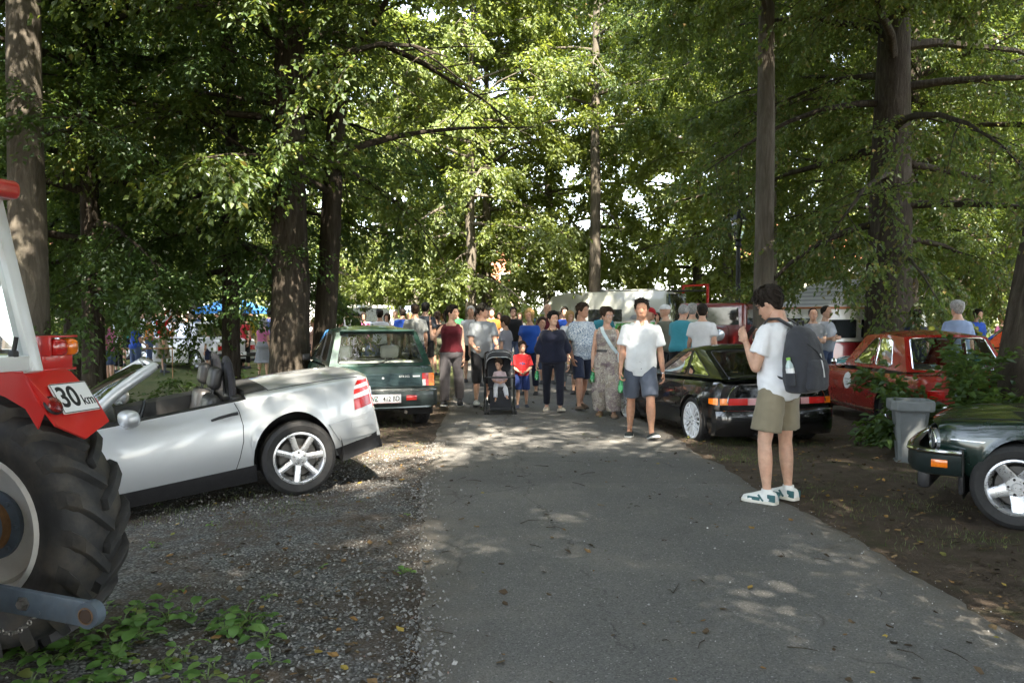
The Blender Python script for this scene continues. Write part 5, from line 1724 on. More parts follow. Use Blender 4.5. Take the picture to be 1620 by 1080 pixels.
def make_tractor():
    T = thing('tractor', 'red tractor with white cab frame and a 30 km plate at the left edge', 'tractor', (-2.58, 3.23, -.02), (0, 0, R(77)))
    for sd in (-1, 1):
        w = tractor_wheel(T, sd * .68, 0, .615, .335, .335, 19)
        # hub: flange, brown ring, trumpet housing towards the middle of the axle
        m = MB(); m.lathe([(.0, -sd * .02), (.155, -sd * .02), (.165, -sd * .035), (.165, -sd * .055), (.12, -sd * .065)], 28, axis='x'); m.build('hub_flange', TGREY, w)
        m = MB(); m.lathe([(.125, -sd * .06), (.125, -sd * .085), (.10, -sd * .095)], 28, axis='x'); m.build('hub_ring', pmat('rusty_brown', (.16, .08, .03), .7, .2, .3, 20), w)
        m = MB(); m.lathe([(.105, -sd * .08), (.105, -sd * .15), (.085, -sd * .17), (.085, -sd * .26), (.10, -sd * .28), (.14, -sd * .46)], 24, axis='x')
        m.build('axle_housing', TGREY, T, loc=(sd * .68, 0, .615))
        for k in range(8):
            a = 2 * math.pi * k / 8
            m = MB(); m.lathe([(.012, -sd * .05), (.012, -sd * .072), (0, -sd * .074)], 6, (0, .145 * math.cos(a), .145 * math.sin(a)), 'x'); m.build('wheel_nut', TGREY, w)
    for sd in (-1, 1):
        tractor_wheel(T, sd * .60, 2.05, .40, .22, .22, 16)
    # drive train, bonnet
    m = MB(); m.box((0, .35, .66), (.44, 1.4, .40), None, .05); m.box((0, 1.5, .62), (.34, 1.3, .30), None, .04); m.box((0, -.30, .70), (.40, .20, .36), None, .04)
    m.tube([(-.55, 2.05, .42), (.55, 2.05, .42)], .05, 8); m.build('gearbox', TGREY, T)
    m = MB(); m.box((0, 1.68, 1.06), (.56, 1.35, .50), None, .06, 3); m.build('bonnet', TRED, T)
    m = MB(); m.box((0, 2.37, 1.02), (.46, .03, .40), None, .01); m.build('grille', BLACK_PLASTIC, T)
    m = MB(); m.tube([(.18, 1.6, 1.30), (.18, 1.6, 2.0)], .03, 10); m.build('exhaust', BLACK_PLASTIC, T)
    # fenders: inner wall with the wheel cut-out, flat top, sloped tail panel
    for sd in (-1, 1):
        m = MB()
        xi, xo = sd * .49, sd * .80
        # inner wall, sits in front of the tyre as seen from behind
        arc = [(.66 * math.cos(a), .615 + .66 * math.sin(a)) for a in [R(8) + (R(172) - R(8)) * k / 16 for k in range(17)]]   # (y,z) from front over the top to the tail
        arc = [(y, max(z, .66)) for y, z in arc]
        outer = [(.80, .70), (.80, 1.34), (-.325, 1.345), (-.46, 1.22), (-.40, 1.095)]
        poly = [(a, b) for a, b in outer] + [(y, z) for y, z in arc[::-1] if y > -.36] 
        M = Matrix(((0, 0, 1, xi), (1, 0, 0, 0), (0, 1, 0, 0), (0, 0, 0, 1)))
        m.prism(poly, -.004, .004, M)
        m.build('fender_wall', TRED, T, False)
        m = MB(); m.box(((xi + xo) / 2, .24, 1.343), (abs(xo - xi) + .01, 1.14, .012), None, .004); m.build('fender_top', TRED, T)
        # tail panel: leans back from the top edge, lower edge cut to a point
        def tp(x, t):   # t 0 top .. 1 bottom
            return Vector((sd * x, -.33 - .20 * t, 1.345 - .30 * t))
        ring = [(.49, .0), (.71, -.03), (.755, .05), (.815, .50), (.815, .84), (.62, 1.02), (.50, .78), (.475, .42)]
        a = [tp(x, t) for x, t in ring]; b = [p + Vector((0, .012, -.004)) for p in a]
        n = len(a)
        m = MB(); m.add(a + b, [tuple(range(n)), tuple(range(n, 2 * n))[::-1]] + [(i, (i + 1) % n, n + (i + 1) % n, n + i) for i in range(n)])
        tail = m.build('fender_tail', TRED, T, False)
        tilt = math.atan2(.20, .30)
        # orientation of the tail panel: outward normal down the slope
        rot = (R(90) - tilt, 0, 0)
        if sd > 0:
            c = tp(.672, .45) + Vector((0, -.012, .008))
            m = MB(); m.prism(rounded_rect(.225, .155, .008), -.004, .004)
            sg = m.build('speed_sign', PLATE_WHITE, T, False, loc=c, rot=rot)
            m = MB()
            for (cx, cy, ww, hh) in ((0, .074, .219, .004), (0, -.074, .219, .004), (-.109, 0, .004, .148), (.109, 0, .004, .148)):
                m.box((cx, cy, .0042), (ww, hh, .001))
            m.build('sign_border', INK, sg)
            text_mesh('sign_lettering', '30', .145, INK, sg, (-.040, .0, .0048), (0, 0, 0), sx=.82, bold=.003)
            text_mesh('sign_lettering', 'km', .075, INK, sg, (.066, -.022, .0048), (0, 0, 0), sx=.80, bold=.0003)
        m = MB()
        m.lathe([(.042, 0), (.040, .012), (.036, .016), (.034, .022), (.018, .028), (0, .029)], 28)
        m.build('reflector', pmat('dark_red_reflector', (.18, .008, .008), .25, 0, .2, 60, coat=.6), T, loc=tp(.528, .52) + Vector((0, -.006, .004)), rot=rot)
        m = MB(); m.lathe([(.046, 0), (.048, .006), (.044, .013), (.041, .013)], 28); m.build('reflector_bezel', BLACK_PLASTIC, T, loc=tp(.528, .52) + Vector((0, -.006, .004)), rot=rot)
        # lamp on its bracket
        m = MB(); m.box((sd * .695, -.28, 1.39), (.19, .09, .09), None, .010); m.box((sd * .608, -.305, 1.455), (.015, .12, .09), None, .006); m.box((sd * .690, -.305, 1.496), (.17, .12, .010), None, .004); m.build('lamp_bracket', TRED, T)
        m = MB(); m.box((sd * .662, -.335, 1.447), (.085, .10, .078), None, .025, 3); lo = m.build('tail_lamp', RED_LENS, T)
        m = MB(); m.box((sd * .738, -.335, 1.447), (.064, .10, .078), None, .025, 3); m.build('indicator_lamp', AMBER_LENS, T)
        # cab post
        m = MB(); m.bar((sd * .52, -.35, 1.34), (sd * .54, -.12, 2.14), .065, .06, (0, 1, 0), .006); m.build('cab_post', TWHITE, T)
        m = MB(); m.bar((sd * .44, .75, 1.0), (sd * .48, .62, 2.14), .06, .06, (0, 1, 0), .006); m.build('cab_post', TWHITE, T)
        m = MB(); m.bar((sd * .52, -.31, 1.385), (sd * .48, .72, 1.385), .05, .065, (0, 0, 1), .005); m.build('cab_sill', TWHITE, T)
        m = MB(); P = [(sd * .525, -.28, 1.42), (sd * .49, .66, 1.42), (sd * .50, .58, 2.10), (sd * .54, -.09, 2.10)]
        m.add(P, [(0, 1, 2, 3)]); m.build('side_glass', GLASS, T, False)
    m = MB(); m.bar((-.52, -.335, 1.385), (.52, -.335, 1.385), .05, .065, (0, 0, 1), .005); m.build('cab_sill', TWHITE, T)
    m = MB(); P = [(-.50, -.330, 1.42), (.50, -.330, 1.42), (.52, -.13, 2.10), (-.52, -.13, 2.10)]; m.add(P, [(0, 1, 2, 3)]); m.build('rear_window', GLASS, T, False)
    for sx in (.42, -.42):
        m = MB(); m.box((sx, -.345, 1.425), (.035, .03, .035), None, .008); m.tube([(sx, -.345, 1.43), (sx, -.36, 1.50)], .010, 6); m.build('window_hinge', BLACK_PLASTIC, T)
    m = MB(); m.box((0, .26, 2.155), (1.20, 1.0, .085), None, .03, 3); m.build('cab_roof', TRED, T)
    seat(T, 0, .05, .95, LEATHER, False, .15, .24, .45)
    m = MB(); m.lathe([(.19, -.012), (.205, 0), (.19, .012), (.175, 0), (.19, -.012)], 24); m.build('steering_wheel', BLACK_PLASTIC, T, loc=(0, .62, 1.38), rot=(R(-35), 0, 0))
    m = MB(); m.tube([(0, .62, 1.36), (0, .85, 1.0)], .025, 8); m.build('steering_column', BLACK_PLASTIC, T)
    # three-point linkage
    for sd in (-1, 1):
        m = MB()
        a, b = Vector((sd * .25, -.05, .46)), Vector((sd * .28, -.83, .385))
        m.bar(a, b, .030, .105, (0, 0, 1), .006)
        m.lathe([(.0, -.024), (.054, -.024), (.054, .024), (.0, .024)], 22, tuple(b), 'x')
        m.build('lower_link', TGREY, T)
        m = MB(); m.lathe([(.034, -.028), (.036, -.030), (.030, -.031), (.026, 0), (.030, .031), (.036, .030), (.034, .028)], 20, tuple(b), 'x'); m.build('ball_eye', pmat('rusty_steel', (.20, .12, .07), .6, .5, .3, 30), T)
        m = MB(); m.lathe([(.0, -.014), (.026, -.014), (.026, .0)], 14, tuple(b + Vector((-sd * .016, 0, 0))), 'x'); m.build('ball', pmat('dark_bore', (.05, .03, .02), .7), T)
        c = a.lerp(b, .62)
        m = MB(); m.lathe([(.030, -.030), (.030, -.022), (.018, -.022), (.018, -.045), (0, -.046)], 6, tuple(c + Vector((.006 if sd > 0 else 0, 0, 0))), 'x'); m.build('link_bolt', pmat('worn_steel', (.30, .28, .26), .4, .8, .3, 30), T)
        m = MB(); m.bar((sd * .25, -.32, .42), (sd * .23, -.36, .66), .10, .035, (1, 0, 0), .012); m.bar((sd * .29, -.32, .42), (sd * .27, -.36, .66), .02, .07, (0, 1, 0), .006); m.build('lift_rod_fork', TGREY, T)
        m = MB(); m.tube([(sd * .25, -.36, .62), (sd * .24, -.30, .98)], .022, 8); m.tube([(sd * .24, -.30, .98), (sd * .20, .0, 1.0)], .03, 8); m.build('lift_rod', TGREY, T)
        m = MB()
        for k in range(14):
            t = k / 13
            p = Vector((sd * .26, -.30 - .30 * t, .38 - .10 * math.sin(math.pi * t)))
            m.lathe([(.010, -.004), (.013, 0), (.010, .004), (.007, 0), (.010, -.004)], 8, tuple(p), 'x' if k % 2 else 'z')
        m.build('check_chain', pmat('worn_steel', (.30, .28, .26), .4, .8, .3, 30), T)
    m = MB(); m.tube([(0, -.40, .88), (0, -.62, .93)], .035, 10); m.build('top_link', TGREY, T)
    m = MB(); m.box((0, -.48, .50), (.14, .10, .22), None, .02); m.build('drawbar_hitch', TGREY, T)
make_tractor()

# ---------------------------------------------------------------- vehicles farther off
def small_car(label, x, y, heading, pm, L=4.0, W=1.64, H=1.40, belt=.90, cabin=(.25, .72), hood=.84, glass=None, wheel=None, name='parked_car', group='cars parked in the park', open_top=False, seat_mat=None, trim=None):
    car = place_car(name, label, x, y, heading, group)
    y0, y1 = -.22 * L, .78 * L
    wb = .60 * L
    hw = W / 2
    B = CarBody([y0, y0 + .08, y0 + .5, .3 * wb, .7 * wb, wb, y1 - .15, y1],
                [hw * .90, hw * .96, hw, hw, hw, hw * .99, hw * .94, hw * .84],
                [belt - .06, belt - .01, belt, belt, belt - .02, hood - .02, hood - .10, hood - .18],
                [belt - .03, belt + .03, belt + .04, belt + .03, belt + .02, hood + .04, hood - .04, hood - .13],
                [.32, .28, .22, .2, .2, .2, .24, .28], [(0, .29, .33), (wb, .29, .33)],
                [(0, .92), (.15, .97), (.4, 1.0), (.75, .99), (1, .93)], bow=(.10, .14))
    ca, cb = y0 + cabin[0] * L, y0 + cabin[1] * L
    mb, dm = B.shell(dy=.09, openings=[(ca, cb)], doors=[(.30 * wb, .66 * wb, -1), (.30 * wb, .66 * wb, 1)], nt=6, ns=7)
    mb.build('body', pm, car, True, 50)
    for d in dm: d.build('door', pm, car, True, 50)
    if open_top:
        m = MB(); m.tube([(-hw * .8, cb, belt), (-hw * .66, cb - .35, belt + .36), (hw * .66, cb - .35, belt + .36), (hw * .8, cb, belt)], .022, 8); m.build('windscreen_frame', CHROME, car)
        m = MB(); m.add([(-hw * .8, cb, belt), (hw * .8, cb, belt), (hw * .66, cb - .35, belt + .36), (-hw * .66, cb - .35, belt + .36)], [(0, 1, 2, 3)]); m.build('windscreen', GLASS, car, False)
        for sx in (-1, 1): seat(car, sx * .36, (ca + cb) / 2, .35, seat_mat or LEATHER, False, .2, .25, .5)
        m = MB(); m.box((0, ca + .25, .62), (W * .72, .35, .40), None, .06); m.build('rear_bench', seat_mat or LEATHER, car)
    else:
        greenhouse(car, pm, (hw * .90, cb, belt + .02), (hw * .72, cb - .50, H - .03), (hw * .72, ca + .28, H - .03), (hw * .90, ca, belt + .03), 0, 0, 0,
                   [[(.14, .10), (.49, .10), (.47, .88), (.32, .88)], [(.54, .10), (.82, .10), (.77, .88), (.52, .88)]], trim or BLACK_PLASTIC, glass=glass or GLASS_DARK)
    m = MB(); m.box((0, (ca + cb) / 2, .3), (W * .86, cb - ca, .06))
    for sx in (-1, 1): m.box((sx * hw * .90, (ca + cb) / 2, .58), (.02, cb - ca, .55))
    m.build('cabin_lining', DARK, car)
    for sx in (-1, 1):
        B.decal([(sx * hw * .55, .58), (sx * hw * .84, .58), (sx * hw * .84, .72), (sx * hw * .55, .72)][::sx], None, True, .01, .08, .03).build('tail_light', RED_LENS, car)
        m = MB(); m.lathe([(.085, -.01), (.08, .02), (.05, .035), (0, .04)], 16, (sx * hw * .62, B.end(hw * .62, .60, False).y, .60), 'y'); m.build('headlight', CLEAR_LENS, car)
    m = MB(); m.box((0, B.y0 - .04, .44), (W * .94, .06, .12), None, .02); m.build('rear_bumper', trim or BLACK_PLASTIC, car)
    m = MB(); m.box((0, B.y1 + .02, .42), (W * .90, .06, .12), None, .02); m.build('front_bumper', trim or BLACK_PLASTIC, car)
    m = MB(); m.box((0, B.y1 + .03, .56), (W * .50, .02, .12), None, .005); m.build('grille', BLACK_PLASTIC, car)
    number_plate(car, (0, B.y0 - .075, .48), .48, .11, '', 0, mark=False)
    number_plate(car, (0, B.y1 + .058, .42), .48, .11, '', math.pi, mark=False)
    B.wells(car)
    wheels(car, 'small%.2f' % W, [(-hw + .10, 0, .29), (hw - .10, 0, .29), (-hw + .10, wb, .29), (hw - .10, wb, .29)], .29, .17, .19, 'steel', wheel or SILVER_RIM)
    return car

small_car('bright green old car with a white number plate behind the walkers', 3.55, 24.5, 190, paint('bright_green_paint', (.03, .30, .05), 0, .2, .03), hood=.88, trim=CHROME)
small_car('red car with a white roof line parked sideways behind the green one', 5.3, 27.5, 75, paint('signal_red_paint', (.45, .012, .012), 0, .2, .03))
small_car('red car parked behind the group of men on the right', 7.6, 24.8, 95, paint('signal_red_paint', (.45, .012, .012), 0, .2, .03), W=1.66)
small_car('teal open-topped classic car with red seats at the far right', 9.55, 15.6, 64, paint('teal_paint', (.03, .14, .15), .1, .2, .03), L=4.2, open_top=True, seat_mat=pmat('red_seat', (.40, .05, .03), .5), trim=CHROME)
small_car('yellow-green car behind the man in the pale blue shirt', 11.2, 21.5, 80, paint('lime_paint', (.30, .33, .03), 0, .2, .03))
small_car('orange-red car behind the teal open-topped car', 13.0, 18.8, 60, paint('orange_red_paint', (.50, .07, .02), 0, .2, .03), W=1.60)
small_car('blue and red little car below the white van on the left', -5.1, 28.0, 15, paint('grey_blue_paint', (.12, .16, .28), .2, .25, .03), H=1.36)
small_car('white car seen through the left thicket', -8.9, 25.0, 60, paint('plain_white_paint', (.66, .66, .66), 0, .3, .04))
small_car('silver car behind the parasol on the left meadow', -13.8, 30.5, 80, paint('silver_metallic_paint', (.5, .5, .5)))
small_car('pale blue car on the left meadow', -11.0, 34.0, 100, paint('pale_blue_paint', (.30, .42, .52), 0, .3, .04))
small_car('cream car far behind the dark green hatchback', -7.6, 38.0, 70, paint('cream_paint', (.60, .55, .42), 0, .3, .04))

def box_vehicle(name, label, cat, x, y, heading, prof, W, parts, wheel_y, wheel_r=.33):
    """side outline (y,z) extruded across the width with rounded edges; parts = (name, material, outline, offset) on both sides"""
    v = thing(name, label, cat, (x, y, float(gz(x, y))), (0, 0, R(heading)))
    hw = W / 2
    for nm, mt, out in prof:
        m = MB()
        n = len(out)
        cy = sum(p[0] for p in out) / n; cz = sum(p[1] for p in out) / n
        sh = lambda k: [(cy + (p[0] - cy) * k, cz + (p[1] - cz) * k) for p in out]
        rings = [[Vector((xx, p[0], p[1])) for p in sh(k)] for xx, k in ((-hw, .965), (-hw + .03, .99), (-hw + .08, 1.0), (hw - .08, 1.0), (hw - .03, .99), (hw, .965))]
        m.loft(rings)
        m.build(nm, mt, v, True, 45)
    for nm, mt, out, off in parts:
        for sx in (-1, 1):
            m = MB()
            M = Matrix(((0, 0, 1, sx * (hw + off)), (1, 0, 0, 0), (0, 1, 0, 0), (0, 0, 0, 1)))
            m.prism(rounded(out, .05), -.012, .012, M)
            m.build(nm, mt, v, False)
    for wy in wheel_y:
        for sx in (-1, 1):
            m = MB(); r = wheel_r
            m.lathe([(0, -.09), (r * .6, -.09), (r * .65, -.10), (r * .95, -.10), (r, -.08), (r, .08), (r * .95, .10), (r * .65, .10), (r * .6, .08), (0, .08)], 24, axis='x')
            m.build('wheel', RUBBER, v, loc=(sx * (hw - .10), wy, r))
    return v
MH_W = paint('motorhome_white', (.42, .43, .40), 0, .4, .12)
PANE = pmat('dark_pane', (.02, .024, .026), .08, 0, .1, coat=1.)
STRIPE = pmat('grey_stripe', (.24, .25, .27), .5)
p = at(962, 500, 33.5)
mh = box_vehicle('motorhome', 'white motorhome with a sloping front behind the walkers', 'motorhome', p.x, p.y, 68,
    [('body', MH_W, [(-2.9, .45), (-2.9, 2.62), (-2.7, 2.72), (1.55, 2.66), (2.2, 2.50), (2.75, 1.75), (3.05, 1.25), (3.1, .5), (2.6, .38), (-2.5, .38)])], 2.25,
    [('side_window', PANE, [(-.9, 1.45), (.55, 1.45), (.55, 1.95), (-.9, 1.95)], .004), ('cab_window', PANE, [(1.45, 1.30), (2.45, 1.30), (2.2, 1.85), (1.45, 1.90)], .004),
     ('side_stripe', STRIPE, [(-2.7, 1.55), (-1.2, 1.55), (-1.35, 1.72), (-2.7, 1.72)], .003), ('side_stripe', STRIPE, [(-2.7, 1.25), (-1.0, 1.25), (-1.1, 1.42), (-2.7, 1.42)], .003),
     ('door', MH_W, [(.75, .6), (1.3, .6), (1.3, 2.25), (.75, 2.25)], .006)], (-1.9, 1.9))
mh.scale = (.94, .94, .94)
m = MB(); m.add([(-1.0, 2.32, 2.40), (1.0, 2.32, 2.40), (1.02, 2.80, 1.76), (-1.02, 2.80, 1.76)], [(0, 1, 2, 3)]); m.build('windscreen', PANE, mh, False)
m = MB(); m.box((0, -1.4, 2.75), (1.9, 2.2, .06), None, .02); m.build('roof_rail', MH_W, mh)
m = MB(); m.box((0, .4, 2.74), (.7, .7, .12), None, .03); m.build('roof_hatch', STRIPE, mh)

# camper van: red below, cream above, raised white pop-top
CAM_R, CAM_W = paint('camper_red', (.26, .012, .014), 0, .25, .05), paint('camper_cream', (.58, .55, .48), 0, .3, .06)
p = at(1335, 500, 20.5)
cv = box_vehicle('camper_van', 'old red and cream camper van with its pop-up roof raised', 'van', p.x, p.y, 118,
    [('lower_body', CAM_R, [(-2.1, .35), (-2.12, 1.02), (2.05, 1.02), (2.12, .9), (2.1, .35)]), ('upper_body', CAM_W, [(-2.10, 1.02), (-2.05, 1.55), (-1.85, 1.80), (1.55, 1.80), (1.85, 1.50), (2.04, 1.02)])], 1.70,
    [('side_window', PANE, [(-1.75, 1.12), (-.72, 1.12), (-.72, 1.55), (-1.72, 1.55)], .003), ('side_window', PANE, [(-.58, 1.12), (.42, 1.12), (.42, 1.55), (-.58, 1.55)], .003), ('cab_window', PANE, [(.60, 1.12), (1.72, 1.12), (1.56, 1.55), (.60, 1.55)], .003)], (-1.3, 1.3), .32)
m = MB(); m.add([(-.70, 2.0, 1.12), (.70, 2.0, 1.12), (.66, 1.83, 1.58), (-.66, 1.83, 1.58)], [(0, 1, 2, 3)]); m.build('windscreen', PANE, cv, False)
for nm, sx in (('headlight', -1), ('headlight', 1)):
    m = MB(); m.lathe([(.10, 0), (.09, .03), (0, .05)], 16, (sx * .58, 2.10, .80), 'y'); m.build(nm, CLEAR_LENS, cv)
m = MB(); m.box((0, 2.16, .48), (1.66, .08, .14), None, .03); m.build('front_bumper', CAM_W, cv)
STR = NT('striped_canvas'); vv = STR.coord('Object'); wvn = STR.n('TexWave'); wvn.inputs['Scale'].default_value = 3.2; wvn.bands_direction = 'Z'; STR.l(vv, wvn.inputs['Vector'])
STR.color(STR.ramp(wvn.outputs['Fac'], [(.35, (.50, .49, .47)), (.6, (.33, .33, .32))])); STR.set(Roughness=.8)
m = MB()
rg = []
for k in range(11):
    a = math.pi * .5 * k / 10
    yy_, zz_ = 1.45 - 1.55 * math.sin(a), 1.86 + .82 * (1 - math.cos(a)) ** .8
    rg.append((yy_, zz_))
front = [Vector((-.72, 1.5, 1.84)), Vector((.72, 1.5, 1.84))]
rings = [[Vector((sx, 1.5 - (1.5 + 1.45) * t, 1.84 + .70 * math.sin(min(1, t * 1.6) * math.pi / 2))) for sx in (-.74, -.70, .70, .74)] for t in [k / 10 for k in range(11)]]
for r in rings: r[0].z -= .05; r[3].z -= .05
base = [[Vector((-.74, r[0].y, 1.84)), Vector((.74, r[0].y, 1.84))] for r in rings]
m.loft(rings, cap=False, close=False)
for i in range(10):
    for s_, q in ((0, 0), (3, 1)):
        m.add([rings[i][s_], rings[i + 1][s_], base[i + 1][q], base[i][q]], [(0, 1, 2, 3)])
m.add([rings[-1][0], rings[-1][3], base[-1][1], base[-1][0]], [(0, 1, 2, 3)])
m.build('pop_top', STR.m, cv, False)
for sx in (-1, 1):
    m = MB(); m.prism([(-1.3, 1.98), (-.5, 1.98), (-.5, 2.38), (-1.3, 2.38)], -.006, .006, Matrix(((0, 0, 1, sx * .748), (1, 0, 0, 0), (0, 1, 0, 0), (0, 0, 0, 1)))); m.build('pop_top_window', PANE, cv, False)
m = MB(); m.box((0, -.1, 1.825), (1.56, 3.3, .05), None, .015); m.build('gutter', pmat('orange_gutter', (.40, .14, .04), .5), cv)

# red vintage lorry with round lamps and yellow wheels
VR = paint('vintage_red', (.16, .008, .008), 0, .25, .06)
p = at(1136, 500, 18.8)
vt = thing('vintage_lorry', 'dark red vintage lorry with round headlamps and yellow wheels', 'lorry', (p.x, p.y, float(gz(p.x, p.y))), (0, 0, R(150)))
m = MB(); m.box((0, .0, 1.35), (1.5, 1.1, 1.1), None, .08, 3); m.build('cab', VR, vt)
m = MB(); m.box((0, -1.9, 1.05), (1.8, 2.6, .5), None, .04); m.build('load_bed', VR, vt)
m = MB(); m.box((0, 1.15, 1.10), (.80, 1.3, .62), None, .10, 3); m.build('bonnet', VR, vt)
m = MB(); m.box((0, 1.81, 1.08), (.62, .03, .58), None, .02); m.build('radiator', CHROME, vt)
m = MB(); m.add([(-.62, .56, 1.42), (.62, .56, 1.42), (.60, .555, 1.80), (-.60, .555, 1.80)], [(0, 1, 2, 3)]); m.build('windscreen', PANE, vt, False)
for sx in (-1, 1):
    m = MB(); m.add([(sx * .755, -.35, 1.42), (sx * .755, .38, 1.42), (sx * .755, .36, 1.78), (sx * .755, -.35, 1.78)], [(0, 1, 2, 3)]); m.build('cab_window', PANE, vt, False)
    m = MB(); m.lathe([(.0, -.12), (.10, -.08), (.13, .0), (.12, .03), (0, .05)], 18, (sx * .52, 1.75, 1.22), 'y'); m.build('headlamp', pmat('headlight_glass', (.55, .58, .60), .08, .3), vt)
    m = MB(); rg = []
    for k in range(11):
        a = math.pi * (.02 + .96 * k / 10); rg.append([Vector((sx * xx, 1.25 + .52 * math.cos(a), .46 + .50 * math.sin(a))) for xx in (.45, .60, .80, .84)])
    m.loft(rg, cap=False, close=False); m.build('mudguard', VR, vt)
    m = MB(); m.box((sx * .50, 1.90, .72), (.20, .05, .16), None, .02); m.build('indicator', AMBER_LENS, vt)
    for wy in (1.25, -2.2):
        w = bpy.data.objects.new('wheel', None); COL.objects.link(w); w.parent = vt; w.location = (sx * .66, wy, .42)
        m = MB(); m.lathe([(.24, -.08), (.30, -.09), (.40, -.08), (.42, -.05), (.42, .05), (.40, .08), (.30, .09), (.24, .08)], 26, axis='x'); m.build('tyre', RUBBER, w)
        m = MB(); m.lathe([(.25, -.06), (.18, -.03), (.06, -.05), (0, -.05)], 22, axis='x'); m.lathe([(.25, .06), (.18, .03), (.06, .05), (0, .05)], 22, axis='x'); m.build('rim', pmat('yellow_rim', (.62, .40, .02), .4), w)
m = MB(); m.box((0, 1.95, .52), (1.5, .06, .12), None, .02); m.build('front_bumper', BLACK_PLASTIC, vt)
m = MB(); m.box((0, -.5, .62), (.7, 4.2, .12), None, .02); m.build('chassis', BLACK_PLASTIC, vt)
# red open roll-frame tractor behind
p = at(1088, 500, 29.0)
rt = thing('field_tractor', 'red tractor with an open red roll frame behind the men', 'tractor', (p.x, p.y, 0), (0, 0, R(120)))
FRED = paint('signal_red_paint', (.45, .012, .012))
m = MB(); m.box((0, 1.0, 1.0), (.6, 1.5, .6), None, .08, 3); m.build('bonnet', FRED, rt)
m = MB(); m.box((0, .0, .75), (.5, 1.6, .4), None, .05); m.build('gearbox', TGREY, rt)
for sx in (-1, 1):
    m = MB(); m.bar((sx * .62, -.35, 1.0), (sx * .62, -.35, 2.65), .07, .07, (0, 1, 0)); m.build('roll_post', FRED, rt)
    tractor_wheel(rt, sx * .70, -.1, .615, .335, .335, 19)
    tractor_wheel(rt, sx * .62, 1.55, .40, .22, .22, 16)
m = MB(); m.bar((-.65, -.35, 2.65), (.65, -.35, 2.65), .07, .07); m.build('roll_beam', FRED, rt)
m = MB(); m.box((0, .05, 2.45), (1.1, .9, .05), None, .02); m.build('sun_roof', BLACK_PLASTIC, rt)
m = MB(); m.box((0, .55, 1.7), (1.0, .03, 1.3), None, .01); m.build('windscreen', GLASS, rt)
seat(rt, 0, -.1, .95, LEATHER, False, .1, .22, .4)

# white van, white market trailer, parasol, tables, flag
p = at(598, 500, 33.0)
wvn_ = box_vehicle('delivery_van', 'white high-roofed van far behind the dark green hatchback', 'van', p.x, p.y, 172,
    [('body', MH_W, [(-2.6, .4), (-2.6, 1.9), (-2.4, 2.02), (.9, 2.0), (1.6, 1.35), (2.3, 1.15), (2.4, .4)])], 1.9, [('cab_window', PANE, [(.3, 1.25), (1.45, 1.25), (.85, 1.80), (.3, 1.80)], .004)], (-1.6, 1.6))
m = MB(); m.add([(-.82, 1.02, 1.90), (.82, 1.02, 1.90), (.86, 1.64, 1.36), (-.86, 1.64, 1.36)], [(0, 1, 2, 3)]); m.build('windscreen', PANE, wvn_, False)
p = at(498, 500, 31.0)
st = thing('sales_trailer', 'white sales trailer between the two left trunks', 'trailer', (p.x - .3, p.y, 0), (0, 0, R(12)))
m = MB(); m.box((0, 0, 1.65), (2.2, 3.6, 2.3), None, .05); m.build('trailer_body', paint('plain_white_paint', (.66, .66, .66)), st)
m = MB(); m.box((0, -1.82, 1.35), (1.6, .06, .05), None, .01); m.box((0, -1.81, 1.0), (2.0, .03, .06)); m.build('counter', STRIPE, st)
for sx in (-1, 1):
    m = MB(); m.lathe([(0, -.1), (.32, -.1), (.32, .1), (0, .1)], 20, axis='x'); m.build('wheel', RUBBER, st, loc=(sx * .95, 0, .32))
def parasol(label, x, y, col, h=2.2, r=1.35):
    q = thing('parasol', label, 'parasol', (x, y, float(gz(x, y))))
    m = MB(); m.tube([(0, 0, 0), (0, 0, h + .1)], .022, 8); m.build('pole', PLATE_WHITE, q)
    for k in range(8):
        a, b = 2 * math.pi * k / 8, 2 * math.pi * (k + 1) / 8
        m = MB(); m.add([(0, 0, h + .08), (r * math.cos(a), r * math.sin(a), h - .38), (r * math.cos(b), r * math.sin(b), h - .38), (r * math.cos(a), r * math.sin(a), h - .50), (r * math.cos(b), r * math.sin(b), h - .50)], [(0, 1, 2), (1, 3, 4, 2)]); m.build('canopy_panel', col, q, False)
parasol('bright blue parasol beyond the left thicket', -9.3, 27.5, cloth('parasol_blue', (.05, .22, .55)), 2.15)
parasol('cream parasol beyond the left thicket', -14.5, 29.0, cloth('parasol_cream', (.70, .66, .55)), 2.3)
parasol('white parasol near the sales trailer', -11.4, 36.0, cloth('parasol_white', (.75, .75, .72)), 2.4)
WOOD = pmat('pine_wood', (.36, .20, .09), .7, 0, .2, 6)
def beer_table(label, x, y, rz):
    q = thing('beer_table', label, 'table', (x, y, float(gz(x, y))), (0, 0, rz), 'beer tables')
    m = MB(); m.box((0, 0, .76), (2.2, .55, .03), None, .004); m.build('table_top', WOOD, q)
    for sx in (-1, 1):
        m = MB(); m.bar((sx * .85, -.22, 0), (sx * .85, -.22, .745), .03); m.bar((sx * .85, .22, 0), (sx * .85, .22, .745), .03); m.bar((sx * .85, -.22, .3), (sx * .85, .22, .3), .025); m.build('leg_frame', TGREY, q)
beer_table('wooden beer table below the red flag', -10.8, 23.5, .3)
beer_table('wooden beer table beside the blue parasol', -8.4, 26.0, .5)
beer_table('wooden beer table farther back on the left meadow', -12.8, 27.0, .1)
p = at(272, 505, 23.0)
fl = thing('flag', 'small red and white flag on a pole beyond the left thicket', 'flag', (p.x, p.y, float(gz(p.x, p.y))))
m = MB(); m.tube([(0, 0, 0), (0, 0, 2.1)], .015, 6); m.build('pole', WOOD, fl)
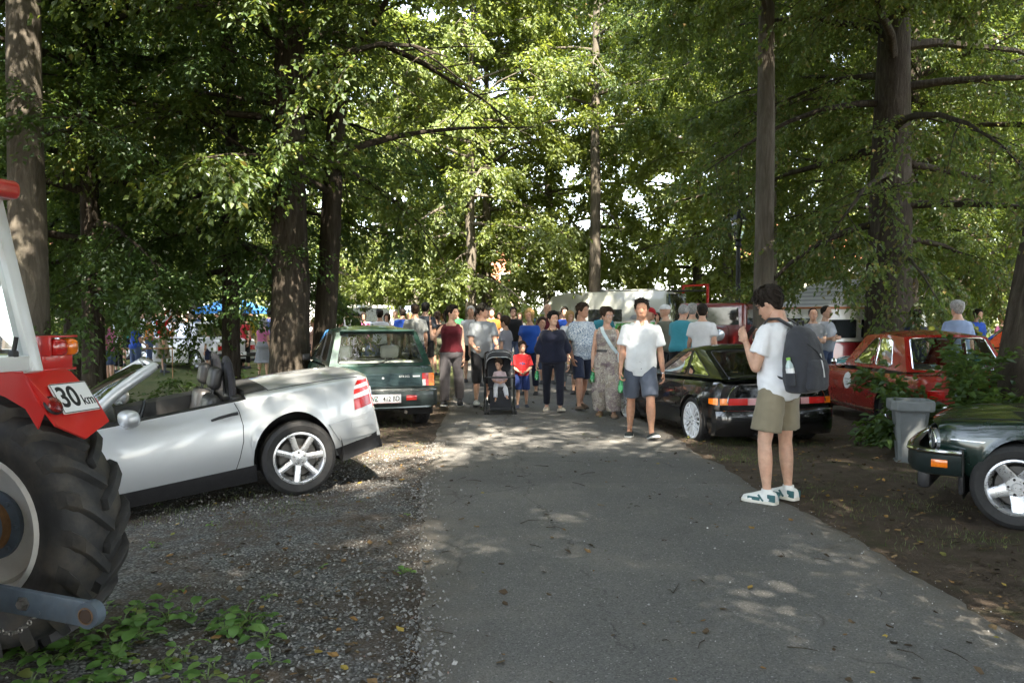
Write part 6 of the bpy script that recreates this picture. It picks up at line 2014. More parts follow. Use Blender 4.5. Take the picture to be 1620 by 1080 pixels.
for i, c in enumerate(((.55, .02, .02), (.75, .75, .75), (.55, .02, .02))):
    m = MB(); V_ = [(-.04 - .06 * j + .02 * i, .02 * math.sin(j * 1.3), 2.05 - .14 * i - .07 * j - .14 * k) for j in range(8) for k in (0, 1)]
    m.add(V_, [(2 * j, 2 * j + 1, 2 * j + 3, 2 * j + 2) for j in range(7)]); m.build('flag_stripe', cloth('flag%d' % (i % 2), c), fl)

# houses glimpsed beyond the park
def house(label, x, y, rz, w, d, h, rh, wall, roof, nwin):
    q = thing('house', label, 'house', (x, y, 0), (0, 0, rz))
    m = MB(); m.box((0, 0, h / 2), (w, d, h)); m.build('wall', wall, q, False)
    m = MB(); e = .4
    m.add([(-w / 2 - e, -d / 2 - e, h), (w / 2 + e, -d / 2 - e, h), (w / 2 + e, d / 2 + e, h), (-w / 2 - e, d / 2 + e, h), (-w / 2, 0, h + rh), (w / 2, 0, h + rh)], [(0, 1, 5, 4), (2, 3, 4, 5), (1, 2, 5), (3, 0, 4), (3, 2, 1, 0)]); m.build('roof', roof, q, False)
    for fl_ in range(2):
        for k in range(nwin):
            xx = -w / 2 + (k + .5) * w / nwin
            m = MB(); m.box((xx, -d / 2 - .02, 1.6 + fl_ * 2.9), (1.1, .06, 1.4)); wo = m.build('window', pmat('window_white', (.7, .7, .68), .5), q, False)
            m = MB(); m.box((xx, -d / 2 - .055, 1.6 + fl_ * 2.9), (.9, .02, 1.2)); m.build('pane', PANE, wo, False)
TILE = pmat('red_tile_roof', (.42, .15, .08), .8, 0, .25, 1.5, .3, 8)
house('cream house with a red tiled roof far behind the raised arm', -7.2, 74.0, .1, 15, 9, 4.4, 3.0, pmat('cream_render', (.62, .52, .40), .9, 0, .08, .6), TILE, 6)
house('white house with a red roof far behind the right trees', 27.0, 66.0, -.25, 18, 9, 5.6, 3.6, pmat('white_render', (.66, .64, .60), .9, 0, .08, .6), TILE, 7)
house('pale house with a red roof far beyond the left meadow', -36.0, 68.0, .35, 18, 9, 5.6, 3.6, pmat('white_render', (.66, .64, .60), .9, 0, .08, .6), TILE, 7)

# ---------------------------------------------------------------- people
def skin_mat(name, col):
    if (name,) in _MC: return _MC[(name,)]
    t = NT(name)
    v = t.coord('Object')
    t.color(t.mix(t.ramp(t.noise(v, 5, 5, .6), [(.45, 0.0), (.7, .45)]), t.ramp(t.noise(v, 22, 5), [(0.3, tuple(c * .82 for c in col)), (0.7, tuple(min(1, c * 1.12) for c in col))]), (col[0] * .95, col[1] * .68, col[2] * .6)))
    t.set(Roughness=0.5)
    t.b.inputs['Subsurface Weight'].default_value = 0.08
    t.b.inputs['Subsurface Radius'].default_value = (0.02, 0.008, 0.004)
    t.b.inputs['Specular IOR Level'].default_value = 0.35
    _MC[(name,)] = t.m
    return t.m
SKIN = skin_mat('light_skin', (0.57, 0.35, 0.25))
SKIN_TAN = skin_mat('tanned_skin', (0.48, 0.27, 0.18))
EYE = pmat('eye_dark', (0.02, 0.015, 0.012), .3)
LIP = pmat('lip', (0.36, 0.13, 0.11), .5)

def remesh(mb, mats, voxel, smooth=4, fold=0.0, fscale=9.0, seed=0, stretch=(1, 1, .55)):
    """fuse overlapping shapes into one continuous skin"""
    me = to_mesh('tmp', mb.v, mb.f, mats, True, 180)
    o = bpy.data.objects.new('tmp', me)
    COL.objects.link(o)
    md = o.modifiers.new('r', 'REMESH'); md.mode = 'VOXEL'; md.voxel_size = voxel; md.use_smooth_shade = True
    if smooth:
        ms = o.modifiers.new('s', 'SMOOTH'); ms.factor = 0.5; ms.iterations = smooth
    dg = bpy.context.evaluated_depsgraph_get()
    dg.update()
    out = bpy.data.meshes.new_from_object(o.evaluated_get(dg))
    bpy.data.objects.remove(o)
    bpy.data.meshes.remove(me)
    if fold > 0:
        n = len(out.vertices)
        co = np.empty(n * 3, np.float32); out.vertices.foreach_get('co', co); co = co.reshape(-1, 3)
        no = np.array([v.normal for v in out.vertices], np.float32)
        d = np.array([noise.noise((c[0] * fscale * stretch[0] + seed, c[1] * fscale * stretch[1], c[2] * fscale * stretch[2] + c[0] * 4)) + 1.1 * (.35 - abs(noise.noise((c[0] * fscale * .9 + seed * 3, c[1] * fscale * .9, c[2] * fscale * 1.5 + c[0] * 7)))) for c in co], np.float32)
        co = co + no * (d * fold * .8)[:, None]
        out.vertices.foreach_set('co', co.ravel())
        out.update()
    out.polygons.foreach_set('use_smooth', [True] * len(out.polygons))
    out.materials.clear()
    for m in (mats if isinstance(mats, (list, tuple)) else [mats]): out.materials.append(m)
    return out

def ell_ring(c, a, b, ax, ay, n=16, p=2.0):
    c = Vector(c)
    out = []
    for j in range(n):
        t = 2 * math.pi * j / n
        ct, st = math.cos(t), math.sin(t)
        out.append(c + ax * (a * math.copysign(abs(ct) ** (2 / p), ct)) + ay * (b * math.copysign(abs(st) ** (2 / p), st)))
    return out

TORSO = {'m': [(-.060, .062, .050, 0), (-.03, .092, .066, -.004), (0, .098, .070, -.006), (.05, .093, .066, 0), (.10, .090, .064, .003), (.16, .095, .067, .003), (.22, .104, .070, .003), (.252, .104, .064, 0), (.274, .088, .054, -.003), (.292, .066, .046, -.005), (.308, .046, .040, -.005), (.325, .036, .037, -.003), (.36, .034, .036, .004)],
         'f': [(-.060, .062, .050, 0), (-.03, .098, .068, -.006), (0, .104, .072, -.008), (.05, .090, .062, -.002), (.10, .078, .056, .002), (.15, .083, .060, .004), (.205, .089, .076, .012), (.245, .089, .060, .003), (.268, .074, .049, -.003), (.288, .055, .041, -.005), (.306, .038, .035, -.005), (.322, .030, .032, -.003), (.36, .029, .031, .004)]}

HEAD_ROWS = [(0.00, .10, .27, .02), (0.05, .17, .365, .07), (.12, .22, .395, .14), (.20, .255, .395, .22), (.30, .285, .400, .30), (.40, .308, .400, .37), (.50, .318, .385, .41), (.60, .325, .395, .43), (.70, .325, .385, .43), (.80, .300, .335, .39), (.88, .255, .265, .325), (.95, .175, .175, .22), (1.0, .06, .06, .07)]

class Person:
    """joints in local metres: x to the person's right, y forward, z up"""
    def __init__(s, H, sex='m', fat=1.0, arms=None, legs=None, lean=(0, 0), head=(0, 0), seed=0, belly=0.0, thick=1.0):
        s.H, s.sex, s.fat, s.seed, s.belly, s.thick = H, sex, fat, seed, belly, thick
        legs = legs or {}
        arms = arms or {}
        dl = {'R': ((.02, 0, -1), (0, 0, -1)), 'L': ((-.02, 0, -1), (0, 0, -1))}
        da = {'R': ((.16, -.02, -1), (.05, .12, -1)), 'L': ((-.16, -.02, -1), (-.05, .12, -1))}
        s.leg, s.arm = {}, {}
        zmin = 9
        for k, sg in (('R', 1), ('L', -1)):
            t, sh = (Vector(v).normalized() for v in legs.get(k, dl[k])[:2])
            hip = Vector((sg * .054 * H * (1 + .25 * (fat - 1)), 0, -.01 * H))
            kn = hip + t * .245 * H
            an = kn + sh * .240 * H
            fy = legs.get(k, dl[k])[2] if len(legs.get(k, dl[k])) > 2 else (sg * .12, 0.0)   # toe-out, pitch
            s.leg[k] = [hip, kn, an, fy]
            zmin = min(zmin, an.z - (.10 * H * math.sin(max(0, -fy[1])) if fy[1] < 0 else 0))
        s.base = Vector((0, 0, -zmin + .042 * H))
        for k in 'RL':
            s.leg[k][:3] = [p + s.base for p in s.leg[k][:3]]
        s.up = Vector((lean[0], lean[1], 1)).normalized()
        s.ax = Vector((1, 0, 0)); s.ax = (s.ax - s.up * s.ax.dot(s.up)).normalized()
        s.ay = s.up.cross(s.ax)
        for k, sg in (('R', 1), ('L', -1)):
            u, f = (Vector(v).normalized() for v in arms.get(k, da[k])[:2])
            sh = s.spine(.256) + s.ax * (sg * (.102 if sex == 'm' else .088) * H * (1 + .2 * (fat - 1)))
            el = sh + u * .168 * H
            wr = el + f * .145 * H
            s.arm[k] = [sh, el, wr]
        s.neck = s.spine(.330)
        s.hh = .143 * H if H > 1.3 else .165 * H
        q = Quaternion((0, 0, 1), head[0]) @ Quaternion((1, 0, 0), head[1])
        s.hm = q.to_matrix()
        s.hc = s.neck + Vector((0, .0, .0)) + s.hm @ Vector((0, .010 * H, .0))
    def spine(s, f):
        return s.base + s.up * (f * s.H)
    def rings(s, a, b, ease=0.0, scale=1.0, n=20, dense=.02):
        """torso rings between heights a..b of the stature"""
        T = TORSO[s.sex]
        z = [t[0] for t in T]
        hs = list(np.arange(a, b, dense)) + [b]
        out = []
        for h in hs:
            w = float(herm(z, [t[1] for t in T], h)) * (s.fat if h < .28 else 1 + (s.fat - 1) * max(0, (.32 - h) / .04))
            d = float(herm(z, [t[2] for t in T], h)) * (s.fat if h < .28 else 1)
            y = float(herm(z, [t[3] for t in T], h))
            bl = s.belly * math.exp(-((h - .09) / .06) ** 2)
            out.append(ell_ring(s.spine(h) + s.ay * ((y + bl * .5) * s.H), w * s.H * scale + ease, (d + bl * .5) * s.H * scale + ease, s.ax, s.ay, n, 2.3))
        return out
    def limb(s, mb, p0, p1, r0, r1, n=10, mid=None, k=5):
        pts = [p0.lerp(p1, i / k) for i in range(k + 1)]
        rr = []
        for i in range(k + 1):
            t = i / k
            r = r0 + (r1 - r0) * t
            if mid: r += mid * math.sin(math.pi * min(1, t * 1.35)) if t < .74 else 0
            rr.append(r)
        mb.tube(pts, rr, n)
    def body_mesh(s, skin, voxel=.014, face=True, hand=True, curl=None):
        H, th = s.H, s.thick
        mb = MB()
        mb.loft(s.rings(-.058, .36))
        ar = .0265 if s.sex == 'm' else .0225
        for k in 'RL':
            sh, el, wr = s.arm[k]
            mb.ell(sh, .031 * H * th if s.sex == 'm' else .026 * H * th, 10, 6)
            s.limb(mb, sh, el, (ar + .004) * H * th, (ar - .003) * H * th, mid=.002 * H)
            s.limb(mb, el, wr, (ar - .002) * H * th, .0150 * H * th, mid=.003 * H)
            mb.ell(el, (ar - .002) * H * th, 8, 6)
            hip, kn, an, fy = s.leg[k]
            q = .050 if s.sex == 'm' else .053
            s.limb(mb, hip, kn, q * H * th * (1 + .3 * (s.fat - 1)), .033 * H * th)
            s.limb(mb, kn, an, .031 * H * th, .0195 * H * th, mid=.007 * H)
            mb.ell(kn, .033 * H * th, 10, 6)
            d = s.foot_dir(k)
            mb.tube([an + Vector((0, 0, -.005 * H)), an + d * .05 * H + Vector((0, 0, -.022 * H)), an + d * .085 * H + Vector((0, 0, -.030 * H))], [.021 * H, .022 * H, .014 * H], 8)
        body = remesh(mb, skin, voxel, 5)
        extra = MB()
        if hand:
            for k in 'RL':
                s.hand(extra, k, (curl or {}).get(k, .35))
        s.head_geo(extra)
        if face: s.face_geo(extra)
        # joined into the body's mesh: one object, one figure
        bm = bmesh.new()
        bm.from_mesh(body)
        me2 = extra.mesh('tmp', [skin, EYE, LIP], True, 180)
        bm.from_mesh(me2)
        bm.to_mesh(body)
        bm.free()
        bpy.data.meshes.remove(me2)
        body.materials.clear()
        for m in (skin, EYE, LIP): body.materials.append(m)
        body.polygons.foreach_set('use_smooth', [True] * len(body.polygons))
        return body
    def foot_dir(s, k):
        yaw, pit = s.leg[k][3]
        return Vector((math.sin(yaw) * math.cos(pit), math.cos(yaw) * math.cos(pit), math.sin(pit)))
    def hand_frame(s, k):
        sh, el, wr = s.arm[k]
        d = (wr - el).normalized()
        sg = 1 if k == 'R' else -1
        u = (el - sh).normalized()
        # palm faces the body: normal towards the middle
        nrm = Vector((-sg, 0, 0)); nrm = (nrm - d * nrm.dot(d))
        if nrm.length < .2: nrm = Vector((0, 0, -1)) - d * d.z * -1
        nrm.normalize()
        side = d.cross(nrm) * sg     # towards the thumb
        if side.y < 0 and abs(d.z) > .6: side = -side
        return wr, d, nrm, side
    def hand(s, mb, k, curl):
        wr, d, nrm, side = s.hand_frame(k)
        L = .105 * s.H if s.H > 1.3 else .095 * s.H
        f = .0040 * s.H + .0015
        mb.tube([wr - d * .01, wr + d * .2 * L, wr + d * .5 * L], [(.013 * s.H, .016 * s.H), (.0095 * s.H, .021 * s.H), (.0085 * s.H, .024 * s.H)], 8, up=nrm)
        for i, (o, ln) in enumerate(((.75, .44), (.26, .50), (-.24, .47), (-.72, .38))):
            p = wr + d * .47 * L + side * (o * .020 * s.H)
            c, sn = 0.0, 0.0
            pts = [p]
            a = 0
            for seg in (.42, .33, .25):
                a += curl * (.9 if seg > .4 else 1.2)
                p = p + (d * math.cos(a) + nrm * math.sin(a)) * (ln * L * seg)
                pts.append(p)
            mb.tube(pts, [f * 1.05, f, f * .92, f * .7], 6)
        p = wr + d * .12 * L + side * .017 * s.H
        t1 = p + (d * .62 + side * .65 + nrm * .35).normalized() * .22 * L
        t2 = t1 + (d * .9 + side * .1 + nrm * (.3 + curl * .6)).normalized() * .20 * L
        mb.tube([p, t1, t2], [f * 1.4, f * 1.15, f * .8], 6)
    def head_pt(s, t, th, off=0.0):
        rows = HEAD_ROWS
        z = [r[0] for r in rows]
        w = float(np.interp(t, z, [r[1] for r in rows])) + off
        f = float(np.interp(t, z, [r[2] for r in rows])) + off
        b = float(np.interp(t, z, [r[3] for r in rows])) + off
        if s.sex == 'f' and t < .4: w *= .93
        x = w * math.copysign(abs(math.sin(th)) ** .9, math.sin(th))
        c = math.cos(th)
        y = (f if c > 0 else b) * math.copysign(abs(c) ** .92, c)
        if off == 0 or off < .03:
            # nose and eye sockets
            if c > 0:
                nz = math.exp(-(x / .045) ** 2)
                g = 0
                if .27 < t < .56: g = (.56 - t) / .27 * .10 if t > .30 else .10 * max(0, (t - .27) / .03)
                y += nz * g
                y -= .055 * math.exp(-((abs(x) - .14) / .07) ** 2 - ((t - .50) / .06) ** 2)
        return Vector((x, y, t - (0.0)))
    def head_world(s, v):
        return s.hc + s.hm @ (Vector((v.x, v.y, v.z)) * s.hh)
    def head_geo(s, mb):
        n = 26
        ts = [0, .03, .07, .12, .17, .22, .26, .30, .34, .38, .42, .46, .50, .54, .58, .64, .70, .76, .82, .87, .91, .95, .98, 1.0]
        rings = []
        for t in ts:
            rings.append([s.head_world(s.head_pt(t, 2 * math.pi * j / n)) for j in range(n)])
        mb.loft(rings)
        for sg in (1, -1):
            mb.ell(s.head_world(Vector((sg * .325, -.02, .44))), (.028 * s.hh, .065 * s.hh, .115 * s.hh), 8, 6, s.hm @ Matrix.Rotation(-.2, 3, 'X'))
    def face_geo(s, mb):
        for sg in (1, -1):
            mb.mi = 1
            mb.ell(s.head_world(Vector((sg * .135, .342, .495))), (.078 * s.hh, .040 * s.hh, .040 * s.hh), 8, 6, s.hm)
            mb.ell(s.head_world(Vector((sg * .14, .375, .578))), (.095 * s.hh, .034 * s.hh, .026 * s.hh), 8, 6, s.hm)
        mb.mi = 2
        mb.ell(s.head_world(Vector((0, .40, .175))), (.105 * s.hh, .026 * s.hh, .028 * s.hh), 10, 6, s.hm)
        mb.mi = 0
    # -------- hair
    def hair(s, style='short', vol=.05):
        n, m = 44, 26
        def line(th):
            a = abs((th + math.pi) % (2 * math.pi) - math.pi)        # 0 front .. pi back
            if style in ('short', 'crop', 'up'):
                pts = [(0, .80), (.5, .79), (.85, .64), (1.15, .42), (1.4, .52), (1.75, .48), (2.2, .24), (math.pi, .16)]
            elif style == 'thin':
                pts = [(0, .95), (.8, .90), (1.3, .58), (1.9, .40), (math.pi, .26)]
            elif style == 'bob':
                pts = [(0, .80), (.45, .74), (.8, .30), (1.2, .10), (2, .05), (math.pi, .05)]
            else:  # long
                pts = [(0, .84), (.5, .78), (.85, .45), (1.15, .18), (1.6, .05), (math.pi, .02)]
            return float(np.interp(a, [p[0] for p in pts], [p[1] for p in pts]))
        rings = []
        for i in range(m + 1):
            r = []
            for j in range(n):
                th = 2 * math.pi * j / n
                lo = line(th)
                t = lo + (1.0 - lo) * (i / m)
                e = min(1, (t - lo) / .10 + .25) * vol * (.40 + .60 * float(sstep(.50, .86, t)) if style == 'short' else 1) + .012
                e += (.040 * noise.noise((math.sin(th) * 2.6 + s.seed, math.cos(th) * 2.6, t * 4)) + .028 * noise.noise((math.sin(th) * 9 + s.seed, math.cos(th) * 9, t * 7)) + .012 * noise.noise((math.sin(th) * 22, math.cos(th) * 22, t * 12))) * min(1, .3 + (t - lo) / .1)
                p = s.head_pt(min(t, 1), th, .0)
                d = Vector((p.x, p.y, (t - .55) * .8)); d.normalize()
                r.append(s.head_world(p + d * e))
            rings.append(r)
        mb = MB()
        mb.loft(rings)
        if style in ('long',):
            pts = [s.head_world(Vector(v)) for v in ((0, -.36, .55), (0, -.44, .15), (0, -.42, -.25), (0, -.40, -.55))]
            mb.tube(pts, [(.16 * s.hh, .30 * s.hh), (.14 * s.hh, .34 * s.hh), (.11 * s.hh, .32 * s.hh), (.05 * s.hh, .22 * s.hh)], 12, up=s.hm @ Vector((0, 1, 0)))
        if style == 'tail' or style == 'up':
            pass
        return mb
    def locks(s, mb, n, ln=.22, vol=.08, lift=.35):
        """loose strands breaking up the outline of the hair"""
        rr = random.Random(s.seed)
        for i in range(n):
            th = rr.uniform(0, 2 * math.pi)
            a = abs((th + math.pi) % (2 * math.pi) - math.pi)
            lo = float(np.interp(a, [0, .6, 1.2, 1.8, 2.4, math.pi], [.82, .80, .58, .54, .36, .28]))
            t = lo + (.99 - lo) * rr.random() ** .8
            p = s.head_pt(min(t, 1), th, 0)
            d = Vector((p.x, p.y, (t - .5) * .9)).normalized()
            f = Vector((rr.uniform(-.5, .5), .35 * math.cos(th) + rr.uniform(-.3, .3), -1 if t < .75 else rr.uniform(-.5, .1)))
            f = (f - d * f.dot(d)).normalized()
            q = p + d * (vol * rr.uniform(.7, 1.05) * (.40 + .60 * float(sstep(.50, .86, t))))
            L = ln * rr.uniform(.5, 1.2) * (.5 + .5 * float(sstep(.5, .8, t)))
            pts = [q, q + f * L * .5 + d * lift * L * .25, q + f * L + d * lift * L * rr.uniform(-.3, .5)]
            mb.tube([s.head_world(v) for v in pts], [(.020 * s.hh, .05 * s.hh), (.016 * s.hh, .042 * s.hh), (.003 * s.hh, .008 * s.hh)], 5)
    def ponytail(s, mb):
        pts = [s.head_world(Vector(v)) for v in ((0, -.40, .70), (.0, -.60, .62), (.02, -.68, .35), (.03, -.62, .0), (.03, -.55, -.25))]
        mb.tube(pts, [.07 * s.hh, .12 * s.hh, .13 * s.hh, .10 * s.hh, .03 * s.hh], 8)
    def cap(s, brim=True):
        mb = MB()
        n = 24
        rings = []
        for t, o in ((.62, .045), (.68, .05), (.76, .05), (.84, .055), (.91, .055), (.97, .05), (1.0, .05)):
            rings.append([s.head_world(s.head_pt(t, 2 * math.pi * j / n, o) + Vector((0, 0, .03))) for j in range(n)])
        mb.loft(rings)
        if brim:
            a = []; b = []
            for j in range(9):
                th = -1.0 + 2.0 * j / 8
                p = s.head_pt(.64, th, .05); q = Vector((p.x * .95, p.y + .24 * math.cos(th), .60))
                a.append(s.head_world(p + Vector((0, 0, .02)))); b.append(s.head_world(q))
            lo = [p - s.hm @ Vector((0, 0, .014)) for p in a + b]
            up = a + b
            F = [(j, j + 1, 9 + j + 1, 9 + j) for j in range(8)]
            mb.add(up, F); mb.add(lo, [f[::-1] for f in F])
        return mb
    # -------- clothes
    def top(s, mat, low=-.03, high=.300, sleeve=.6, ease=.012, voxel=.016, fold=.005, sleeve_r=1.45, neck_h=None, hem_flare=0.0, strap=False):
        mb = MB()
        rg = s.rings(low, high, ease)
        if hem_flare:
            k = len(rg)
            for i in range(k):
                f = max(0, 1 - i / (k * .45)) * hem_flare
                c = sum(rg[i], Vector()) / len(rg[i])
                rg[i] = [c + (p - c) * (1 + f) for p in rg[i]]
        mb.loft(rg)
        ar = (.0265 if s.sex == 'm' else .0235) * s.H * s.thick
        if sleeve > 0:
            for k in 'RL':
                sh, el, wr = s.arm[k]
                mb.ell(sh, ar * 1.18 + ease * .5, 10, 6)
                u = (el - sh)
                e = sh + u * min(sleeve, 1)
                mb.tube([sh, sh.lerp(e, .5), e], [ar * 1.14 + ease * .6, ar * (sleeve_r + 1.15) / 2 + ease * .5, ar * sleeve_r + ease * .4], 12)
                if sleeve > 1:
                    w2 = el.lerp(wr, sleeve - 1)
                    mb.tube([el, w2], [ar * sleeve_r + ease * .4, ar * (sleeve_r * .9) + ease * .3], 12)
                    mb.ell(el, ar * sleeve_r + ease * .4, 10, 6)
        elif strap:
            for sg in (1, -1):
                p = s.spine(high) + s.ax * (sg * .062 * s.H)
                mb.tube([p - s.up * .03 * s.H + s.ay * .045 * s.H, p + s.up * .012 * s.H + s.ay * .02 * s.H, p + s.up * .012 * s.H - s.ay * .03 * s.H, p - s.up * .03 * s.H - s.ay * .05 * s.H], [(.016, .03)] * 4, 8, up=s.ay)
        return remesh(mb, mat, voxel, 3, fold, 10, s.seed)
    def bottom(s, mat, length=.75, ease=.016, flare=1.15, voxel=.016, fold=.005, high=.075, knee=1.0):
        """length in leg segments: 1 = knee, 2 = ankle"""
        mb = MB()
        mb.loft(s.rings(-.058, high, ease))
        q = (.050 if s.sex == 'm' else .053) * s.H * s.thick * (1 + .3 * (s.fat - 1))
        for k in 'RL':
            hip, kn, an, _ = s.leg[k]
            L = min(length, 1)
            e = hip.lerp(kn, L)
            re = q + (.034 * s.H * s.thick - q) * L
            mb.tube([hip + Vector((0, 0, .01 * s.H)), hip.lerp(e, .5), e], [q + ease, (q + re) / 2 * (1 + flare) / 2 + ease, re * flare + ease], 14)
            if length > 1:
                a = kn.lerp(an, length - 1)
                ra = .034 * s.H * s.thick
                mb.ell(kn, ra * flare * knee + ease, 12, 6)
                mb.tube([kn, kn.lerp(a, .5), a], [ra * flare * knee + ease, ra * .92 * flare * knee + ease, ra * .80 * flare * knee + ease], 14)
        return remesh(mb, mat, voxel, 3, fold, 9, s.seed + 7)
    def skirt(s, mat, length=1.8, ease=.02, flare=2.0, high=.09, voxel=.018, fold=.010):
        mb = MB()
        mb.loft(s.rings(-.03, high, ease))
        pts = []
        a = s.spine(-.03)
        low = (s.leg['R'][1] + s.leg['L'][1]) / 2
        lo2 = (s.leg['R'][2] + s.leg['L'][2]) / 2
        end = low.lerp(lo2, length - 1) if length > 1 else a.lerp(low, length)
        rg = []
        for i in range(9):
            t = i / 8
            c = a.lerp(low, min(1, t * 2)) if length > 1 and t < .5 else (low.lerp(end, (t - .5) * 2) if length > 1 else a.lerp(end, t))
            rg.append(ell_ring(c, (.100 + (.100 * flare - .100) * t ** .8) * s.H + ease, (.068 + (.08 * flare - .068) * t) * s.H + ease, Vector((1, 0, 0)), Vector((0, 1, 0)), 20))
        mb.loft(rg)
        return remesh(mb, mat, voxel, 2, fold, 12, s.seed + 3, (1.2, 1.2, .15))
    def shoe(s, k, grow=1.0, h=.040, low=False):
        hip, kn, an, fy = s.leg[k]
        d = s.foot_dir(k)
        side = d.cross(Vector((0, 0, 1))).normalized()
        up = side.cross(d)
        H = s.H * grow
        o = an - up * (.040 * s.H)
        st = [(-.046, .016, .030), (-.036, .024, .044), (-.005, .026, .050), (.03, .027, .044), (.065, .031, .031), (.09, .029, .024), (.108, .020, .018), (.113, .010, .010)]
        upper = MB()
        rg = []
        for y, w, hh in st:
            if low: hh = min(hh, .030)
            c = o + d * (y * H)
            rg.append([c + side * (w * H * cx) + up * (hh * H * cz + .006 * H) for cx, cz in ((-1, 0), (-1.02, .35), (-.86, .75), (-.45, .98), (.0, 1.04), (.45, .98), (.86, .75), (1.02, .35), (1, 0))])
        upper.loft(rg)
        sole = MB()
        rg = []
        for y, w, hh in st:
            c = o + d * (y * H * 1.03)
            rg.append([c + side * (w * H * 1.08 * cx) + up * (z * H) for cx, z in ((-1, -.002), (-1.02, .010), (-.8, .012), (.8, .012), (1.02, .010), (1, -.002))])
        sole.loft(rg)
        return upper, sole

def pattern_cloth(name, kind):
    t = NT(name)
    v = t.coord('Object')
    if kind == 'leaf':
        w = t.n('TexNoise'); w.inputs['Scale'].default_value = 6; t.l(v, w.inputs['Vector'])
        a = t.n('VectorMath'); a.operation = 'MULTIPLY_ADD'; t.l(w.outputs['Color'], a.inputs[0]); a.inputs[1].default_value = (.25, .25, .25); t.l(v, a.inputs[2])
        vo = t.n('TexVoronoi'); vo.feature = 'DISTANCE_TO_EDGE'; vo.inputs['Scale'].default_value = 19; t.l(a.outputs[0], vo.inputs['Vector'])
        c = t.ramp(vo.outputs['Distance'], [(.05, (.62, .66, .70)), (.12, (.14, .20, .29)), (.22, (.20, .27, .36)), (.30, (.66, .70, .73))])
    else:
        w = t.n('TexNoise'); w.inputs['Scale'].default_value = 5; w.inputs['Detail'].default_value = 5; t.l(v, w.inputs['Vector'])
        a = t.n('VectorMath'); a.operation = 'MULTIPLY_ADD'; t.l(w.outputs['Color'], a.inputs[0]); a.inputs[1].default_value = (.3, .3, .3); t.l(v, a.inputs[2])
        vo = t.n('TexVoronoi'); vo.inputs['Scale'].default_value = 9; t.l(a.outputs[0], vo.inputs['Vector'])
        wv = t.math('SINE', t.math('MULTIPLY', vo.outputs['Distance'], 26.0))
        c1 = t.ramp(t.math('MULTIPLY_ADD', wv, .5), [(0.0, (.50, .46, .40)), (.40, (.42, .37, .30)), (.58, (.07, .055, .05)), (.8, (.20, .13, .17)), (1, (.48, .44, .38))])
        c1.node.inputs['Fac'].links[0].from_node.inputs[2].default_value = .5
        c2 = t.ramp(vo.outputs['Color'], [(.3, (.40, .36, .30)), (.55, (.12, .07, .12)), (.8, (.24, .20, .15))])
        c = t.mix(t.ramp(t.noise(v, 7, 3), [(.42, 0.0), (.58, .75)]), c1, c2)
    t.color(c)
    t.set(Roughness=.85)
    t.b.inputs['Specular IOR Level'].default_value = .2
    t.bump(t.noise(v, 9, 3, .5, 1.2), .5, .03)
    return t.m

def hair_mat(name, col):
    t = NT(name)
    v = t.coord('Object', (1, 1, .35))
    f = t.noise(v, 95, 4, .7, .4)
    t.color(t.ramp(f, [(.3, tuple(c * .45 for c in col)), (.55, col), (.75, tuple(min(1, c * 1.7) for c in col))]))
    t.set(Roughness=.72)
    t.b.inputs['Specular IOR Level'].default_value = .22
    t.bump(f, .9, .006)
    return t.m
HAIR = {'black': hair_mat('black_hair', (.010, .009, .008)), 'brown': hair_mat('brown_hair', (.045, .027, .017)), 'lightbrown': hair_mat('light_brown_hair', (.12, .075, .042)),
        'grey': hair_mat('grey_hair', (.34, .33, .32)), 'blond': hair_mat('blond_hair', (.42, .27, .11)), 'dark': hair_mat('dark_brown_hair', (.020, .014, .010))}

def figure(P, label, x, y, heading, skin, hair=('short', 'brown', .05), group='people walking along the track', z=None, voxel=.016, curl=None):
    root = thing('person', label, 'person', (x, y, (float(gz(x, y)) + .012) if z is None else z), (0, 0, R(heading)), group)
    link('body', P.body_mesh(skin, voxel, curl=curl), root)
    if hair:
        mb = P.hair(hair[0], hair[2])
        if len(hair) > 3: P.ponytail(mb)
        P.locks(mb, 150 if voxel < .0115 and P.H > 1.5 else 70, vol=hair[2] + .01)
        mb.build('hair', HAIR[hair[1]], root, True, 180)
    return root

def shoes(P, root, mat, sole_mat, grow=1.0, low=False):
    for k in 'RL':
        u, so = P.shoe(k, grow, low=low)
        o = u.build('shoe', mat, root, True, 60)
        so.build('sole', sole_mat, o, True, 60)

def world_of(root, p):
    M = Matrix.Translation(root.location) @ Matrix.Rotation(root.rotation_euler[2], 4, 'Z')
    return M @ Vector(p)

BOTTLE_G = glass_mat('green_bottle_glass', (.05, .42, .14), .03)
def held_bottle(P, root, k, label):
    """green beer bottle hanging in the hand"""
    wr, d, nrm, side = P.hand_frame(k)
    g = world_of(root, wr + d * .060 * P.H + nrm * .018)
    b = thing('bottle', label, 'bottle', g, (R(8), R(-5), root.rotation_euler[2]), 'green bottles in hand')
    m = MB()
    m.lathe([(.0, -.165), (.030, -.165), (.032, -.155), (.032, -.05), (.026, -.02), (.015, .01), (.0135, .06), (.015, .062), (.015, .07)], 16)
    m.build('glass', pmat('green_glass', (.012, .17, .05), .08, 0, .1, 20, coat=1.), b)
    m = MB(); m.lathe([(.0328, -.135), (.0328, -.07)], 16); m.build('paper_label', pmat('bottle_label', (.06, .33, .13), .6), b)
    return b

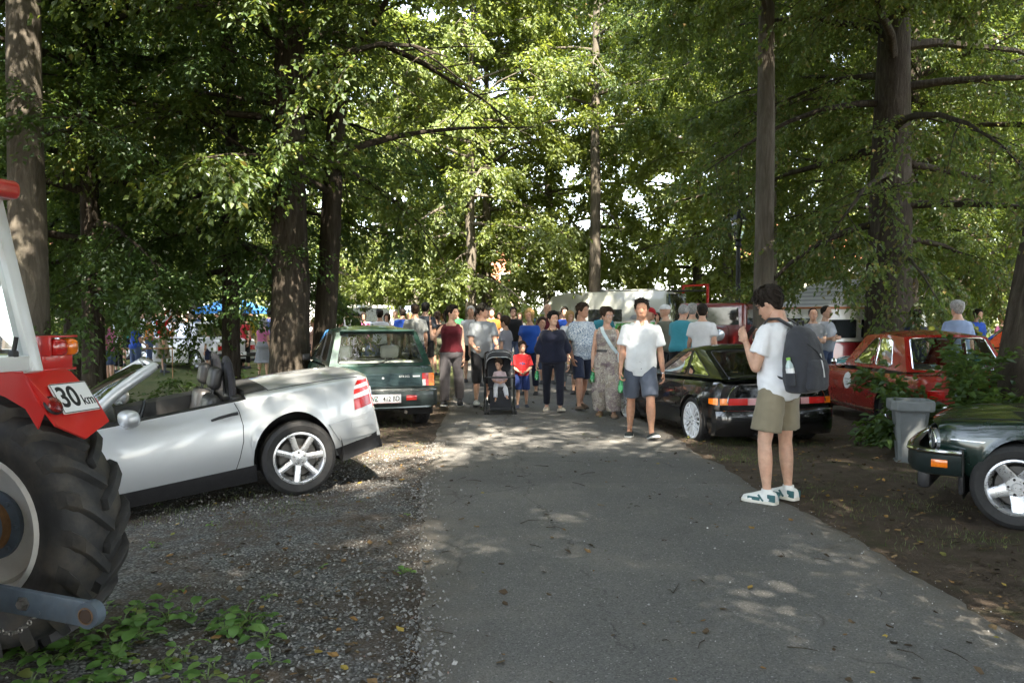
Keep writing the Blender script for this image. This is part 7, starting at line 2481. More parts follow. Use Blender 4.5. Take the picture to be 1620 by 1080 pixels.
# ---- man with the backpack, back turned, looking at his phone
P = Person(1.80, 'm', 1.04, arms={'R': ((.14, .22, -1), (-.40, .50, .80)), 'L': ((-.14, .22, -1), (.22, .52, .82))},
           legs={'R': ((.09, .03, -1), (.03, -.06, -1), (.15, 0)), 'L': ((-.10, .10, -1), (-.02, -.08, -1), (-.10, 0))}, lean=(0, .03), head=(.12, -.42), seed=3)
YM = figure(P, 'young man with a dark backpack, white T-shirt and khaki shorts looking at his phone', 2.24, 6.93, 42, SKIN, ('short', 'dark', .10), None, voxel=.011)
link('t_shirt', P.top(cloth('white_tshirt', (.74, .75, .78)), -.060, .300, .62, .026, .013, .011, 1.6), YM)
link('shorts', P.bottom(cloth('khaki_shorts', (.225, .195, .135)), .78, .020, 1.55, .013, .010, .02), YM)
WS, TS = pmat('sneaker_white', (.72, .72, .70), .6), pmat('sneaker_teal', (.035, .115, .125), .6)
for k in 'RL':
    u, so = P.shoe(k, 1.05)
    o = u.build('shoe', WS, YM, True, 60)
    so.build('sole', pmat('sneaker_sole', (.66, .64, .56), .7), o, True, 60)
    hip, kn, an, fy = P.leg[k]; d = P.foot_dir(k); sd = d.cross(Vector((0, 0, 1))).normalized(); b = an - Vector((0, 0, .040 * P.H))
    for sg in (1, -1):
        m = MB(); m.box(b + d * .095 + sd * (sg * .052) + Vector((0, 0, .035)), (.012, .11, .030), Matrix((sd, d, Vector((0, 0, 1)))).transposed(), .005)
        m.box(b + d * -.055 + sd * (sg * .042) + Vector((0, 0, .050)), (.012, .07, .060), Matrix((sd, d, Vector((0, 0, 1)))).transposed(), .005)
        m.bar(b + d * .01 + sd * (sg * .0505) + Vector((0, 0, .022)), b + d * .055 + sd * (sg * .0495) + Vector((0, 0, .070)), .012, .018, tuple(sd))
        m.build('shoe_panel', TS, o)
    m = MB(); m.tube([an + Vector((0, 0, .045)), an - Vector((0, 0, .02))], [.047, .050], 14); m.build('sock', WS, YM)
m = MB()
for sg in (1, -1):
    p = P.head_world(Vector((sg * .15, .40, .50))); m.tube([P.head_world(Vector((sg * .15 + .085 * math.cos(a), .405, .495 + .065 * math.sin(a)))) for a in [k * math.pi / 6 for k in range(13)]], .003, 5)
    m.tube([P.head_world(Vector((sg * .235, .40, .51))), P.head_world(Vector((sg * .335, .02, .52)))], .003, 5)
m.build('glasses', BLACK_PLASTIC, YM)
# backpack: a thing of its own, worn on the back
def L(v): return world_of(YM, v)
bp = thing('backpack', 'dark grey backpack with a bottle in its side pocket on the young man', 'backpack', YM.location, tuple(YM.rotation_euler))
BPM = cloth('backpack_canvas', (.040, .042, .050), .15, .6)
BPD = cloth('backpack_dark', (.022, .023, .027), .15, .4)
c0 = P.spine(.145) + P.ay * -.225
m = MB()
rg = []
for z, w, dpt, yo in ((-.30, .135, .07, .0), (-.285, .175, .10, 0), (-.18, .195, .13, -.005), (-.02, .185, .13, -.005), (.10, .165, .11, 0), (.19, .135, .085, .012), (.235, .095, .055, .025), (.25, .05, .03, .03)):
    rg.append(ell_ring(c0 + P.up * z + P.ay * yo, w, dpt, P.ax, P.ay, 20, 3.2))
m.loft(rg)
link('pack_body', remesh(m, BPM, .012, 2, .006, 9, 4), bp)
m = MB()
rg = []
for z, w, dpt, yo in ((-.28, .11, .03, -.115), (-.26, .150, .045, -.12), (-.10, .150, .050, -.125), (-.03, .13, .035, -.115)):
    rg.append(ell_ring(c0 + P.up * z + P.ay * yo, w, dpt, P.ax, P.ay, 16, 3.0))
m.loft(rg); link('front_pocket', remesh(m, BPM, .012, 2, .004, 9, 8), bp)
m = MB()
for k in range(9):
    pass
m.tube([c0 + P.ax * -.11 + P.up * .10 + P.ay * -.10, c0 + P.ax * -.02 + P.up * .04 + P.ay * -.13, c0 + P.ax * .02 + P.up * -.05 + P.ay * -.165], .007, 6); m.build('seam_flap', BPD, bp)
m = MB(); m.tube([c0 + P.ax * .02 + P.up * .02 + P.ay * -.14, c0 + P.ax * .0 + P.up * -.08 + P.ay * -.17, c0 + P.ax * .02 + P.up * -.17 + P.ay * -.172], .006, 6); m.build('drawcord', pmat('pale_cord', (.5, .5, .5), .8), bp)
m = MB(); m.tube([c0 + P.ax * -.05 + P.up * .235 + P.ay * .02, c0 + P.ax * -.04 + P.up * .285 + P.ay * .02, c0 + P.ax * .04 + P.up * .285 + P.ay * .02, c0 + P.ax * .05 + P.up * .235 + P.ay * .02], .009, 6); m.build('grab_loop', BPD, bp)
for sg in (1, -1):
    m = MB()
    pts = [c0 + P.ax * (sg * .07) + P.up * .225 + P.ay * .03, P.spine(.318) + P.ax * (sg * .085) + P.ay * -.055, P.spine(.318) + P.ax * (sg * .092) + P.ay * .03, P.spine(.27) + P.ax * (sg * .105) + P.ay * .105, P.spine(.17) + P.ax * (sg * .125) + P.ay * .115, P.spine(.09) + P.ax * (sg * .150) + P.ay * .06, P.spine(.06) + P.ax * (sg * .165) + P.ay * -.03, c0 + P.ax * (sg * .145) + P.up * -.20 + P.ay * .02]
    m.tube(pts, [(.008, .032)] * 4 + [(.008, .028), (.006, .018), (.006, .014), (.006, .014)], 8, up=P.ay)
    m.build('shoulder_strap', BPD, bp)
# bottle in the side pocket (left side, towards the camera)
bc = c0 + P.ax * -.205 + P.up * -.12 + P.ay * .0
m = MB(); m.tube([bc + P.up * -.11, bc + P.up * -.01], [(.03, .045), (.04, .05)], 10, up=P.ax); m.build('side_pocket', BPM, bp)
wb = thing('water_bottle', 'clear water bottle with a green cap in the backpack pocket', 'bottle', L(bc), (R(-8), R(-4), YM.rotation_euler[2]))
m = MB(); m.lathe([(.0, -.10), (.030, -.10), (.033, -.09), (.033, .035), (.030, .055), (.016, .085), (.013, .10)], 16); m.build('bottle_wall', pmat('clear_plastic', (.45, .55, .55), .12, 0, .1, 30, coat=.6), wb)
m = MB(); m.lathe([(.0336, -.03), (.0336, .03)], 16); m.build('paper_label', PLATE_WHITE, wb)
m = MB(); m.lathe([(.017, .095), (.017, .115), (.0, .117)], 14); m.build('bottle_cap', pmat('green_cap', (.22, .52, .06), .4), wb)
wr, d, nrm, side = P.hand_frame('R')
wl, dl_, _, _ = P.hand_frame('L')
pc = (wr + d * .085 + wl + dl_ * .085) / 2 + P.ay * .01
ph = thing('phone', 'black phone held up by the young man', 'phone', L(pc), (R(-55), 0, YM.rotation_euler[2]))
m = MB(); m.box((0, 0, 0), (.075, .155, .010), None, .004); m.build('phone_case', BLACK_PLASTIC, ph)
m = MB(); m.box((0, 0, .0052), (.068, .145, .001)); m.build('screen', pmat('dark_screen', (.01, .012, .016), .08, coat=1.), ph)

# ---- man in the white short-sleeved shirt
P = Person(1.78, 'm', 1.06, arms={'R': ((.20, .06, -1), (.10, .28, -1)), 'L': ((-.20, -.04, -1), (-.12, .14, -1))},
           legs={'R': ((.03, -.16, -1), (.02, -.26, -1), (.16, 0)), 'L': ((-.05, .36, -1), (-.03, -.02, -1), (-.24, .26))}, head=(-.10, .03), seed=5, lean=(-.02, .03), belly=.02)
W1 = figure(P, 'man in a white buttoned short-sleeved shirt and blue-grey shorts walking towards the camera', 1.64, 10.55, 176, SKIN_TAN, ('short', 'dark', .045), curl={'R': .8, 'L': .5})
SH = cloth('white_linen_shirt', (.66, .68, .70))
link('shirt', P.top(SH, -.075, .300, .72, .022, .014, .009, 1.75), W1)
link('shorts', P.bottom(cloth('slate_shorts', (.085, .100, .135)), .92, .016, 1.40, .014, .009, .04), W1)
shoes(P, W1, pmat('dark_canvas', (.028, .035, .036), .8), pmat('white_sole', (.6, .6, .58), .7), low=True)
m = MB()
for sg in (1, -1):
    a = P.spine(.316) + P.ax * (sg * .062); 
    m.add([P.spine(.318) + P.ax * (sg * .035) + P.ay * .070, P.spine(.322) + P.ax * (sg * .068) + P.ay * .02, P.spine(.296) + P.ax * (sg * .085) + P.ay * .075, P.spine(.277) + P.ax * (sg * .038) + P.ay * .122], [(0, 1, 2, 3)])
    m.add([P.spine(.318) + P.ax * (sg * .030) + P.ay * .066, P.spine(.322) + P.ax * (sg * .064) + P.ay * .018, P.spine(.296) + P.ax * (sg * .081) + P.ay * .070, P.spine(.277) + P.ax * (sg * .034) + P.ay * .116], [(3, 2, 1, 0)])
m.build('collar', SH, W1, False)
m = MB(); m.add([P.spine(.305) + P.ax * .030 + P.ay * .088, P.spine(.305) + P.ax * -.030 + P.ay * .088, P.spine(.235) + P.ay * .149], [(0, 1, 2)]); m.build('open_neck', SKIN_TAN, W1, False)
for i, h in enumerate((.225, .175, .125, .075, .025, -.02)):
    m = MB(); m.lathe([(.0, .0), (.007, .0), (.007, .004), (.0, .004)], 10, tuple(P.spine(h) + P.ay * (.147 + .012 * math.exp(-((h - .09) / .06) ** 2))), 'y'); m.build('button', pmat('dark_button', (.10, .11, .14), .4), W1)
m = MB(); wr = P.arm['L'][2]; m.tube([wr + Vector((0, 0, .01)), wr - Vector((0, 0, .012))], .034, 14); m.build('wristwatch', CHROME, W1)
held_bottle(P, W1, 'R', 'green bottle in the hand of the man in the white shirt')

# ---- woman in the patterned jumpsuit
P = Person(1.68, 'f', 1.0, arms={'R': ((.20, -.10, -1), (.06, .20, -1)), 'L': ((-.16, .06, -1), (-.10, .3, -1))},
           legs={'R': ((.03, -.16, -1), (.0, -.25, -1), (.1, 0)), 'L': ((-.04, .24, -1), (-.02, .0, -1), (-.1, .08))}, head=(.55, 0), seed=8)
W2 = figure(P, 'woman in a patterned beige and purple sleeveless jumpsuit with a black belt', 1.46, 12.75, 172, SKIN, ('short', 'brown', .085), curl={'R': .8})
PAT = pattern_cloth('paisley_cloth', 'paisley')
link('sleeveless_top', P.top(PAT, -.01, .275, 0, .012, .014, .004, strap=True), W2)
link('wide_trousers', P.bottom(PAT, 1.93, .020, 1.75, .016, .009, .10, knee=1.15), W2)
m = MB(); m.loft(P.rings(.070, .092, .022), cap=False); m.build('belt', pmat('black_belt', (.02, .018, .018), .4), W2)
m = MB(); m.tube([P.spine(.300) + P.ax * .075 + P.ay * .03, P.spine(.255) + P.ax * .055 + P.ay * .125, P.spine(.20) + P.ax * .0 + P.ay * .165, P.spine(.13) + P.ax * -.07 + P.ay * .13, P.spine(.06) + P.ax * -.16 + P.ay * .06], [(.004, .026)] * 5, 8, up=P.ay); m.build('bag_strap', pmat('pale_blue_strap', (.50, .60, .64), .7), W2)
m = MB(); m.box(P.spine(.02) + P.ax * -.20, (.06, .18, .16), None, .02); m.build('shoulder_bag', pmat('pale_blue_strap', (.50, .60, .64), .7), W2)
m = MB()
for sg in (1, -1): m.tube([P.head_world(Vector((sg * .15 + .095 * math.cos(a), .405, .485 + .075 * math.sin(a)))) for a in [k * math.pi / 6 for k in range(13)]], .0025, 5); m.tube([P.head_world(Vector((sg * .245, .38, .51))), P.head_world(Vector((sg * .335, .02, .52)))], .0025, 5)
m.build('glasses', CHROME, W2)
shoes(P, W2, pmat('tan_sandal', (.20, .12, .07), .6), pmat('sandal_sole', (.10, .07, .05), .8), low=True)
held_bottle(P, W2, 'R', 'green bottle in the hand of the woman in the patterned jumpsuit')

# ---- man in the leaf-print shirt
P = Person(1.77, 'm', 1.08, arms={'R': ((.16, -.12, -1), (-.10, .35, -1)), 'L': ((-.16, .1, -1), (-.1, .2, -1))},
           legs={'R': ((.05, .28, -1), (.02, .0, -1), (.15, .12)), 'L': ((-.04, -.18, -1), (-.02, -.36, -1), (-.1, -.15))}, head=(.35, -.05), seed=9, lean=(.03, .02), belly=.03)
W3 = figure(P, 'man in a blue and white leaf-print shirt with navy shorts looking sideways', 1.16, 13.75, 208, SKIN_TAN, ('short', 'brown', .03))
link('print_shirt', P.top(pattern_cloth('leaf_print_cloth', 'leaf'), -.06, .300, .78, .024, .015, .006, 1.8), W3)
link('shorts', P.bottom(cloth('navy_shorts', (.020, .026, .050)), .95, .016, 1.35, .015, .006, .05), W3)
shoes(P, W3, pmat('brown_shoe', (.10, .06, .035), .6), pmat('dark_sole', (.03, .025, .02), .8), low=True)

# ---- woman in navy
P = Person(1.62, 'f', 1.30, arms={'R': ((.26, .0, -1), (.16, .14, -1)), 'L': ((-.28, -.02, -1), (-.12, .12, -1))},
           legs={'R': ((.02, -.12, -1), (-.01, -.30, -1), (.12, -.1)), 'L': ((-.03, .28, -1), (-.01, .0, -1), (-.20, .20))}, head=(.40, .02), seed=11, lean=(.02, .03), belly=.015)
W4 = figure(P, 'dark-haired woman in a navy blouse and navy trousers with a gold necklace', .67, 13.45, 180, SKIN, ('short', 'black', .075), curl={'R': .8, 'L': .5})
NV = cloth('navy_blouse', (.012, .014, .030))
link('blouse', P.top(NV, -.035, .292, 1.05, .024, .015, .006, 2.1), W4)
link('trousers', P.bottom(cloth('navy_trousers', (.013, .014, .024)), 1.90, .010, 1.06, .014, .004, .07), W4)
m = MB(); m.tube([P.spine(.305) + P.ax * (.058 * math.cos(a)) + P.ay * (.03 + .060 * -math.sin(a)) + P.up * (.035 * math.sin(a) - .0) for a in [math.pi + math.pi * k / 10 for k in range(11)]], .006, 6); m.build('necklace', pmat('gold', (.75, .52, .22), .25, 1.0), W4)
shoes(P, W4, pmat('beige_shoe', (.52, .44, .34), .6), pmat('beige_sole', (.5, .45, .38), .8), low=True)
m = MB(); m.tube([P.spine(.300) + P.ax * -.075 + P.ay * .02, P.spine(.25) + P.ax * -.10 + P.ay * .11, P.spine(.20) + P.ax * -.125 + P.ay * .10], [(.003, .010)] * 3, 6, up=P.ay); m.build('bag_strap', PLATE_WHITE, W4)
m = MB(); wr = P.arm['L'][2]; m.tube([wr + Vector((0, 0, .012)), wr - Vector((0, 0, .010))], .030, 14); m.build('wristwatch', pmat('gold', (.75, .52, .22), .25, 1.0), W4)
held_bottle(P, W4, 'R', 'green bottle in the hand of the woman in navy')

# ---- boy in red
P = Person(1.10, 'm', 1.02, arms={'R': ((.22, .10, -1), (-.55, .55, -.4)), 'L': ((-.22, .10, -1), (.55, .55, -.4))},
           legs={'R': ((.04, .12, -1), (.02, -.10, -1), (.1, 0)), 'L': ((-.05, -.06, -1), (-.03, -.16, -1), (-.1, 0))}, head=(.1, -.05), seed=13, thick=.95)
W5 = figure(P, 'small boy in a red T-shirt and blue shorts beside the pushchair', .17, 14.0, 184, SKIN, ('short', 'brown', .065), voxel=.012)
link('t_shirt', P.top(cloth('red_tshirt', (.42, .018, .022)), -.04, .300, .85, .016, .012, .004, 1.75), W5)
m = MB()
for cx, cz, r in ((0, .17, .026), (-.03, .155, .020), (.032, .16, .022), (0, .145, .022)):
    m.ell(P.spine(cz) + P.ax * cx + P.ay * .086, (r, .012, r * .8), 8, 6)
m.build('shirt_print', cloth('print_navy', (.06, .05, .12)), W5)
link('shorts', P.bottom(cloth('blue_shorts', (.030, .055, .20)), .98, .014, 1.5, .012, .004, .05), W5)
shoes(P, W5, pmat('navy_shoe', (.03, .035, .06), .7), pmat('dark_sole', (.03, .025, .02), .8))

# ---- man with the cap pushing the pushchair
P = Person(1.77, 'm', 1.02, arms={'R': ((.12, .32, -1), (-.22, .85, -.42)), 'L': ((-.12, .38, -1), (.02, .95, -.30))},
           legs={'R': ((.04, .32, -1), (.02, .0, -1), (.1, .18)), 'L': ((-.04, -.2, -1), (-.02, -.42, -1), (-.1, -.2))}, head=(.95, 0), seed=15, lean=(0, .06), belly=.015)
W6 = figure(P, 'man in a grey T-shirt, dark cap and black shorts pushing the pushchair', -.52, 14.35, 190, SKIN, ('short', 'dark', .03), curl={'R': 1.0, 'L': 1.0})
link('t_shirt', P.top(cloth('grey_tshirt', (.23, .25, .27)), -.06, .300, .70, .020, .014, .006, 1.65), W6)
link('shorts', P.bottom(cloth('black_shorts', (.012, .012, .014)), 1.25, .014, 1.30, .014, .005, .05), W6)
P.cap().build('cap', cloth('olive_cap', (.060, .052, .038)), W6, True, 60)
shoes(P, W6, pmat('white_trainer', (.66, .66, .66), .6), pmat('white_sole', (.6, .6, .58), .7), 1.05)

# ---- woman in the maroon top with one arm raised
P = Person(1.70, 'f', 1.14, arms={'R': ((.50, .40, -.62), (.12, .05, 1)), 'L': ((-.14, -.04, -1), (-.06, .10, -1))},
           legs={'R': ((.03, .20, -1), (.01, .0, -1), (.05, .10)), 'L': ((-.04, -.16, -1), (-.02, -.42, -1), (-.1, -.35))}, head=(1.0, .0), seed=17)
W7 = figure(P, 'woman in a maroon sleeveless top and grey trousers raising one arm', -1.03, 14.1, 178, SKIN, ('short', 'dark', .06, 'tail'), curl={'R': .15})
link('tank_top', P.top(cloth('maroon_top', (.085, .008, .014)), .005, .272, 0, .018, .013, .003, strap=True), W7)
link('trousers', P.bottom(cloth('grey_trousers', (.085, .078, .085)), 1.95, .012, 1.28, .014, .006, .045, knee=1.1), W7)
shoes(P, W7, pmat('dark_trainer', (.03, .03, .035), .7), pmat('white_sole', (.6, .6, .58), .7))

# ---- pushchair and toddler
pc = thing('pushchair', 'dark grey pushchair with a toddler in front of the man with the cap', 'pushchair', (-.20, 13.35, .012), (0, 0, R(183)))
pc.scale = (.94, .94, .94)
FR = pmat('pushchair_frame', (.055, .06, .065), .4, .5)
GF = cloth('pushchair_fabric', (.035, .036, .042), .15, .3)
for sx in (-1, 1):
    m = MB()
    m.tube([(sx * .24, -.42, 1.0), (sx * .25, -.20, .72), (sx * .25, .12, .42), (sx * .23, .36, .12)], .013, 8)
    m.tube([(sx * .25, -.05, .56), (sx * .26, -.34, .12)], .013, 8)
    m.tube([(sx * .25, .05, .50), (sx * .25, .16, .62), (sx * .25, -.12, .66)], .012, 8)
    m.build('frame_side', FR, pc)
    for (y, r) in ((.36, .075), (-.34, .09)):
        for o in (-.025, .025):
            m = MB(); m.lathe([(.0, -.012), (r * .5, -.013), (r * .6, -.016), (r, -.014), (r, .014), (r * .6, .016), (r * .5, .013), (.0, .012)], 20, axis='x'); m.build('wheel', pmat('pushchair_wheel', (.03, .03, .032), .6), pc, loc=(sx * .23 + o, y, r))
m = MB(); m.tube([(-.24, -.42, 1.0), (-.20, -.47, 1.02), (.20, -.47, 1.02), (.24, -.42, 1.0)], .016, 8); m.build('handlebar', pmat('foam_grip', (.03, .03, .03), .9), pc)
m = MB(); m.box((0, .08, .42), (.40, .34, .05), Matrix.Rotation(.15, 3, 'X'), .02); m.box((0, -.14, .68), (.40, .05, .52), Matrix.Rotation(.30, 3, 'X'), .02); m.build('seat', GF, pc)
m = MB(); m.box((0, .29, .24), (.36, .025, .34), Matrix.Rotation(.25, 3, 'X'), .01); m.box((0, .36, .10), (.36, .14, .025), None, .01); m.build('footrest', GF, pc)
m = MB(); m.box((0, -.12, .22), (.40, .34, .16), None, .04); m.build('basket', cloth('basket_mesh', (.02, .02, .022)), pc)
m = MB()
rg = []
for k in range(9):
    a = R(-14) + R(64) * k / 8
    rg.append([Vector((.235 * math.copysign(abs(math.cos(t)) ** .55, math.cos(t)), -.24 + .36 * math.sin(a) * math.sin(t) ** .6 if math.sin(t) > 0 else -.24, .74 + .34 * math.cos(a) * max(0, math.sin(t)) ** .6)) for t in [math.pi * j / 14 for j in range(15)]])
m.loft(rg, cap=False, close=False); m.add([p + Vector((0, 0, -.012)) for r in rg for p in r], [(i * 15 + j, i * 15 + j + 1, (i + 1) * 15 + j + 1, (i + 1) * 15 + j) for i in range(8) for j in range(14)])
cn = m.build('canopy', GF, pc, True, 60)
m = MB(); m.tube([rg[-1][j] for j in range(15)], .008, 6); m.tube([rg[5][j] + Vector((0, .003, .003)) for j in range(15)], .004, 6); m.build('canopy_piping', pmat('silver_piping', (.45, .46, .47), .6), cn)
m = MB(); m.tube([(-.25, .02, .60), (-.20, .20, .62), (.20, .20, .62), (.25, .02, .60)], .016, 8); m.build('bumper_bar', FR, pc)
P = Person(.86, 'f', 1.1, arms={'R': ((.25, .45, -1), (-.5, .8, -.1)), 'L': ((-.25, .45, -1), (.5, .8, -.1))},
           legs={'R': ((.14, 1, -.05), (.02, .35, -1), (.2, .15)), 'L': ((-.2, 1, -.10), (-.10, .75, -.75), (-.3, .4))}, lean=(0, -.10), head=(-.55, -.15), seed=19, thick=1.1)
P.hh = .175
TD = figure(P, 'toddler in a pale pink top and white leggings sitting in the pushchair', 0, 0, 183, SKIN, ('short', 'brown', .05), voxel=.011)
TD.location = pc.matrix_basis @ Vector((0, .03, .42 - (P.base.z - .04)))
TD.scale = (.94, .94, .94)
link('top', P.top(cloth('pale_pink_top', (.56, .42, .45)), -.02, .30, .9, .010, .011, .003, 1.6), TD)
link('leggings', P.bottom(cloth('white_leggings', (.60, .60, .64)), 1.8, .008, 1.1, .011, .003, .05), TD)
m = MB(); m.ell(P.head_world(Vector((.05, -.15, 1.03))), .035, 10, 6); m.tube([P.head_world(Vector((.05, -.15, 1.05))), P.head_world(Vector((.12, -.30, 1.12))), P.head_world(Vector((.16, -.40, .95)))], [.015, .024, .006], 6); m.build('hair_tuft', HAIR['brown'], TD)

# ---------------------------------------------------------------- the crowd farther off
def archetype(P, parts):
    """meshes shared by many visitors: name -> mesh"""
    out = {'body': P.body_mesh(SKIN, .024, face=True, hand=True)}
    out.update(parts)
    return out
NEUT = cloth('neutral_cloth', (.4, .4, .4))
def kit(P, top, bottom, hair='short', vol=.07, tail=False, cap=False):
    d = {'body': P.body_mesh(SKIN, .024)}
    d['top'] = P.top(NEUT, voxel=.024, **top)
    d['bottom'] = P.skirt(NEUT, voxel=.026, **bottom) if 'flare' in bottom and bottom.get('length', 0) and bottom.pop('skirt', 0) else P.bottom(NEUT, voxel=.024, **bottom)
    if hair:
        mb = P.hair(hair, vol)
        if tail: P.ponytail(mb)
        d['hair'] = mb.mesh('hair', HAIR['brown'], True, 180)
    if cap: d['cap'] = P.cap().mesh('cap', NEUT, True, 60)
    mb = MB()
    d['shoes'] = []
    for k in 'RL':
        u, so = P.shoe(k); u.v = u.v; 
        d['shoes'].append(u.mesh('shoe', NEUT, True, 60))
    return d
STAND = {'R': ((.05, .02, -1), (.02, -.03, -1), (.15, 0)), 'L': ((-.05, -.02, -1), (-.02, -.05, -1), (-.15, 0))}
WALK = {'R': ((.03, .26, -1), (.01, .02, -1), (.08, .1)), 'L': ((-.03, -.20, -1), (-.01, -.35, -1), (-.08, -.2))}
KIT = {
 'man': kit(Person(1.78, 'm', 1.05, legs=STAND, seed=31, belly=.02), dict(low=-.05, sleeve=.7, ease=.02, sleeve_r=1.65), dict(length=.95, flare=1.3)),
 'man_walk': kit(Person(1.79, 'm', 1.0, arms={'R': ((.14, -.3, -1), (.05, .1, -1)), 'L': ((-.14, .3, -1), (-.05, .6, -1))}, legs=WALK, seed=33), dict(low=-.05, sleeve=.7, ease=.02, sleeve_r=1.65), dict(length=1.92, flare=1.1)),
 'man_cross': kit(Person(1.77, 'm', 1.1, arms={'R': ((.12, .25, -1), (-.85, .55, .1)), 'L': ((-.12, .25, -1), (.85, .55, .0))}, legs=STAND, seed=35, belly=.025), dict(low=-.05, sleeve=.65, ease=.02, sleeve_r=1.65), dict(length=1.92, flare=1.15), 'thin', .035),
 'man_bent': kit(Person(1.76, 'm', 1.1, arms={'R': ((.14, .45, -1), (-.1, .6, -.8)), 'L': ((-.14, .45, -1), (.1, .6, -.8))}, legs=STAND, lean=(0, .28), head=(0, -.25), seed=37, belly=.02), dict(low=-.05, sleeve=.7, ease=.02, sleeve_r=1.65), dict(length=1.92, flare=1.15), 'thin', .03),
 'woman': kit(Person(1.66, 'f', 1.05, arms={'R': ((.16, .1, -1), (-.2, .8, -.5)), 'L': ((-.16, 0, -1), (-.05, .15, -1))}, legs=STAND, seed=39), dict(low=-.05, high=.285, sleeve=.6, ease=.018), dict(length=1.7, flare=1.05), 'bob', .07),
 'woman_walk': kit(Person(1.67, 'f', 1.0, legs=WALK, seed=41), dict(low=-.02, high=.278, sleeve=.35, ease=.014), dict(length=.8, flare=1.2), 'short', .06, True),
 'woman_skirt': kit(Person(1.65, 'f', 1.05, legs=STAND, seed=43), dict(low=-.02, high=.278, sleeve=.4, ease=.014), dict(length=1.1, flare=1.7, skirt=1), 'long', .06),
 'child': kit(Person(1.25, 'm', .95, legs=STAND, seed=45), dict(low=-.05, sleeve=.7, ease=.016, sleeve_r=1.7), dict(length=.95, flare=1.3), 'short', .07),
}
def setm(o, mat):
    for i, sl in enumerate(o.material_slots):
        sl.link = 'OBJECT'; sl.material = mat
        break
_CL = {}
def cl(c):
    k = tuple(round(x, 3) for x in c)
    if k not in _CL: _CL[k] = cloth('crowd_cloth_%d' % len(_CL), c)
    return _CL[k]
SHOE_D = pmat('dark_shoe', (.03, .03, .035), .7)
SHOE_L = pmat('white_trainer', (.66, .66, .66), .6)
CAPM = {}
def visitor(kind, u, d, heading, top, bottom, hair, label, group='visitors in the crowd', s=1.0, x=None, light=False):
    if x is None: x = (u - 810) / FPX * d
    r = thing('person', label, 'person', (x, d, float(gz(x, d))), (0, 0, R(heading)), group)
    r.scale = (s, s, s)
    k = KIT[kind]
    link('body', k['body'], r)
    setm(link('top', k['top'], r), cl(top))
    setm(link('trousers' if kind in ('man_walk', 'man_cross', 'man_bent', 'woman') else ('skirt' if kind == 'woman_skirt' else 'shorts'), k['bottom'], r), cl(bottom))
    if hair and 'hair' in k:
        setm(link('hair', k['hair'], r), HAIR[hair])
    for me in k['shoes']:
        setm(link('shoe', me, r), SHOE_L if light else SHOE_D)
    return r
def sun_hat(r, col, kind='man'):
    P_ = Person(1.78, 'm', 1.05, legs=STAND, seed=31)
    m = P_.cap()
    m.build('cap', cl(col), r, True, 60)

WHT, NVY, GRY, BLU, BLK_, TEA, OLV, KHK, RED_, PNK, DEN, LGR, ORG, YEL = (.66, .66, .68), (.014, .018, .045), (.22, .23, .25), (.02, .07, .36), (.014, .014, .016), (.05, .26, .33), (.10, .11, .07), (.26, .22, .15), (.40, .02, .025), (.52, .16, .30), (.07, .10, .19), (.40, .44, .36), (.50, .18, .03), (.58, .45, .06)
V = visitor
# between hatchback and walkers
V('man', 657, 18.5, 8, (.42, .43, .42), DEN, 'brown', 'man in a pale grey T-shirt with a dark back print seen from behind', s=1.02)
V('man', 673, 20.5, 350, (.035, .042, .055), BLK_, 'black', 'tall man in a dark grey T-shirt and dark shorts seen from behind', s=1.06)
V('woman_walk', 692, 21.5, 20, BLK_, OLV, 'brown', 'woman in a black top and olive shorts behind the raised arm')
V('man', 637, 24.0, 15, BLU, NVY, 'dark', 'man in a bright blue T-shirt behind the dark green hatchback')
V('man', 601, 22.0, 5, WHT, DEN, 'dark', 'man in a white T-shirt seen from behind above the hatchback roof')
V('woman', 613, 23.0, 170, (.52, .44, .34), GRY, 'brown', 'person in a beige top beside the man in the white T-shirt')
V('man_cross', 562, 19.0, 300, (.055, .028, .022), BLK_, None, 'man in a dark brown shirt and black cap behind the hatchback roof')
sun_hat(bpy.context.scene.objects[-1] if False else [o for o in COL.objects if o.get('label', '').startswith('man in a dark brown shirt')][0], BLK_)
V('woman_skirt', 538, 21.0, 200, (.06, .14, .17), BLK_, 'black', 'woman with long black hair in a teal top left of the hatchback roof')
V('woman_walk', 497, 22.5, 90, (.45, .26, .20), BLK_, 'blond', 'blond woman in a tan top beside the slimmer trunk', s=.98)
V('woman', 575, 26.0, 190, PNK, DEN, 'dark', 'woman in a pink top farther back above the hatchback')
V('man', 550, 26.5, 170, GRY, KHK, 'brown', 'man in grey farther back left of the white van', s=.98)
V('man', 626, 29.0, 180, WHT, KHK, 'grey', 'grey-haired man in white farther back right of the white van')
V('woman', 648, 30.0, 160, RED_, DEN, 'blond', 'blond woman in red farther back behind the pale grey T-shirt')
V('man_walk', 722, 27.0, 175, (.03, .16, .06), DEN, 'dark', 'man in a green shirt behind the waving woman')
V('man', 745, 19.5, 178, WHT, BLK_, 'grey', 'white-haired man in a white T-shirt left of the man with the cap')
V('woman_walk', 756, 18.2, 200, (.48, .30, .22), KHK, 'brown', 'woman in a tan sleeveless top and pale shorts just left of the cap man')
V('child', 800, 17.6, 60, (.28, .28, .32), DEN, 'brown', 'youngster in a grey and navy shirt turned sideways behind the pushchair', s=1.22)
V('woman', 838, 16.3, 165, (.015, .07, .34), NVY, 'blond', 'blond woman in a bright blue blouse behind the boy in red', s=1.02)
V('man', 866, 19.0, 185, (.10, .014, .025), BLK_, None, 'bald man in a dark red shirt behind the woman in navy', s=1.03)
V('child', 857, 17.5, 190, WHT, DEN, 'brown', 'youngster in a white T-shirt beside the woman in the blue blouse', s=1.2)
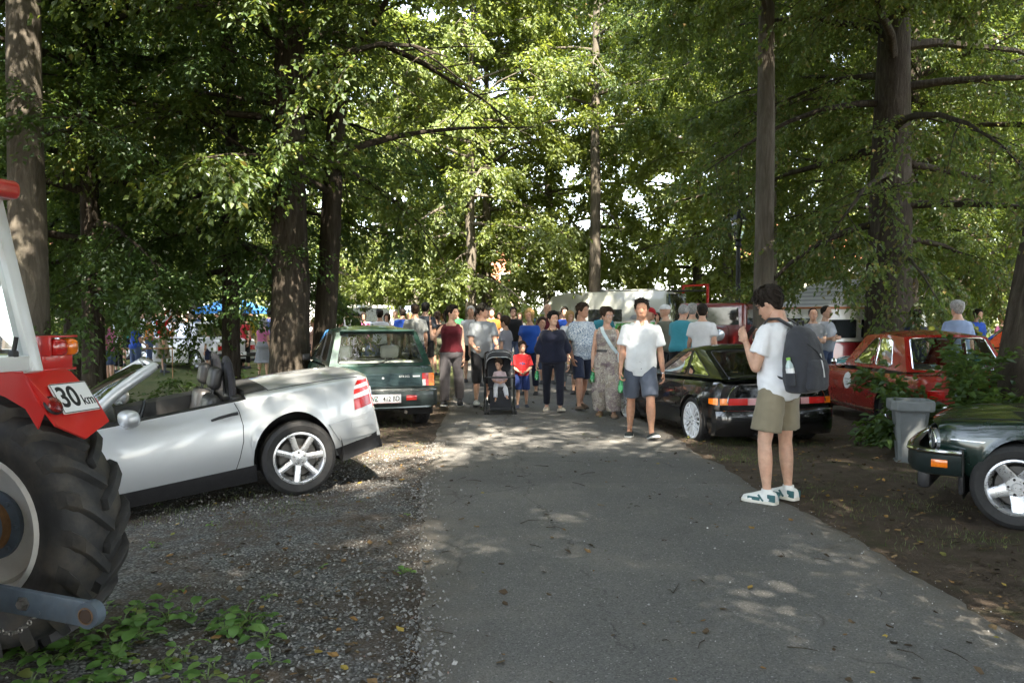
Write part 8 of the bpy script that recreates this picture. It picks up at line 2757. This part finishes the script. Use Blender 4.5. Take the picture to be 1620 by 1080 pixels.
V('man', 778, 24.0, 180, ORG, DEN, 'dark', 'man in an orange shirt behind the cap man', s=1.0)
V('woman', 790, 27.5, 170, WHT, DEN, 'dark', 'dark-haired woman in white farther down the track')
V('man_walk', 812, 22.5, 180, BLK_, DEN, 'dark', 'dark-haired man in black farther down the track')
V('woman_skirt', 822, 26.5, 185, (.62, .58, .50), (.55, .5, .45), 'brown', 'woman in cream farther down the track')
V('man', 846, 29.5, 175, (.05, .10, .25), KHK, 'grey', 'grey-haired man in navy farther down the track')
V('woman', 886, 23.5, 185, ORG, DEN, 'lightbrown', 'woman in orange left of the motorhome front')
V('woman', 901, 17.5, 190, (.60, .62, .66), GRY, 'blond', 'fair-haired woman in a pale top between navy woman and leaf-print man', s=1.0)
V('woman_skirt', 917, 16.5, 175, (.30, .24, .26), BLK_, 'dark', 'dark-haired woman in a striped top and black skirt beside the leaf-print shirt')
V('man', 893, 21.5, 180, BLU, KHK, 'dark', 'man in blue behind the fair-haired woman')
V('man', 955, 20.0, 180, TEA, BLK_, 'brown', 'man in teal between leaf-print man and patterned woman')
c1 = V('man_bent', 1013, 17.2, 250, NVY, BLK_, None, 'man in navy with a red cap behind the man in the white shirt'); 
c2 = V('man_cross', 1053, 16.2, 40, (.13, .13, .10), BLK_, None, 'man in an olive shirt and white cap beside the black coupe')
sun_hat(c2, WHT)
def bent_cap(r, col):
    P_ = Person(1.76, 'm', 1.1, legs=STAND, lean=(0, .28), head=(0, -.25), seed=37); P_.cap().build('cap', cl(col), r, True, 60)
bent_cap(c1, RED_)
V('man_bent', 1076, 15.4, 330, TEA, BLK_, 'grey', 'balding man in a turquoise polo shirt and black trousers behind the black coupe', s=1.02)
V('man', 1095, 16.6, 340, LGR, KHK, 'grey', 'grey-haired man in a pale green shirt beside the turquoise polo', s=1.02)
V('man_walk', 1111, 14.9, 350, WHT, DEN, 'dark', 'man in a white T-shirt and jeans seen from behind over the black coupe', s=.99)
V('man_bent', 1237, 15.5, 60, (.05, .055, .07), BLK_, 'black', 'person in dark grey holding a camera behind the young man')
V('man_cross', 1286, 17.0, 170, GRY, BLK_, 'dark', 'man in a grey T-shirt standing before the camper van')
V('man_cross', 1306, 17.3, 215, (.30, .32, .36), DEN, 'dark', 'man with folded arms in a light grey T-shirt before the camper van', s=1.03)
V('man', 1449, 15.3, 10, NVY, BLK_, 'black', 'man in a navy T-shirt seen from behind over the red saloon roof', s=.98)
V('man', 1515, 13.9, 5, (.22, .29, .44), KHK, 'grey', 'broad man in a pale blue shirt seen from behind over the red saloon', s=1.05)
V('man', 1546, 20.5, 200, BLU, KHK, 'dark', 'man in blue near the teal open-topped car')
V('woman', 1585, 22.0, 190, PNK, DEN, 'blond', 'blond woman in pink at the far right by the cars')
V('man', 1140, 22.5, 180, GRY, DEN, 'grey', 'man in grey behind the vintage lorry')
V('woman', 1040, 23.0, 170, YEL, DEN, 'dark', 'woman in yellow behind the man with the white cap')
# beyond the left thicket
rd = random.Random(4)
left = [('man', 172, 22, PNK, 'man in a pink shirt'), ('woman', 186, 24, WHT, 'woman in white'), ('man', 203, 26, (.05, .30, .32), 'man in turquoise'), ('woman', 214, 23, BLU, 'woman in bright blue'), ('man', 226, 27, WHT, 'man in a white shirt'), ('woman', 236, 25, ORG, 'woman in orange'), ('man', 247, 29, (.30, .40, .55), 'man in pale blue'), ('woman_skirt', 258, 24, RED_, 'woman in red'), ('man', 283, 28, GRY, 'man in grey'), ('woman', 296, 31, (.60, .55, .45), 'woman in cream'), ('man', 316, 27, DEN, 'man in denim blue'), ('woman', 388, 25, RED_, 'woman in a red blouse'), ('man', 400, 29, YEL, 'man in a yellow shirt'), ('woman_skirt', 416, 23, PNK, 'woman in a long pink dress'), ('man', 427, 26, (.10, .13, .30), 'man in dark blue'), ('woman', 150, 27, (.5, .5, .55), 'woman in lilac grey'), ('child', 330, 24, WHT, 'child in white'), ('child', 360, 26, BLU, 'child in blue'), ('man', 345, 30, OLV, 'man in olive'), ('woman', 440, 33, WHT, 'woman in a white blouse'), ('man', 522, 33, RED_, 'man in a red shirt'), ('woman', 585, 36, (.35, .5, .6), 'woman in light blue'), ('man', 660, 36, YEL, 'man in a yellow T-shirt'), ('woman', 700, 34, WHT, 'woman in a white T-shirt'), ('man', 760, 38, BLU, 'man in a blue jacket'), ('woman', 830, 38, PNK, 'woman in a pink T-shirt')]
where = ['standing beyond the left thicket', 'on the sunny meadow left', 'at the far edge of the crowd']
for i, (k, u, d, c, lab) in enumerate(left):
    V(k, u, d, rd.uniform(0, 360), c, rd.choice([DEN, BLK_, KHK, NVY, GRY]), rd.choice(['brown', 'dark', 'grey', 'blond', 'black', 'lightbrown']), lab + ' ' + (where[0] if u < 445 else where[2]), 'visitors beyond the left thicket' if u < 445 else 'visitors far down the track')

# ---------------------------------------------------------------- litter bin, lamp post, bush
def make_bin():
    x, y = 4.42, 9.15
    b = thing('litter_bin', 'grey flared concrete litter bin beside the dark green car bonnet', 'litter bin', (x, y, float(gz(x, y)) - .02), (0, 0, R(-16)))
    CON = pmat('grey_metal_bin', (.17, .185, .19), .6, 0, .12, 10, .15, 80, dirt=.12)
    m = MB()
    sec = [(0, .125, .0), (.05, .130, .0), (.58, .172, 0), (.585, .215, 0), (.60, .222, 0), (.685, .222, 0), (.70, .216, 0), (.70, .18, 0), (.60, .17, 0)]
    rings = []
    for z, h, _ in sec:
        c = .25 * h
        rings.append([Vector((px, py, z)) for px, py in ((-h, -h + c), (-h + c, -h), (h - c, -h), (h, -h + c), (h, h - c), (h - c, h), (-h + c, h), (-h, h - c))])
    m.loft(rings, cap=True)
    m.build('bin_body', CON, b, True, 20)
    m = MB(); m.box((0, 0, .012), (.33, .33, .03), None, .01); m.build('base_plate', CON, b)
make_bin()

def make_lamp():
    p = at(1167, 520, 21.5)
    l = thing('lamp_post', 'dark cast-iron lamp post left of the slim grey trunk', 'lamp post', (p.x, p.y, float(gz(p.x, p.y))))
    IR = pmat('dark_iron', (.014, .015, .017), .5, .4, .2, 12)
    m = MB(); m.lathe([(.0, 0), (.20, 0), (.20, .10), (.17, .14), (.15, .5), (.155, 1.25), (.19, 1.33), (.20, 1.40), (.17, 1.50), (.10, 1.62), (.075, 1.72), (.07, 1.8), (.055, 3.4)], 20); m.build('pole', IR, l)
    m = MB(); m.lathe([(.055, 3.4), (.09, 3.45), (.06, 3.55), (.10, 3.62), (.0, 3.62)], 16); m.build('collar', IR, l)
    m = MB(); m.lathe([(.10, 3.64), (.20, 4.1), (.0, 4.1)], 6); m.build('lantern_glass', GLASS, l)
    m = MB(); m.lathe([(.23, 4.1), (.20, 4.16), (.08, 4.32), (.03, 4.42), (.0, 4.46)], 6); m.build('lantern_roof', IR, l)
make_lamp()

def make_bush(name, label, x, y, hgt, rad, seed, n=260, leaf=.085, lm=None):
    rd = random.Random(seed); rng = np.random.default_rng(seed)
    t = thing(name, label, 'bush', (x, y, float(gz(x, y))))
    w = MB()
    P_, D_, L_ = [], [], []
    for i in range(26):
        a = rd.uniform(0, 6.28); e = rd.uniform(.35, 1.3)
        d = Vector((math.cos(a) * math.cos(e), math.sin(a) * math.cos(e), math.sin(e)))
        ln = rd.uniform(.6, 1.0) * (hgt * math.sin(e) + rad * math.cos(e))
        pts = [Vector((rd.uniform(-.12, .12), rd.uniform(-.12, .12), 0))]
        for k in range(4):
            d = (d + Vector((rd.uniform(-.2, .2), rd.uniform(-.2, .2), -.10))).normalized()
            pts.append(pts[-1] + d * ln / 4)
        tube_path(w, pts, .012, .004, 5)
        for k in range(n // 26):
            u = rd.uniform(.25, 1) * 4; q = min(int(u), 3)
            P_.append(tuple(pts[q].lerp(pts[q + 1], u - q))); dd = (pts[q + 1] - pts[q]).normalized() + Vector((rd.uniform(-1, 1), rd.uniform(-1, 1), rd.uniform(-.5, .4)))
            D_.append(tuple(dd.normalized())); L_.append(rd.uniform(.15, .4))
    V, F = sprays_to_leaves(np.array(P_), np.array(D_), np.array(L_), 9, leaf, rng, .4, .06)
    w.build('stems', BARK_DARK, t)
    link('foliage', np_mesh('foliage', V, F, lm or LEAF_B), t)
make_bush('bush', 'green leafy bush in front of the red saloon behind the litter bin', 5.25, 9.7, 1.2, .85, 5, 760, .11)
make_bush('bush', 'low shoots at the foot of the leaning right-hand trunk', 6.2, 9.7, .8, .6, 8, 260, .10)
make_bush('bush', 'low dark undergrowth behind the roadster\'s rear deck', -4.6, 12.6, .85, 1.0, 15, 420, .08)
make_bush('bush', 'low dark undergrowth behind the roadster\'s seats', -6.0, 12.3, .9, 1.1, 16, 480, .08)
make_bush('bush', 'dark undergrowth between tractor and roadster', -7.9, 11.9, .95, 1.1, 17, 420, .08)

# ---------------------------------------------------------------- on the ground: weeds, stones, leaves, grass
def weed_leaf_mesh():
    n = 6
    V, F = [], []
    for i in range(n + 1):
        t = i / n
        w = .5 * (max(0, 1 - (2 * t - 1) ** 2)) ** .5 * (1.08 - .25 * t)
        for j in (-1, -.5, 0, .5, 1):
            V.append((j * w * .72, t, .16 * math.sin(math.pi * t * .8) - .10 * t * t + .08 * abs(j) * w + .015 * math.sin(t * 17) * abs(j)))
    for i in range(n):
        for j in range(4):
            F.append((i * 5 + j, i * 5 + j + 1, (i + 1) * 5 + j + 1, (i + 1) * 5 + j))
    return V, F
WEED = leaf_material('weed_leaves', [(0.0, (.07, .16, .028)), (.5, (.12, .24, .05)), (.9, (.17, .29, .07)), (1.0, (.25, .24, .06))], .35, (.30, .45, .08), True)
wv, wf = weed_leaf_mesh()
WEED_MESH = [to_mesh('leaf', wv, wf, WEED, True, 180) for _ in range(1)]
STEM = pmat('weed_stem', (.10, .15, .04), .6)
rd = random.Random(21)
def weed(x, y, s, nl, lab='broad-leaved green weed in the dense patch behind the tractor wheel'):
    r = thing('weed', lab, 'weed', (x, y, float(gz(x, y)) - .005), (0, 0, rd.uniform(0, 6.28)), 'weeds on the gravel')
    m = MB()
    for k in range(nl):
        a = 2.4 * k + rd.uniform(-.3, .3)
        el = rd.uniform(.25, 1.0)
        ln = s * rd.uniform(.35, .95)
        d = Vector((math.cos(a) * math.cos(el), math.sin(a) * math.cos(el), math.sin(el)))
        p = d * ln
        m.tube([(0, 0, 0), d * ln * .55 + Vector((0, 0, .012)), p], [.0035, .0028, .002], 5)
        o = link('leaf', WEED_MESH[0], r, p, (rd.uniform(-.5, .25), rd.uniform(-.35, .35), a - math.pi / 2))
        q = s * rd.uniform(.55, 1.05)
        o.scale = (q, q, q)
    m.build('stem', STEM, r)
for i in range(62):
    # patch that fills the lower left corner
    u = rd.triangular(-40, 455, 150); v = rd.uniform(965, 1110)
    if v < 965 + max(0, (u - 180) * -.12) + max(0, (rd.random() - .2) * 40): v += 30
    p = ground_at(u, v, -.05)
    weed(p.x, p.y, rd.uniform(.055, .095), rd.randint(4, 7))
for (u, v, s, n, lab) in ((395, 985, .09, 7, 'tallest weed at the top right of the weed patch'), (375, 1000, .10, 7, 'large-leaved weed left of the tallest one'), (420, 1010, .09, 6, 'weed at the right end of the weed patch'), (345, 985, .07, 5, 'single weed above the middle of the weed patch'), (265, 950, .05, 4, 'small weed behind the tractor hitch arm'), (290, 935, .05, 4, 'small weed just above the hitch arm weed'), (425, 945, .035, 6, 'tiny bright weed alone on the gravel'), (640, 905, .055, 8, 'flat weed at the edge of the asphalt'), (510, 897, .03, 5, 'tiny weed in the middle of the gravel'), (240, 865, .05, 5, 'weed close beside the tractor tyre'), (335, 830, .04, 4, 'little weed below the roadster sill'), (645, 815, .03, 4, 'tiny weed at the asphalt edge below the hatchback'), (250, 795, .05, 5, 'weed under the roadster door'), (570, 795, .03, 5, 'tiny weed below the roadster rear wheel')):
    p = ground_at(u, v, 0); p = ground_at(u, v, float(gz(p.x, p.y)))
    weed(p.x, p.y, s, n, lab)

def scatter_mesh(name, V0, F0, pts, rots, scales, mats, midx=None):
    V0 = np.array(V0, float); F0 = np.array(F0)
    n = len(pts)
    V = np.einsum('nij,vj->nvi', rots, V0) * scales[:, None, :] if scales.ndim == 2 else np.einsum('nij,vj->nvi', rots, V0) * scales[:, None, None]
    V = V + pts[:, None]
    F = F0[None] + (np.arange(n) * len(V0))[:, None, None]
    me = np_mesh(name, V.reshape(-1, 3), F.reshape(-1, F0.shape[1]), mats)
    return me
def rand_rot(rng, n, tilt=.4):
    a = rng.uniform(0, 2 * np.pi, n); b = rng.normal(0, tilt, n); c = rng.normal(0, tilt, n)
    out = np.empty((n, 3, 3))
    for i in range(n):
        out[i] = np.array(Matrix.Rotation(a[i], 3, 'Z') @ Matrix.Rotation(b[i], 3, 'X') @ Matrix.Rotation(c[i], 3, 'Y'))
    return out
rng = np.random.default_rng(77)
def island_mat(name, stops, rough=.9, trans=False):
    t = NT(name)
    g = t.n('NewGeometry')
    t.color(t.ramp(g.outputs['Random Per Island'], stops))
    t.set(Roughness=rough)
    t.b.inputs['Specular IOR Level'].default_value = .25
    return t.m
# gravel stones
N = 17000
yy = 2.6 + (rng.random(N) ** 1.5) * 7.6
xl = np.interp(yy, ROAD_Y, ROAD_L)
xx = xl + .06 - np.abs(rng.normal(0, 1, N)) * 1.25 - rng.random(N) * .4
nz = rng.random(N) < .22
xx = np.where(nz, xl + .01 + rng.normal(0, .09, N), xx)
patch = np.array([noise.noise((x * .9, y * .9, 4.0)) for x, y in zip(xx, yy)])
keep = (patch > -.25 + .5 * rng.random(N) - .25) & (xx > -4.6)
xx, yy = xx[keep], yy[keep]
n = len(xx)
sc = np.minimum(rng.lognormal(math.log(.0066), .36, n), .014)
xe = np.interp(yy, ROAD_Y, ROAD_L)
pts = np.stack([xx, yy, gz(xx, yy) + sc * .30 + np.clip((xx - xe) / .05, 0, 1) * .016], 1)
octa = [(1, 0, 0), (.2, .9, .1), (-.9, .2, 0), (-.1, -.8, .05), (.1, .1, .46), (0, 0, -.45)]
of = [(0, 1, 4), (1, 2, 4), (2, 3, 4), (3, 0, 4), (1, 0, 5), (2, 1, 5), (3, 2, 5), (0, 3, 5)]
GR = island_mat('gravel_stone', [(0, (.07, .068, .066)), (.35, (.165, .160, .150)), (.75, (.255, .248, .235)), (.97, (.34, .33, .31)), (1, (.20, .13, .10))])
tag(link('gravel', scatter_mesh('gravel', octa, of, pts, rand_rot(rng, n, .5), sc * 1.25, GR)), 'loose grey gravel along the left edge of the track', 'gravel', kind='stuff')
# grit lying on the asphalt
N = 2600
yy = 2.4 + rng.random(N) ** 1.4 * 10
a = np.interp(yy, ROAD_Y, ROAD_L); b = np.interp(yy, ROAD_Y, ROAD_R)
xx = a + (b - a) * rng.beta(.7, .7, N)
pts = np.stack([xx, yy, gz(xx, yy) + .027], 1)
sc = rng.lognormal(math.log(.0030), .45, N)
tag(link('grit', scatter_mesh('grit', octa, of, pts, rand_rot(rng, N, .5), sc, island_mat('grit_stone', [(0, (.16, .16, .15)), (.7, (.30, .29, .28)), (1, (.55, .55, .54))]))), 'small stones scattered over the asphalt', 'grit', kind='stuff')
# fallen leaves
lv = [(0, 0, 0), (.34, .35, .10), (.22, .75, .03), (0, 1, .12), (-.22, .75, .06), (-.34, .35, .02), (0, .45, -.03)]
lf = [(0, 1, 6), (1, 2, 6), (2, 3, 6), (3, 4, 6), (4, 5, 6), (5, 0, 6)]
N = 3800
side = rng.random(N)
yy = 2.6 + rng.random(N) ** 1.3 * 14
a = np.interp(yy, ROAD_Y, ROAD_L); b = np.interp(yy, ROAD_Y, ROAD_R)
xx = np.where(side < .30, a - np.abs(rng.normal(0, 1.6, N)), np.where(side < .93, b + np.abs(rng.normal(0, 1.9, N)), a + (b - a) * rng.random(N)))
z = gz(xx, yy) + np.where((xx > a) & (xx < b), .028, .012)
pts = np.stack([xx, yy, z], 1)
sc = rng.uniform(.022, .062, N)
FL = island_mat('fallen_leaf', [(0, (.030, .022, .015)), (.45, (.070, .048, .028)), (.75, (.12, .085, .045)), (.9, (.20, .11, .04)), (.96, (.30, .22, .05)), (1, (.06, .09, .03))])
tag(link('fallen_leaves', scatter_mesh('fallen_leaves', lv, lf, pts, rand_rot(rng, N, .22), sc, FL)), 'dry brown and yellow leaves fallen along the track', 'fallen leaves', kind='stuff')
# twigs
m = MB()
rd = random.Random(9)
for i in range(120):
    y = 2.8 + rd.random() ** 1.3 * 9
    x = np.interp(y, ROAD_Y, ROAD_L) + rd.uniform(-1.5, 4.6)
    on = np.interp(y, ROAD_Y, ROAD_L) < x < np.interp(y, ROAD_Y, ROAD_R)
    z = float(gz(x, y)) + (.030 if on else .014)
    a = rd.uniform(0, 6.28); l = rd.uniform(.04, .22)
    q = rd.uniform(-.5, .5)
    m.tube([(x, y, z), (x + l * .5 * math.cos(a), y + l * .5 * math.sin(a), z + .006), (x + l * .5 * math.cos(a) + l * .5 * math.cos(a + q), y + l * .5 * math.sin(a) + l * .5 * math.sin(a + q), z)], [.003, .0025, .0012], 4)
tag(m.build('twigs', BARK_DARK, None, True, 60), 'small dark twigs scattered on the track', 'twigs', kind='stuff')
# grass tufts on the right verge and under the left cars
N = 7500
cl = np.array([(2.75 + rd.uniform(-.2, .9), 3.5 + rd.random() * 9) for _ in range(20)] + [(-2.2 + rd.uniform(-.9, .8), 6.2 + rd.random() * 4) for _ in range(16)] + [(2.45 + rd.uniform(-.1, .5), 8.8 + rd.random() * 2.6) for _ in range(26)] + [(4.3 + rd.uniform(-1, 1), 7.5 + rd.random() * 4) for _ in range(8)] + [(-1.55 + rd.uniform(-.5, .4), 9.3 + rd.random() * 3.5) for _ in range(9)])
ci = rng.integers(0, len(cl), N)
off = rng.normal(0, 1, (N, 2)) * np.array([.17, .16])
xy = cl[ci] + off
b = np.interp(xy[:, 1], ROAD_Y, ROAD_R); a = np.interp(xy[:, 1], ROAD_Y, ROAD_L)
ok = (xy[:, 0] > b + .02) | (xy[:, 0] < a - .02)
xy = xy[ok]; N = len(xy)
pts = np.stack([xy[:, 0], xy[:, 1], gz(xy[:, 0], xy[:, 1])], 1)
gv = [(-.035, 0, 0), (.035, 0, 0), (.028, .12, .45), (-.028, .12, .45), (0, .42, .92)]
gf = [(0, 1, 2), (0, 2, 3), (3, 2, 4)]
GS = leaf_material('grass_blades', [(0, (.040, .075, .014)), (.6, (.075, .115, .025)), (1, (.17, .16, .06))], .3)
tag(link('grass', scatter_mesh('grass', gv, gf, pts, rand_rot(rng, N, .35), rng.uniform(.02, .052, N), GS)), 'thin grass tufts on the bare verge', 'grass', kind='stuff')
